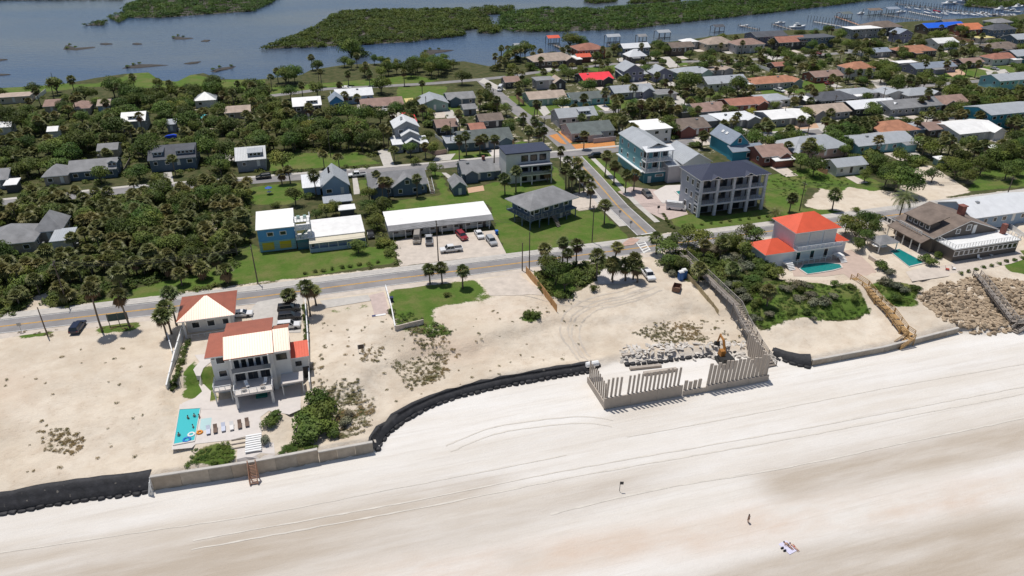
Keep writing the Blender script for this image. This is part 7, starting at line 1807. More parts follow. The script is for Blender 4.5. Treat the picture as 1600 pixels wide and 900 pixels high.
for px, L_, a, lab, cb, tw in [((1345, 22), 8, .5, 'white cabin cruiser left of the brown boathouse', True, False), ((1246, 44), 13, .3, 'large white yacht before the slate blue waterfront house', True, True), ((1219, 37), 8, .2, 'white motorboat on a lift left of the marina', True, False), ((1483, 7), 14, .2, 'white yacht moored off the marina, left one', True, True), ((1506, 4), 13, 2.9, 'white yacht moored off the marina, right one', True, True),
    ((1408, 20), 9, .3, 'white boat beside the blue roofed boathouse', True, False), ((1163, 41), 7, .4, 'white boat on the lift left of the marina', False, False), ((1564, 16), 12, .2, 'white yacht at the right end of the marina, nearest the island', True, True), ((1580, 20), 12, 2.8, 'white yacht at the right end of the marina, lower one', True, True), ((1590, 12), 12, .4, 'white yacht at the right edge', True, True), ((1535, 22), 9, .3, 'white boat before the grey waterfront house', True, False), ((1575, 26), 9, .1, 'white boat right of the orange roofed house', True, False)]:
    boat(px, L_, a, lab, cb, None, tw)
for i in range(9): boat((1418 + 15 * i, 13.5 + 1.55 * i), 7, 1.9, ORD[i].capitalize().lower() + ' small boat from the left in the main marina row' if i else 'leftmost small boat in the main marina row', i % 2 == 0, mat('boat_red', (.5, .03, .06), .4) if i == 3 else None)

for i in range(11): boat((1448 + 13.5 * i, 21 + .35 * i + (i % 3) * .6), 8, 1.7 + .2 * (i % 2), (nth(i) if i else 'leftmost') + ' white boat from the left in the inner marina row', i % 3 != 0)
# ------------------------------------------------------------------ people
M_SKIN = mat('skin', (.42, .25, .17), .6); M_SKIN2 = mat('skin_pale', (.58, .38, .29), .6); M_HAIR = mat('hair', (.03, .02, .015), .7)
def person(label, loc, rz, joints, edges, cloth=None, skin=M_SKIN, head=None, scale=1.0):
    o = thing('person', label, 'person', loc, rz); me = bpy.data.meshes.new('body'); me.from_pydata([j[:3] for j in joints], edges, []); b = link('body', me, o)
    b.scale = (scale,) * 3
    mod = b.modifiers.new('skin', 'SKIN'); mod.use_smooth_shade = True
    for i, j in enumerate(joints): me.skin_vertices[0].data[i].radius = (j[3], j[3]); 
    me.skin_vertices[0].data[0].use_root = True
    ss = b.modifiers.new('sub', 'SUBSURF'); ss.levels = 1; ss.render_levels = 1; me.materials.append(skin)
    h = head
    if h:
        bm = bmesh.new(); bmesh.ops.create_uvsphere(bm, u_segments=10, v_segments=8, radius=.115)
        for v_ in bm.verts: v_.co.z *= 1.0
        hm = bpy.data.meshes.new('hair'); bm.to_mesh(hm); bm.free(); hm.materials.append(M_HAIR); ho = link('hair', hm, o, (h[0] * scale, (h[1] + .03) * scale, (h[2] + .035) * scale))
    if cloth:
        pts, rads, m = cloth; MB().tube([tuple(Vector(p) * scale) for p in pts], [r_ * scale for r_ in rads], 10).build('swimwear', m, o, smooth=True)
    return o
STAND = [(0, 0, .95, .15), (0, 0, 1.15, .13), (0, 0, 1.38, .15), (0, 0, 1.5, .06), (0, 0, 1.62, .095), (0, .01, 1.72, .085),
         (.19, 0, 1.40, .06), (.25, .03, 1.14, .045), (.24, .12, .92, .035), (.23, .16, .84, .035), (-.19, 0, 1.40, .06), (-.25, -.03, 1.14, .045), (-.26, .04, .90, .035), (-.26, .06, .82, .035),
         (.09, 0, .85, .10), (.10, .16, .48, .065), (.10, .06, .07, .045), (.10, -.10, .04, .04), (-.09, 0, .85, .10), (-.10, -.05, .47, .065), (-.10, -.16, .07, .045), (-.10, -.30, .04, .04)]
SE = [(0, 1), (1, 2), (2, 3), (3, 4), (4, 5), (2, 6), (6, 7), (7, 8), (8, 9), (2, 10), (10, 11), (11, 12), (12, 13), (0, 14), (14, 15), (15, 16), (16, 17), (0, 18), (18, 19), (19, 20), (20, 21)]
M_DKC = mat('dark_swimsuit', (.03, .03, .04), .8); M_BLC = mat('blue_swimwear', (.04, .09, .25), .8); M_RDC = mat('coral_swimwear', (.5, .10, .08), .8)
p = P(1169, 815, BEACH_Z - .6); p.z = hz(p.x, p.y)
person('person in dark swimwear walking alone on the beach', p, 1.2, STAND, SE, ([(0, 0, .78), (0, 0, .95), (0, 0, 1.15), (0, 0, 1.42)], [.17, .175, .15, .17], M_DKC), M_SKIN, (0, 0, 1.64))
# lying pair on a towel
LIE = [(0, 0, .13, .13), (0, .22, .14, .12), (0, .45, .14, .14), (0, .58, .13, .055), (0, .70, .15, .09), (0, .80, .15, .08), (.2, .45, .12, .055), (.36, .32, .08, .04), (.32, .08, .05, .035), (.30, 0, .05, .03), (-.2, .45, .12, .055), (-.36, .34, .08, .04), (-.34, .1, .05, .035), (-.32, .02, .05, .03),
       (.09, -.12, .13, .095), (.12, -.5, .12, .065), (.12, -.88, .07, .045), (.12, -.95, .12, .04), (-.09, -.12, .13, .095), (-.10, -.48, .22, .065), (-.10, -.86, .07, .045), (-.10, -.93, .12, .04)]
p = P(1240, 855, BEACH_Z - .8); p.z = hz(p.x, p.y); 
tw = tag(MB().box(-.8, .8, -1.1, 1.1, .01, .05).build('beach_towel', mat('lilac_towel', (.62, .60, .74), .95, noise=.05)), 'pale lilac towel spread on the sand under sunbathers', 'towel'); tw.location = P(1231, 855, BEACH_Z - .8); tw.location.z = hz(tw.location.x, tw.location.y); tw.rotation_euler = (0, 0, .5)
person('sunbather lying at the right edge of the lilac towel', p + Vector((.05, 0, .02)), .5, LIE, SE, ([(0, -.14, .13), (0, 0, .13), (0, .12, .14)], [.15, .15, .13], M_RDC), M_SKIN2, (0, .74, .12))
person('sunbather lying on the middle of the lilac towel', p + Vector((-.75, .25, .05)), .55, LIE, SE, ([(0, -.14, .13), (0, 0, .13), (0, .12, .14)], [.15, .15, .13], M_DKC), M_SKIN, (0, .74, .12))
for i, px in enumerate(((1222, 857), (1226, 861))):
    q = P(*px, BEACH_Z - .8); o = thing('beach_bag', 'small dark beach bag beside the lilac towel, ' + ('upper' if i == 0 else 'lower') + ' one', 'bag', (q.x, q.y, hz(q.x, q.y)), .3, 'beach bags')
    MB().hull8([(-.2, -.12, 0), (.2, -.12, 0), (.2, .12, 0), (-.2, .12, 0), (-.24, -.05, .3), (.24, -.05, .3), (.24, .05, .3), (-.24, .05, .3)]).build('bag', M_DKC, o); MB().tube([(-.15, 0, .28), (-.08, 0, .45), (.08, 0, .45), (.15, 0, .28)], .02, 5).build('strap', M_DKC, o)
for px, lab, sk, cl in (((296, 661), 'bather standing in the upper middle of the villa pool', M_SKIN, M_DKC), ((306, 658), 'bather near the tanning ledge of the villa pool', M_SKIN2, M_BLC), ((313.5, 659), 'bather sitting at the right rim of the villa pool', M_SKIN, M_RDC), ((304, 675), 'bather by the white ring float in the villa pool', M_SKIN2, M_DKC), ((282, 688), 'bather at the lower left corner of the villa pool', M_SKIN, M_BLC)):
    p = P(*px, PATZ - .85); person(lab, p, random.uniform(0, 6), STAND, SE, ([(0, 0, .78), (0, 0, .95), (0, 0, 1.15)], [.17, .175, .16], cl), sk, (0, 0, 1.64))
for i, (px, lab) in enumerate((((1530, 405), 'white deck chair on the sea terrace of the brown house, left one'), ((1548, 400), 'white deck chair on the sea terrace of the brown house, middle one'), ((1560, 395), 'white deck chair on the sea terrace of the brown house, right one'), ((1480, 422), 'red deck chair at the lower terrace edge'), ((1490, 421), 'white deck chair at the lower terrace edge'))):
    o = thing('deck_chair', lab, 'chair', P(*px, -.95), GRID + .3 * i, 'deck chairs on the sea terrace'); m = mat('car_brick', (0, 0, 0)) if i == 3 else M_WHITE
    MB().box(-.35, .35, -.4, .4, .3, .38).build('seat', m, o); MB().hull8([(-.35, .35, .35), (.35, .35, .35), (.35, .42, .35), (-.35, .42, .35), (-.35, .6, 1.05), (.35, .6, 1.05), (.35, .66, 1.05), (-.35, .66, 1.05)]).build('backrest', m, o)
    for x in (-.33, .27):
        for y in (-.38, .32): MB().box(x, x + .06, y, y + .06, 0, .3).build('leg', m, o)
# ================================================================== vegetation
LM_PALM = leaf_mat('palm_fronds', (0.076, 0.104, 0.032), (0.185, 0.202, 0.083), .35, .9, .18, .42)
LM_DEAD = leaf_mat('dry_fronds', (0.16, 0.11, 0.06), (0.24, 0.17, 0.10), .2, .9, .1, .8)
LM_OAK = leaf_mat('oak_leaves', (0.042, 0.076, 0.016), (0.108, 0.162, 0.033), .38, .45, .18)
LM_GRAPE = leaf_mat('seagrape_leaves', (0.048, 0.085, 0.018), (0.125, 0.175, 0.042), .35, .6, .2)
LM_SHRUB = leaf_mat('shrub_leaves', (0.060, 0.100, 0.021), (0.145, 0.192, 0.046), .4, .5, .2)
LM_SILVER = leaf_mat('silver_scrub_leaves', (0.10, 0.115, 0.075), (0.21, 0.22, 0.15), .25, .6, .15)
LM_BRIGHT = leaf_mat('bright_yellow_green_leaves', (0.20, 0.24, 0.02), (0.34, 0.36, 0.05), .1, .6, .25)
LM_MANG = leaf_mat('mangrove_leaves', (0.038, 0.074, 0.013), (0.084, 0.132, 0.024), .1, .03, .2)
LM_UNDER = leaf_mat('undergrowth_leaves', (0.050, 0.086, 0.019), (0.138, 0.176, 0.046), .1, .12, .2)
LM_DUNE = leaf_mat('dune_weed_leaves', (0.14, 0.14, 0.055), (0.29, 0.26, 0.13), .2, .3, .2)
LM_VINE = leaf_mat('beach_vine_leaves', (0.055, 0.10, 0.018), (0.12, 0.17, 0.035), .15, .3, .2)

def soft(me, nr):
    a = me.attributes.new('custom_normal', 'FLOAT_VECTOR', 'POINT'); a.data.foreach_set('vector', np.ascontiguousarray(nr, np.float32).ravel()); me.polygons.foreach_set('use_smooth', np.ones(len(me.polygons), bool)); me.update()
def quad_mesh(name, V_, mats, mi=None):
    V_ = np.asarray(V_, np.float32); n = len(V_) // 4; nr = V_[:, 3:] if V_.shape[1] == 6 else None; V_ = V_[:, :3]
    me = mesh_from_arrays(name, V_, np.arange(n * 4, dtype=np.int32).reshape(n, 4), 4)
    for m in mats: me.materials.append(m)
    if mi is not None: me.polygons.foreach_set('material_index', np.asarray(mi, np.int32))
    if nr is not None: soft(me, nr)
    return me

def palm_crown(seed, nf=40, dead=0.12, size=1.0, squash=1.0):
    r = random.Random(seed); V_, mi = [], []
    for f in range(nf):
        az = f * 2.399 + r.uniform(-.2, .2); t = (f + .5) / nf
        isdead = t > 1 - dead
        el = R(85) - t * R(125) + r.uniform(-.12, .12)
        if isdead: el = R(-55) + r.uniform(-.25, .2)
        d = Vector((math.cos(az) * math.cos(el), math.sin(az) * math.cos(el), math.sin(el)))
        s = Vector((-math.sin(az), math.cos(az), 0)); s = (s + Vector((0, 0, r.uniform(-.35, .35)))).normalized()
        pet = r.uniform(.65, .95) * size; c = d * pet + Vector((0, 0, -.10 * pet))
        L_ = r.uniform(.95, 1.25) * size; nb = 8
        # petiole
        w = .035 * size
        V_ += [Vector((0, 0, 0)) - s * w, Vector((0, 0, 0)) + s * w, c + s * w, c - s * w]; mi.append(1 if isdead else 0)
        for b in range(nb):
            a = R(-80) + R(160) * b / (nb - 1); dd = (d * math.cos(a) + s * math.sin(a)).normalized()
            drop = Vector((0, 0, -1)) * (.30 + .15 * r.random()) * L_
            sw = (s * math.cos(a) - d * math.sin(a)) * (.125 * size)
            lb = L_ * (1 - .25 * abs(a) / R(80)); mid = c + dd * lb * .5 + drop * .12; tip = c + dd * lb * .95 + drop
            V_ += [c, mid - sw, tip, mid + sw]; mi.append(1 if isdead else 0)
    V_ = [Vector((v.x, v.y, v.z * squash)) for v in V_]
    return quad_mesh('palm_crown', [tuple(v) for v in V_], [LM_PALM, LM_DEAD], mi)

def feather_crown(seed, nf=34, L=3.4):
    r = random.Random(seed); V_ = []
    for f in range(nf):
        az = f * 2.399; el = R(80) - (f + .5) / nf * R(95)
        h = Vector((math.cos(az), math.sin(az), 0)); s = Vector((-math.sin(az), math.cos(az), 0))
        pts = []; p = Vector((0, 0, 0)); a = el
        for k in range(8):
            pts.append(p.copy()); p = p + (h * math.cos(a) + Vector((0, 0, math.sin(a)))) * (L / 7); a -= .24
        for k in range(1, 7):
            for sg in (-1, 1):
                for q in (0, .5):
                    b0 = pts[k].lerp(pts[k + 1], q); t = (pts[k + 1] - pts[k]).normalized(); ln = .62 * (1 - abs(k - 3) * .1)
                    e = b0 + s * sg * ln + t * .3 - Vector((0, 0, .22)); w = t * .07
                    V_ += [b0 - w, b0 + w, e + w * .4, e - w * .4]
    return quad_mesh('feather_crown', [tuple(v) for v in V_], [LM_PALM])

def leaf_cloud(seed, rx, rz, n, leaf, lobes=9, flat=0.0, fill=.35):
    g = np.random.default_rng(seed)
    c = g.normal(size=(lobes, 3)); c /= np.linalg.norm(c, axis=1)[:, None]; c[:, 2] = np.abs(c[:, 2]) * .8 - .15
    c *= g.uniform(.35, .7, (lobes, 1)); rad = g.uniform(.34, .55, lobes)
    k = g.integers(0, lobes, n)
    d = g.normal(size=(n, 3)); d /= np.linalg.norm(d, axis=1)[:, None]
    d[:, 2] = np.where(d[:, 2] < -.35, -d[:, 2], d[:, 2])
    rr = np.where(g.random(n) < fill, g.uniform(.3, .9, n), g.uniform(.86, 1.06, n))
    p = c[k] + d * (rad[k] * rr)[:, None]
    p[:, 0:2] *= rx; p[:, 2] = p[:, 2] * rz
    nd = d * .55 + c[k] * .5 + g.normal(size=(n, 3)) * .22; nd[:, 2] += .3; nd /= np.linalg.norm(nd, axis=1)[:, None]
    nrm = d + g.normal(size=(n, 3)) * .55; nrm[:, 2] += .35; nrm /= np.linalg.norm(nrm, axis=1)[:, None]
    nrm = np.where((nrm * nd).sum(1)[:, None] < 0, -nrm, nrm)
    t = np.cross(nrm, g.normal(size=(n, 3))); t /= np.linalg.norm(t, axis=1)[:, None] + 1e-9; b = np.cross(nrm, t)
    s = (leaf * g.uniform(.6, 1.25, n))[:, None]
    Q = np.stack([p - t * s * .5, p - b * s * .32, p + t * s * .5, p + b * s * .32], 1)
    return np.concatenate([Q.reshape(-1, 3), np.repeat(nd, 4, 0)], 1)          # positions and soft crown normals

CROWNS = [palm_crown(k, 42 + (k % 3) * 6, (.05, .15, .25, .35, .1, .2)[k % 6], 1.0, (.9, 1.0, .8)[k % 3]) for k in range(6)]
def palm_trunk(h, seed):
    r = random.Random(seed); bend = r.uniform(-.11, .11) * h; b2 = r.uniform(-.06, .06) * h
    pts = [(bend * (t ** 2), b2 * t, -.3 + (h + .3) * t) for t in (0, .2, .45, .7, 1)]
    me = MB().tube(pts, [.28, .2, .18, .17, .22], 7).mesh('palm_trunk', M_BARK, True); me['h'] = h; me['tx'] = bend; me['ty'] = b2; return me
TRUNKS = [palm_trunk(h, 10 * h + k) for h in (3, 4.5, 6, 7.5, 9, 11) for k in range(2)]
FEATHER = feather_crown(3)

def limb_trunk(h, spread, seed):
    r = random.Random(seed); mb = MB(); n = r.randint(4, 6)
    mb.tube([(0, 0, -.3), (r.uniform(-.1, .1), 0, h * .35), (r.uniform(-.2, .2), r.uniform(-.2, .2), h * .55)], [.05 * h, .04 * h, .03 * h], 7)
    for k in range(n):
        a = 6.28 * k / n + r.uniform(-.4, .4); e = spread * r.uniform(.5, .85)
        mb.tube([(0, 0, h * .38), (e * .4 * math.cos(a), e * .4 * math.sin(a), h * .6), (e * math.cos(a), e * math.sin(a), h * r.uniform(.7, .95))], [.026 * h, .02 * h, .008 * h], 5)
    return mb.mesh('tree_trunk', M_BARK2, True)
KINDS = {}
def tree_kind(key, m, rx, rz, n, leaf, ht, nv=4, lobes=9, fill=.35):
    KINDS[key] = dict(cr=[quad_mesh('tree_crown', leaf_cloud(hash(key) % 1000 + k, rx, rz, n, leaf, lobes, fill=fill), [m]) for k in range(nv)], tr=[limb_trunk(ht, rx * .8, k + 5) for k in range(2)], ht=ht, rx=rx, rz=rz)
import zlib
hash = lambda s: zlib.crc32(s.encode())
tree_kind('oak', LM_OAK, 3.9, 3.3, 2300, .42, 4.2, 4, 12)
tree_kind('shade', LM_SHRUB, 3.0, 2.9, 1600, .40, 3.6, 4, 10)
tree_kind('seagrape', LM_GRAPE, 2.3, 1.7, 1000, .38, 1.1, 4, 9)
tree_kind('shrub', LM_SHRUB, 1.9, 1.5, 700, .34, .9, 4, 8)
tree_kind('silver', LM_SILVER, 1.8, 1.3, 700, .32, .7, 3, 8)
tree_kind('bright', LM_BRIGHT, 2.4, 2.4, 900, .40, 2.2, 1, 9)
tree_kind('hedge', LM_GRAPE, 1.0, .9, 320, .26, .4, 3, 6)
NAMES = {'oak': ('dense dark green tree', 'tree', 'dense_tree'), 'shade': ('bushy mid-green tree', 'tree', 'bushy_tree'), 'seagrape': ('broad green shrub', 'shrub', 'broad_shrub'),
         'shrub': ('leafy dull green shrub', 'shrub', 'leafy_shrub'), 'silver': ('silvery grey-green shrub', 'shrub', 'silvery_shrub'), 'bright': ('yellow-green round tree', 'tree', 'bright_tree'),
         'hedge': ('small rounded hedge bush', 'bush', 'hedge_bush'), 'palm': ('cabbage palm', 'palm', 'cabbage_palm'), 'feather': ('feather-leaved date palm', 'palm', 'date_palm')}
PLANTS = []    # (kind, root, x, y, size)
def palm(p, h, feather=False, sc_=None):
    tm = min(TRUNKS, key=lambda t: abs(t['h'] - h) + random.random() * .8); s = h / tm['h']; sx = sc_ or random.uniform(1.05, 1.4)
    o = bpy.data.objects.new(NAMES['feather' if feather else 'palm'][2], None); col.objects.link(o); o.location = p; rz = random.uniform(0, 6.28); o.rotation_euler = (0, 0, rz)
    link('trunk', tm, o, (0, 0, 0), 0, (1.0, 1.0, s))
    cr = link('crown', FEATHER if feather else random.choice(CROWNS), o, (tm['tx'], tm['ty'], h), random.uniform(0, 6), (sx, sx, sx * random.uniform(.9, 1.1)))
    PLANTS.append(('feather' if feather else 'palm', o, p.x, p.y, h)); return o
def tree(kind, p, s=1.0, sz=None):
    K = KINDS[kind]; o = bpy.data.objects.new(NAMES[kind][2], None); col.objects.link(o); o.location = p; o.rotation_euler = (0, 0, random.uniform(0, 6.28)); sz = sz or s * random.uniform(.85, 1.15)
    link('trunk', random.choice(K['tr']), o, (0, 0, 0), 0, (s, s, sz))
    link('crown', random.choice(K['cr']), o, (0, 0, (K['ht'] * .72) * sz), random.uniform(0, 6), (s * random.uniform(.9, 1.1), s * random.uniform(.9, 1.1), sz))
    PLANTS.append((kind, o, p.x, p.y, s)); return o

def pt(px, py):
    p = G(px, py); return p
HAND = [(215, 432, 4), (268, 436, 3.5), (300, 428, 3.6), (340, 424, 3.5), (356, 442, 3.4), (232, 418, 4), (318, 436, 3), (285, 446, 3.2), (190, 450, 4), (160, 518, 10.5), (203, 511, 8), (262, 531, 5.8), (276, 508, 8), (268, 522, 6.4), (485, 494, 7), (494, 477, 4), (454, 478, 3), (672, 444, 4), (691, 444, 4.3), (723, 450, 4.6),
 (932, 434, 6), (956, 438, 9), (957, 441, 5), (977, 439, 4), (989, 437, 5.5), (996, 441, 4), (1025, 397, 4.6), (1091, 444, 4.2), (1198, 478, 4), (900, 413, 5.5), (879, 412, 6), (852, 415, 5), (886, 420, 4.5),
 (944, 350, 6), (922, 325, 6.4), (789, 305, 5.5), (806, 300, 7), (855, 284, 4), (875, 266, 7), (889, 292, 8.5), (893, 300, 6), (905, 303, 6.4), (912, 301, 5.5), (884, 297, 7), (900, 288, 7), (918, 306, 5),
 (945, 275, 7), (959, 286, 6), (977, 301, 6), (990, 298, 5.5), (826, 229, 6), (842, 231, 6), (849, 233, 7), (729, 243, 7), (750, 241, 5.5), (772, 255, 9), (599, 317, 7), (608, 313, 6), (652, 308, 6), (590, 300, 5),
 (441, 289, 3.6), (454, 287, 5), (1233, 332, 4.5), (1300, 328, 5), (834, 192, 8), (839, 190, 7), (811, 163, 6), (944, 165, 6), (961, 187, 8), (968, 184, 8), (911, 176, 6.5), (896, 190, 6), (915, 186, 5), (912, 233, 5.5),
 (1414, 150, 8), (1444, 172, 6.5), (1436, 175, 5.5), (1322, 214, 6), (1330, 214, 6.5), (1338, 213, 6), (1345, 215, 6.5), (1352, 212, 6), (1360, 213, 6.5), (1368, 210, 6), (1180, 222, 6), (1190, 219, 5.5), (1198, 221, 6), (1230, 226, 6), (1262, 208, 5), (1287, 208, 5),
 (1248, 205, 5), (1128, 212, 4.5), (1096, 232, 5), (1010, 190, 6), (1002, 188, 6.5), (1020, 188, 5.5), (985, 190, 6), (1046, 160, 6), (1090, 165, 6), (1088, 195, 6.5), (1025, 137, 6), (988, 160, 6.5), (1340, 128, 5), (1355, 130, 5), (1325, 130, 6),
 (435, 130, 6), (452, 131, 6.5), (503, 135, 7), (545, 133, 5.5), (578, 134, 6), (632, 134, 6.5), (425, 140, 6), (660, 150, 6), (486, 190, 6), (560, 172, 5.5), (540, 168, 5.5), (170, 182, 6), (120, 180, 7), (212, 235, 9), (178, 215, 8), (226, 222, 10),
 (1118, 122, 6), (1150, 108, 6), (1135, 110, 6), (1185, 102, 5), (1108, 116, 7), (866, 120, 6), (850, 132, 6), (845, 108, 5), (948, 115, 6), (930, 104, 6), (1175, 118, 5), (1475, 118, 6), (1442, 118, 6), (1500, 122, 5.5), (1508, 118, 6), (1465, 100, 8), (1500, 70, 7), (1515, 72, 7), (1530, 74, 7), (1505, 95, 5)]
for a, b, h in HAND: palm(pt(a, b), h)
palm(pt(1404, 343), 6.5, True, 1.15); palm(pt(1210, 346), 2.6, True, .8)
HANDT = [('seagrape', 488, 668, 1.7), ('seagrape', 505, 655, 1.6), ('seagrape', 478, 690, 1.1), ('seagrape', 498, 685, 1.6), ('seagrape', 512, 672, 1.0), ('seagrape', 482, 650, 1.0), ('seagrape', 495, 640, 1.5), ('seagrape', 508, 635, .9),
 ('seagrape', 525, 682, .8), ('seagrape', 421, 664, .9), ('seagrape', 430, 655, .8), ('silver', 540, 665, .9), ('silver', 415, 690, .7), ('silver', 545, 650, .7),
 ('oak', 868, 445, 1.0), ('oak', 860, 432, .9), ('shade', 882, 455, .9), ('shrub', 845, 450, 1.1), ('shrub', 930, 455, .8), ('shrub', 900, 430, 1.0), ('shrub', 915, 440, .8), ('shrub', 875, 465, .8),
 ('shade', 1040, 405, 1.1), ('shade', 1055, 395, 1.1), ('oak', 1075, 385, 1.0), ('shade', 1095, 390, 1.1), ('silver', 1115, 395, 1.6), ('shade', 1130, 392, 1.0), ('oak', 1145, 388, .9), ('silver', 1135, 410, 1.5), ('shade', 1045, 420, .9), ('shade', 1062, 425, .9), ('silver', 1050, 430, 1.0), ('shade', 1160, 405, .9), ('silver', 1150, 425, 1.3), ('silver', 1170, 420, 1.2), ('seagrape', 1175, 440, 1.0),
 ('seagrape', 1210, 432, 1.2), ('seagrape', 1196, 426, 1.0), ('silver', 1265, 465, 1.1), ('silver', 1275, 478, 1.2), ('silver', 1290, 475, 1.1), ('silver', 1240, 448, 1.1), ('silver', 1225, 455, 1.2), ('silver', 1250, 470, 1.0), ('shrub', 1335, 470, .6), ('shrub', 1330, 452, .7), ('silver', 1300, 466, .9), ('silver', 1258, 450, 1.0), ('silver', 1140, 450, 1.2), ('silver', 1155, 460, 1.1), ('silver', 1165, 470, 1.0), ('shrub', 1185, 455, 1.0), ('shrub', 1178, 478, .9), ('silver', 1200, 495, .9), ('shrub', 1235, 490, .8), ('seagrape', 1262, 492, .7), ('shrub', 1305, 450, .9),
 ('silver', 1385, 445, 1.2), ('silver', 1400, 452, 1.2), ('silver', 1412, 458, 1.1), ('silver', 1390, 430, 1.1), ('seagrape', 1378, 420, 1.0), ('seagrape', 1400, 470, .8), ('seagrape', 1430, 455, .7), ('seagrape', 1445, 408, .9), ('seagrape', 1455, 416, .9), ('seagrape', 1462, 402, .8),
 ('shade', 1320, 365, 1.0), ('shade', 1335, 378, 1.1), ('oak', 1345, 360, .9), ('shade', 1360, 370, 1.0), ('shade', 1350, 382, .9), ('shade', 1365, 355, .9), ('oak', 1165, 375, .8), ('shade', 1180, 380, .9), ('seagrape', 1250, 455, .7), ('shade', 1340, 392, .8),
 ('oak', 1398, 300, 1.5), ('oak', 1415, 305, 1.3), ('oak', 1382, 292, 1.2), ('shade', 1455, 285, 1.1), ('oak', 1490, 280, 1.1), ('shade', 1510, 288, 1.1), ('oak', 1530, 275, 1.2), ('shade', 1480, 265, 1.1), ('oak', 1550, 262, 1.2), ('oak', 1370, 270, 1.1), ('shade', 1350, 285, .9), ('shade', 1250, 265, 1.2), ('oak', 1270, 275, 1.1), ('oak', 1570, 280, 1.2), ('shade', 1590, 275, 1.1),
 ('bright', 1174, 182, 1.1), ('oak', 1075, 148, 1.7), ('oak', 1152, 150, 1.5), ('oak', 1135, 155, 1.2), ('oak', 1080, 140, 1.2), ('oak', 1375, 130, 1.4), ('oak', 1390, 125, 1.4), ('oak', 1380, 115, 1.3), ('shrub', 1335, 330, .8), ('oak', 550, 96, 2.0), ('oak', 562, 97, 1.6), ('oak', 890, 78, 1.9), ('oak', 905, 77, 1.6), ('oak', 820, 92, 1.6), ('oak', 805, 96, 1.4),
 ('shade', 560, 395, .9), ('shrub', 556, 390, .8), ('shade', 585, 345, 1.1), ('shade', 598, 338, 1.2), ('shade', 575, 335, 1.0), ('shade', 590, 360, 1.0), ('shrub', 598, 385, 1.1), ('shrub', 606, 400, 1.0), ('shade', 510, 340, .9), ('shade', 525, 335, .8), ('shade', 495, 345, .8), ('shade', 680, 275, 1.0), ('shrub', 700, 463, .6), ('seagrape', 825, 495, .7), ('seagrape', 838, 498, .6), ('seagrape', 612, 490, .5),
 ('oak', 640, 190, 1.0), ('oak', 645, 180, 1.1), ('shade', 655, 168, .9), ('oak', 620, 185, 1.1), ('oak', 520, 190, 1.3), ('oak', 545, 192, 1.3), ('oak', 570, 195, 1.3), ('oak', 595, 195, 1.3), ('shrub', 680, 508, .4), ('silver', 1270, 500, .6)]
for k, a, b, s in HANDT: tree(k, pt(a, b), s)
# hedges: beside the villa wall, around the navy building lawn, along the corner lawn
for k in range(14):
    t = k / 13; tree('hedge', pt(294 - 24 * t, 535 + 75 * t), .95)
for k in range(12): tree('hedge', pt(476 + 4 * k / 11, 478 + 60 * k / 11), .8)
for k in range(18):
    t = k / 17; tree('hedge', pt(1036 + 34 * t if t < .4 else 1049.6 + (t - .4) * 250, 336 + 52 * t if t < .4 else 357 - (t - .4) * 30), .7)
for k in range(10): tree('hedge', pt(1500 + 12 * k, 428 - 3 * k), .8)
for k in range(9): tree('hedge', pt(478 + 14 * k, 428 - 2.2 * k), .8)

# ------------------------------------------------------------------ filling in the thickets
COVER = [0.0] * len(KEEP)
def overlap_ok(p, h, rad, budget):
    b = proj(p); t = proj((p.x, p.y, p.z + h)); s_ = abs(proj((p.x + rad, p.y, p.z + h * .6))[0] - proj((p.x, p.y, p.z + h * .6))[0])
    box = (t[0] - s_, t[1], t[0] + s_, b[1] - (b[1] - t[1]) * .25); hit = []
    for i, (x0, y0, x1, y1, dep) in enumerate(KEEP):
        if p.y > dep: continue
        ox = min(box[2], x1) - max(box[0], x0); oy = min(box[3], y1) - max(box[1], y0)
        if ox > 0 and oy > 0:
            a = ox * oy / max(1.0, (x1 - x0) * (y1 - y0))
            if COVER[i] + a > budget: return False
            hit.append((i, a))
    for i, a in hit: COVER[i] += a
    return True
RX0, RX1, RY0, RY1 = -300, 560, 55, 720       # plan raster of what is built over, one metre cells
rX, rY = np.meshgrid(np.arange(RX0, RX1) + .5, np.arange(RY0, RY1) + .5)
R_BLOCK = np.zeros(rX.shape, bool); R_LAWN = np.zeros(rX.shape, bool)
def stamp(mask, poly):
    xs = [q[0] for q in poly]; ys = [q[1] for q in poly]
    a, b = max(0, int(min(xs) - RX0) - 1), min(RX1 - RX0, int(max(xs) - RX0) + 2); c, d = max(0, int(min(ys) - RY0) - 1), min(RY1 - RY0, int(max(ys) - RY0) + 2)
    if b > a and d > c: mask[c:d, a:b] |= inside(poly, rX[c:d, a:b], rY[c:d, a:b])
for f in FOOT: stamp(R_BLOCK, f)
for pts, hw in ROADS:
    hw += .9
    for a, b in zip(pts[:-1], pts[1:]):
        c, d = max(0, int(min(a.x, b.x) - RX0 - hw) - 1), min(RX1 - RX0, int(max(a.x, b.x) - RX0 + hw) + 2); e, f = max(0, int(min(a.y, b.y) - RY0 - hw) - 1), min(RY1 - RY0, int(max(a.y, b.y) - RY0 + hw) + 2)
        if d <= c or f <= e: continue
        x, y = rX[e:f, c:d], rY[e:f, c:d]; dx, dy = b.x - a.x, b.y - a.y; t = np.clip(((x - a.x) * dx + (y - a.y) * dy) / (dx * dx + dy * dy + 1e-9), 0, 1)
        R_BLOCK[e:f, c:d] |= (a.x + dx * t - x) ** 2 + (a.y + dy * t - y) ** 2 < hw * hw
for kind, poly, val in ZONES:
    if kind in ('lawn', 'sand') and val > .4: stamp(R_LAWN, [tuple(p)[:2] for p in GP(poly)])
R_H = height(rX, rY)
def cell(x, y): return min(RY1 - RY0 - 1, max(0, int(y - RY0))), min(RX1 - RX0 - 1, max(0, int(x - RX0)))
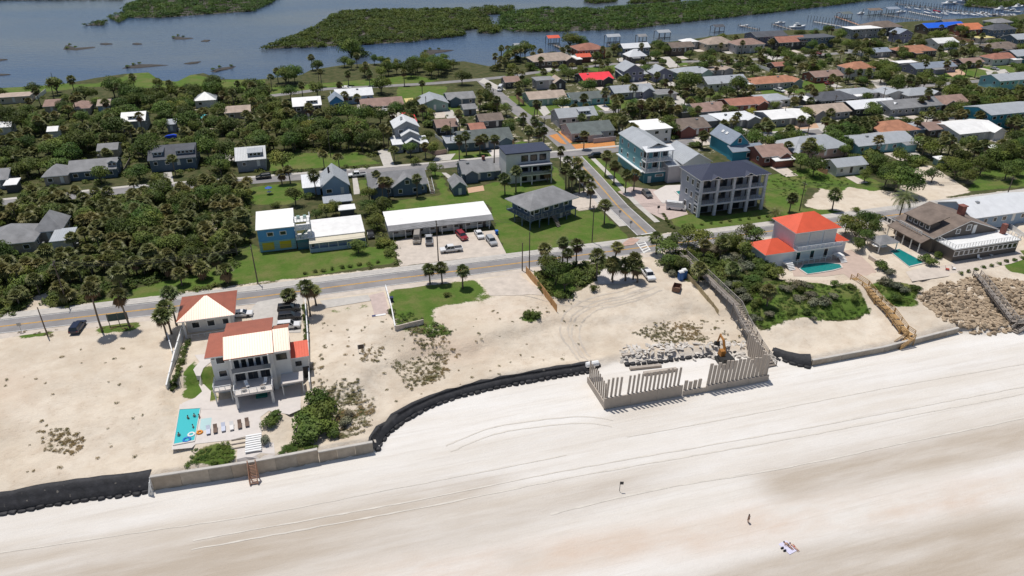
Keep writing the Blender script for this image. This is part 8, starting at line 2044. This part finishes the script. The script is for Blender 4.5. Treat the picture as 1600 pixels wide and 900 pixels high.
def blocked(x, y, m=.8): return bool(R_BLOCK[cell(x, y)])
def on_lawn(x, y): return bool(R_LAWN[cell(x, y)])
def gz(x, y): return float(R_H[cell(x, y)])
def sample(poly, n):
    xs = [q[0] for q in poly]; ys = [q[1] for q in poly]; out = []
    while len(out) < n:
        X = rng.uniform(min(xs), max(xs), n * 2); Y = rng.uniform(min(ys), max(ys), n * 2); m = inside(poly, X, Y)
        out += list(zip(X[m], Y[m]))
    return np.array(out[:n])
placed = [(x, y, 1.2 if k == 'palm' else 2.0) for k, o, x, y, s in PLANTS]
NPALM = [sum(k == 'palm' for k, *_ in PLANTS)]; EXTRA = []
def scatter(px, n, mix_, budget=.22, lawn=False, sep=1.0, hmin=4.0, hmax=8.0, smin=.8, smax=1.25, tries=40):
    poly = [tuple(P(a, b, 0))[:2] for a, b in px]; xs = [q[0] for q in poly]; ys = [q[1] for q in poly]; got = 0
    for x, y in sample(poly, n * tries):
        if got >= n: break
        x, y = float(x), float(y)
        if (not lawn and on_lawn(x, y)) or blocked(x, y): continue
        if np.interp(x * U.x + y * U.y, SU, SV) - (x * V.x + y * V.y) < 4: continue
        kind = random.choices([m[0] for m in mix_], [m[1] for m in mix_])[0]
        rr = 1.5 if kind == 'palm' else KINDS[kind]['rx'] * .55
        if any((x - a) ** 2 + (y - b) ** 2 < ((rr + c) * sep * .75) ** 2 for a, b, c in placed): continue
        p = Vector((x, y, gz(x, y))); h = random.uniform(hmin, hmax) if kind == 'palm' else (KINDS[kind]['ht'] + KINDS[kind]['rz']) * 1.0
        if not overlap_ok(p, h + (1.5 if kind == 'palm' else 0), 1.8 if kind == 'palm' else KINDS[kind]['rx'], budget): continue
        if kind == 'palm':
            if NPALM[0] < 300: palm(p, h); NPALM[0] += 1
            else: EXTRA.append((x, y, h))
        else: tree(kind, p, random.uniform(smin, smax))
        placed.append((x, y, rr)); got += 1
    return got
JUN = [('palm', 6), ('shade', 3), ('oak', 2), ('seagrape', 1), ('shrub', 1)]
scatter([(-60, 150), (150, 132), (300, 130), (430, 128), (640, 110), (730, 103), (760, 125), (640, 150), (440, 160), (200, 172), (-60, 185)], 60, [('palm', 2), ('oak', 4), ('shade', 3)], .28, sep=.75, smin=.9, smax=1.5)
scatter([(480, 108), (540, 102), (720, 97), (725, 112), (650, 122), (480, 124)], 26, [('oak', 3), ('shade', 2), ('palm', 1)], .3, True, .75)
scatter([(600, 180), (800, 150), (800, 240), (700, 262), (600, 250)], 22, [('palm', 4), ('shade', 2), ('oak', 1)], .18)
scatter([(760, 95), (900, 85), (1100, 70), (1300, 55), (1300, 120), (1000, 150), (780, 150)], 80, [('palm', 2), ('oak', 4), ('shade', 4)], .34, sep=.68, smin=.9, smax=1.4)
scatter([(800, 150), (1000, 150), (1300, 120), (1300, 180), (1000, 215), (840, 225)], 60, [('palm', 3), ('shade', 4), ('oak', 1)], .26, sep=.7)
scatter([(1000, 210), (1300, 180), (1440, 170), (1600, 150), (1640, 270), (1440, 260), (1330, 262), (1200, 250)], 105, [('palm', 3), ('shade', 4), ('oak', 4)], .3, sep=.6, hmin=4, hmax=7, smin=.9, smax=1.35)
scatter([(1300, 60), (1640, 40), (1640, 160), (1300, 190)], 85, [('palm', 1), ('oak', 4), ('shade', 4)], .34, sep=.62, smin=.9, smax=1.45)
scatter([(390, 300), (480, 290), (580, 300), (600, 330), (480, 330), (400, 330)], 8, [('palm', 2), ('shade', 2), ('shrub', 2)], .15)
scatter([(1030, 400), (1200, 372), (1200, 430), (1240, 470), (1200, 500), (1150, 470), (1100, 430)], 18, [('silver', 3), ('shrub', 2), ('palm', 2)], .2, True, .7, 3, 4.5)

PALMS = [('palm', 6), ('shrub', 1)]
scatter([(1290, 195), (1420, 185), (1420, 222), (1300, 225)], 26, PALMS, .3, True, .5, 4.5, 6.5)
scatter([(1430, 150), (1600, 140), (1600, 200), (1440, 200)], 40, PALMS, .35, True, .5, 4, 6.5)
scatter([(980, 215), (1140, 195), (1240, 215), (1000, 235)], 22, PALMS, .25, True, .5, 4, 6)
scatter([(1000, 160), (1300, 130), (1300, 180), (1000, 200)], 24, PALMS, .3, False, .55, 4, 6.5)
scatter([(1100, 75), (1600, 50), (1600, 125), (1100, 140)], 40, PALMS, .35, False, .6, 4, 6.5)
scatter([(780, 90), (1000, 85), (1000, 140), (780, 150)], 26, PALMS, .35, False, .6, 4, 6.5)
BUSH = [('seagrape', 2), ('shrub', 3)]
scatter([(760, 95), (1100, 72), (1640, 45), (1640, 160), (1000, 200), (800, 190)], 110, BUSH + [('palm', 3)], .45, False, .5, 4, 6.5, 1.0, 1.7)
scatter([(980, 215), (1300, 180), (1640, 155), (1640, 270), (1330, 262), (1200, 250)], 70, BUSH + [('palm', 3)], .4, False, .5, 4, 6.5, 1.0, 1.7)
scatter([(600, 170), (800, 150), (830, 235), (700, 262), (600, 255)], 24, BUSH + [('palm', 2)], .3, False, .5, 4, 6.5, 1.0, 1.5)
scatter([(-40, 320), (200, 305), (390, 292), (390, 380), (360, 440), (250, 462), (0, 488), (-40, 490)], 150, JUN, .42, sep=.62, hmin=2.5, hmax=5.5)
scatter([(-60, 175), (200, 160), (420, 150), (470, 200), (600, 215), (600, 262), (420, 272), (200, 285), (-60, 310)], 190, [('palm', 3), ('oak', 5), ('shade', 4)], .34, sep=.68, hmin=4, hmax=7.5, smin=.9, smax=1.5)
# ------------------------------------------------------------------ labels that tell the plants apart
LANDMARKS += [(P(1012, 430, 0).x, P(1012, 430, 0).y, 'the parked white work pickup'), (P(186, 500, 0).x, P(186, 500, 0).y, 'the roadside notice board'), (P(690, 455, 0).x, P(690, 455, 0).y, 'the seaside lawn'),
              (P(1010, 375, 0).x, P(1010, 375, 0).y, 'the junction crosswalk'), (P(1120, 440, 0).x, P(1120, 440, 0).y, 'the grey boardwalk'), (P(1380, 470, -1).x, P(1380, 470, -1).y, 'the yellow dune stair'),
              (P(480, 128, 0).x, P(480, 128, 0).y, 'the bright riverside meadow'), (P(300, 690, -1.5).x, P(300, 690, -1.5).y, 'the villa pool')]
for gx_, gy_, nm in ((60, 440, 'the driveway gap in the left thicket'), (200, 400, 'the lower left thicket'), (320, 350, 'the sandy trail in the thicket'), (130, 330, 'the upper left thicket'), (280, 310, 'the thicket behind the second street')):
    q_ = P(gx_, gy_, 0); LANDMARKS.append((q_.x, q_.y, nm))
groups = {}
for kind, o, x, y, s in PLANTS:
    d, lx, ly, ph = min(((x - a) ** 2 + (y - b) ** 2, a, b, c) for a, b, c in LANDMARKS)
    dx, dy = x - lx, y - ly
    if math.sqrt(d) < 3: rel = 'beside'
    elif abs(dy) > abs(dx): rel = 'behind' if dy > 0 else 'in front of'
    else: rel = 'right of' if dx > 0 else 'left of'
    groups.setdefault((kind, rel, ph), []).append((x / y, o))
for (kind, rel, ph), lst in groups.items():
    lst.sort(key=lambda t: t[0]); n = len(lst); word = NAMES[kind][0]
    for i, (_, o) in enumerate(lst):
        if n == 1: lab = word + ' ' + rel + ' ' + ph
        elif i == 0: lab = 'leftmost ' + word + ' ' + rel + ' ' + ph
        elif i == n - 1: lab = 'rightmost ' + word + ' ' + rel + ' ' + ph
        else: lab = ORD[min(i, 19)] + ' ' + word + ' from the left ' + rel + ' ' + ph
        ws = lab.split(); lab = ' '.join(ws[:16])
        tag(o, lab, NAMES[kind][1], {'palm': 'cabbage palms of the town', 'hedge': 'hedge bushes'}.get(kind, 'trees and shrubs of the town'))

# ------------------------------------------------------------------ undergrowth, dune weeds, mangroves: uncountable cover
def tile(name, base, pos, scl, m, rz=None, szz=None):
    """many copies of a small leaf cloud joined into one mesh"""
    n = len(pos); k = len(base[0]); pick = rng.integers(0, len(base), n); a = rng.uniform(0, 6.28, n)
    B = np.stack([base[q] for q in pick]).astype(np.float32)
    ca, sa = np.cos(a)[:, None], np.sin(a)[:, None]
    x = B[:, :, 0] * ca - B[:, :, 1] * sa; y = B[:, :, 0] * sa + B[:, :, 1] * ca; z = B[:, :, 2]
    s = np.asarray(scl)[:, None]; zz = s if szz is None else np.asarray(szz)[:, None]
    V_ = np.stack([x * s + pos[:, 0:1], y * s + pos[:, 1:2], z * zz + pos[:, 2:3]], 2).reshape(-1, 3)
    if B.shape[2] == 6: V_ = np.concatenate([V_, np.stack([B[:, :, 3] * ca - B[:, :, 4] * sa, B[:, :, 3] * sa + B[:, :, 4] * ca, B[:, :, 5]], 2).reshape(-1, 3)], 1)
    me = quad_mesh(name, V_, [m]); o = link(name, me); o['kind'] = 'stuff'; return o
LOW = [leaf_cloud(900 + k, 1.5, 1.0, 80, .5, 6, fill=.15) for k in range(6)]
def cover(name, regions, m, sc0, sc1, base=LOW, avoid=True, dz=0.1, squash=.9):
    P_, S_ = [], []
    for px, n in regions:
        poly = [tuple(G(a, b))[:2] for a, b in px]
        for x, y in sample(poly, n):
            if avoid and (blocked(x, y, 1.0) or on_lawn(x, y)): continue
            P_.append((x, y, gz(x, y) + dz)); S_.append(random.uniform(sc0, sc1))
    S_ = np.array(S_); return tile(name, base, np.array(P_), S_, m, szz=S_ * squash)
cover('undergrowth', [([(-40, 320), (200, 305), (390, 292), (390, 380), (375, 440), (250, 466), (80, 482), (0, 488), (-40, 490)], 1500), ([(-60, 175), (200, 160), (420, 150), (470, 200), (600, 215), (600, 262), (420, 272), (200, 285), (-60, 310)], 1300),
                      ([(0, 150), (430, 130), (440, 160), (0, 180)], 160), ([(840, 412), (900, 398), (990, 394), (1000, 418), (930, 436), (880, 470), (845, 460)], 120), ([(1030, 415), (1060, 382), (1200, 366), (1200, 420), (1240, 470), (1230, 500), (1190, 515), (1110, 440)], 300),
                      ([(1330, 262), (1440, 250), (1640, 240), (1640, 265), (1520, 285), (1400, 292)], 140), ([(580, 330), (604, 330), (625, 412), (480, 432), (480, 424), (600, 405)], 90), ([(0, 485), (40, 470), (40, 500), (0, 508)], 20)], LM_UNDER, .6, 1.5)
cover('town_shrubbery', [([(600, 180), (800, 130), (1100, 85), (1300, 65), (1640, 45), (1640, 230), (1300, 235), (1000, 215), (830, 225)], 1100)], LM_UNDER, .4, 1.0)
cover('beach_vines', [([(1190, 442), (1240, 440), (1328, 445), (1345, 457), (1364, 485), (1344, 496), (1232, 501), (1192, 518), (1165, 480)], 420), ([(1358, 446), (1385, 438), (1438, 448), (1430, 470), (1438, 479), (1390, 479)], 110), ([(292, 728), (304, 703), (360, 692), (366, 720), (330, 731)], 70), ([(440, 700), (470, 690), (500, 700), (438, 712)], 40), ([(808, 500), (830, 480), (848, 490), (836, 504)], 35), ([(640, 520), (690, 512), (715, 520), (690, 527)], 40), ([(612, 495), (640, 488), (660, 500), (620, 508)], 30), ([(1195, 280), (1260, 265), (1330, 284), (1310, 300), (1262, 292), (1240, 325)], 160)], LM_VINE, .25, .5, avoid=False, squash=.5)
cover('dune_weeds', [([(500, 600), (560, 590), (590, 640), (570, 680), (530, 690)], 260), ([(60, 672), (110, 668), (135, 690), (120, 712), (70, 705)], 110), ([(600, 560), (700, 545), (700, 590), (640, 610)], 200), ([(640, 528), (700, 525), (720, 560), (660, 560)], 90), ([(560, 545), (600, 540), (600, 565), (565, 565)], 60),
                     ([(985, 520), (1030, 500), (1085, 505), (1110, 530), (1040, 540)], 300), ([(620, 500), (720, 515), (700, 527), (640, 525)], 90), ([(500, 500), (900, 470), (910, 560), (600, 640), (500, 600)], 90), ([(0, 550), (230, 540), (220, 730), (0, 760)], 30), ([(1060, 500), (1140, 500), (1170, 540), (1090, 540)], 60), ([(20, 520), (95, 513), (80, 526)], 20), ([(150, 512), (222, 502), (205, 518)], 20), ([(480, 560), (505, 560), (520, 610), (485, 610)], 20)], LM_DUNE, .1, .38, avoid=False, squash=.5)

def isl(label, px, n, name='mangrove_island', hgt=(.55, 1.75), z=None, mound=True):
    poly = [tuple(P(a, b, WATER_Z))[:2] for a, b in px]
    if mound:
        c = np.mean(poly, 0); mb = MB(); k = len(poly)
        mb.v = [(x, y, WATER_Z - .4) for x, y in poly] + [(c[0] + (x - c[0]) * .96, c[1] + (y - c[1]) * .96, WATER_Z + .25) for x, y in poly]
        for i in range(k): mb.f.append((i, (i + 1) % k, k + (i + 1) % k, k + i)); mb.m.append(0)
        mb.f.append(tuple(range(k, 2 * k))); mb.m.append(0)
        g = mb.build('mud_bank', mat('dark_mud', (0.075, 0.065, 0.05), .8, noise=.3, nscale=.2)); g['kind'] = 'structure'
    pts = sample(poly, n); S_ = rng.uniform(*hgt, n); pos = np.column_stack([pts, np.full(n, WATER_Z + 1.2)])
    edge = np.array([(x + (random.random() - .5), y + (random.random() - .5)) for a, b in zip(poly, poly[1:] + poly[:1]) for t in np.linspace(0, 1, max(2, int(math.hypot(b[0] - a[0], b[1] - a[1]) / 3.0))) for x, y in [(a[0] + (b[0] - a[0]) * t, a[1] + (b[1] - a[1]) * t)]])
    pos = np.vstack([pos, np.column_stack([edge, np.full(len(edge), WATER_Z + .6)])]); S_ = np.concatenate([S_, rng.uniform(hgt[0] * .7, hgt[1] * .8, len(edge))])
    o = tile(name, MANG, pos, S_, LM_MANG, szz=np.minimum(S_, 1.2) * .85); o['label'] = label; o['category'] = 'mangroves'
    return o
MANG = [leaf_cloud(700 + k, 2.6, 2.3, 76, .85, 7, fill=.1) for k in range(6)]
# palms of the thicket that stand too close to be counted
def crown_pts(me):
    a = np.empty(len(me.vertices) * 3, np.float32); me.vertices.foreach_get('co', a); return a.reshape(-1, 3)
PC = [crown_pts(c) for c in CROWNS]; kmin = min(len(c) for c in PC); PC = [c[:kmin] for c in PC]
pp = list(EXTRA)
for poly_, n_ in (([(-40, 320), (200, 305), (390, 292), (390, 380), (360, 440), (250, 462), (0, 488), (-40, 490)], 210), ([(300, 190), (420, 170), (600, 205), (600, 255), (420, 262), (300, 262)], 90), ([(-60, 190), (230, 180), (230, 250), (-60, 280)], 70), ([(1430, 165), (1560, 155), (1560, 185), (1440, 190)], 30), ([(1330, 205), (1380, 200), (1380, 215), (1330, 218)], 10)):
    for x, y in sample([tuple(P(a, b, 0))[:2] for a, b in poly_], n_):
        if blocked(x, y) or on_lawn(x, y) or not overlap_ok(Vector((x, y, 0)), 4.5, 1.8, .5): continue
        pp.append((x, y, random.uniform(2.0, 4.6)))
TB = np.array([(c_ * .17, s_ * .17, z) for a in range(5) for (c_, s_, z) in ((math.cos(a * 1.2566), math.sin(a * 1.2566), 0), (math.cos((a + 1) * 1.2566), math.sin((a + 1) * 1.2566), 0), (math.cos((a + 1) * 1.2566), math.sin((a + 1) * 1.2566), 1), (math.cos(a * 1.2566), math.sin(a * 1.2566), 1))], np.float32)
tile('palm_thicket_trunks', [TB], np.array([(x, y, 0) for x, y, h in pp]), np.ones(len(pp)), M_BARK, szz=np.array([h for x, y, h in pp]))
tile('palm_thicket', PC, np.array(pp), rng.uniform(1.05, 1.4, len(pp)), LM_PALM)
isl('large mangrove island in the middle of the river', [(413, 77), (440, 67), (470, 55), (500, 42), (520, 26), (545, 19), (640, 17), (720, 16), (758, 27), (768, 41), (745, 45), (722, 49), (722, 56), (640, 66), (520, 73)], 1500)
isl('mangrove island along the far side of the right channel', [(786, 22), (782, 44), (800, 50), (880, 50), (985, 46), (1060, 36), (1180, 23), (1300, 9), (1360, 1), (1500, -14), (1300, -16), (1060, 6), (1000, 10), (930, 16), (850, 15)], 2400)
isl('mangrove island at the upper left', [(198, 28), (196, 12), (240, -6), (440, -8), (420, 6), (395, 18), (330, 22), (250, 28)], 700)
isl('small round mangrove islet between the two big islands', [(752, 52), (754, 44), (775, 42), (779, 50), (768, 53)], 30)
isl('narrow mangrove strip behind the big island', [(738, 16), (760, 12), (800, 12), (800, 18), (780, 22), (745, 24)], 60)
isl('chain of small mangrove clumps at the upper left', [(133, 40), (150, 36), (165, 34), (160, 40)], 12, hgt=(.6, 1.0))
isl('mangrove clump at the tip of the left chain', [(170, 28), (190, 22), (196, 30), (186, 36)], 14, hgt=(.7, 1.1))
isl('far mangrove shore across the top left', [(-200, 2), (190, 0), (190, -10), (-200, -8)], 260)
isl('mangrove island behind the marina', [(1511, 11), (1560, 13), (1600, 8), (1640, -4), (1560, -12), (1515, -4)], 300)
isl('far mangrove islet at the top centre', [(915, 4), (930, 6), (962, 3), (955, -4), (925, -4)], 90)
isl('far mangrove bank right of the top centre', [(985, 6), (1060, 2), (1060, -6), (1000, -6)], 120)
# oyster bars
M_OYS = mat('oyster_bar', (0.05, 0.045, 0.04), .9, noise=.3, nscale=.4, bump=.5, bscale=2)
for i, (px, lab) in enumerate([([(95, 78), (100, 70), (116, 76), (155, 73), (152, 75), (118, 79)], 'leftmost oyster bar with a small bush on it'), ([(154, 69), (166, 67.5), (178, 69), (165, 70.5)], 'thin oyster bar right of the bushy one'), ([(205, 69), (214, 67.5), (224, 69), (214, 70.5)], 'lens shaped oyster bar in open water'),
    ([(265, 60), (275, 56), (290, 59), (306, 60), (290, 62), (272, 62)], 'oyster bar with a pair of bushes'), ([(312, 65), (320, 62), (330, 63), (324, 66)], 'small oyster bar right of the bushy pair'), ([(-20, 95), (0, 92.5), (15, 93), (0, 96)], 'upper oyster bar at the left edge'), ([(-20, 118), (0, 116), (20, 116.5), (5, 118.5)], 'lower oyster bar at the left edge'),
    ([(184, 108), (198, 103), (215, 100), (240, 101), (272, 101.5), (245, 104), (215, 107)], 'long curved oyster bar near the left shore'), ([(284, 100), (300, 97), (317, 96), (310, 99), (295, 101)], 'slim oyster bar right of the long curved one'), ([(325, 112), (340, 106), (372, 103), (365, 107), (345, 111), (335, 114)], 'oyster bar near the shore with a stake'),
    ([(655, 82), (665, 77), (690, 77), (714, 78), (700, 81), (680, 84), (678, 88), (665, 85)], 'forked oyster bar in the channel below the big island')]):
    pts = [P(a, b, WATER_Z) for a, b in px]; c = sum(pts, Vector()) / len(pts); q = [p - c for p in pts]; mb = MB(); k = len(q)
    mb.v = [(p.x, p.y, -.3) for p in q] + [(p.x * .7, p.y * .7, .35 + random.uniform(-.1, .15)) for p in q]
    for j in range(k): mb.f.append((j, (j + 1) % k, k + (j + 1) % k, k + j)); mb.m.append(0)
    mb.f.append(tuple(range(k, 2 * k))); mb.m.append(0)
    o = mb.build('oyster_bar', M_OYS); o.location = c; tag(o, lab, 'oyster bar', 'oyster bars in the river')
    for r_ in range(3 if i in (0, 3, 7, 9, 10) else 0):
        b = link('shrub_tuft', KINDS['hedge']['cr'][r_ % 3], o, q[r_] * .6 + Vector((0, 0, .8)), r_, (1.5, 1.5, 1.3))
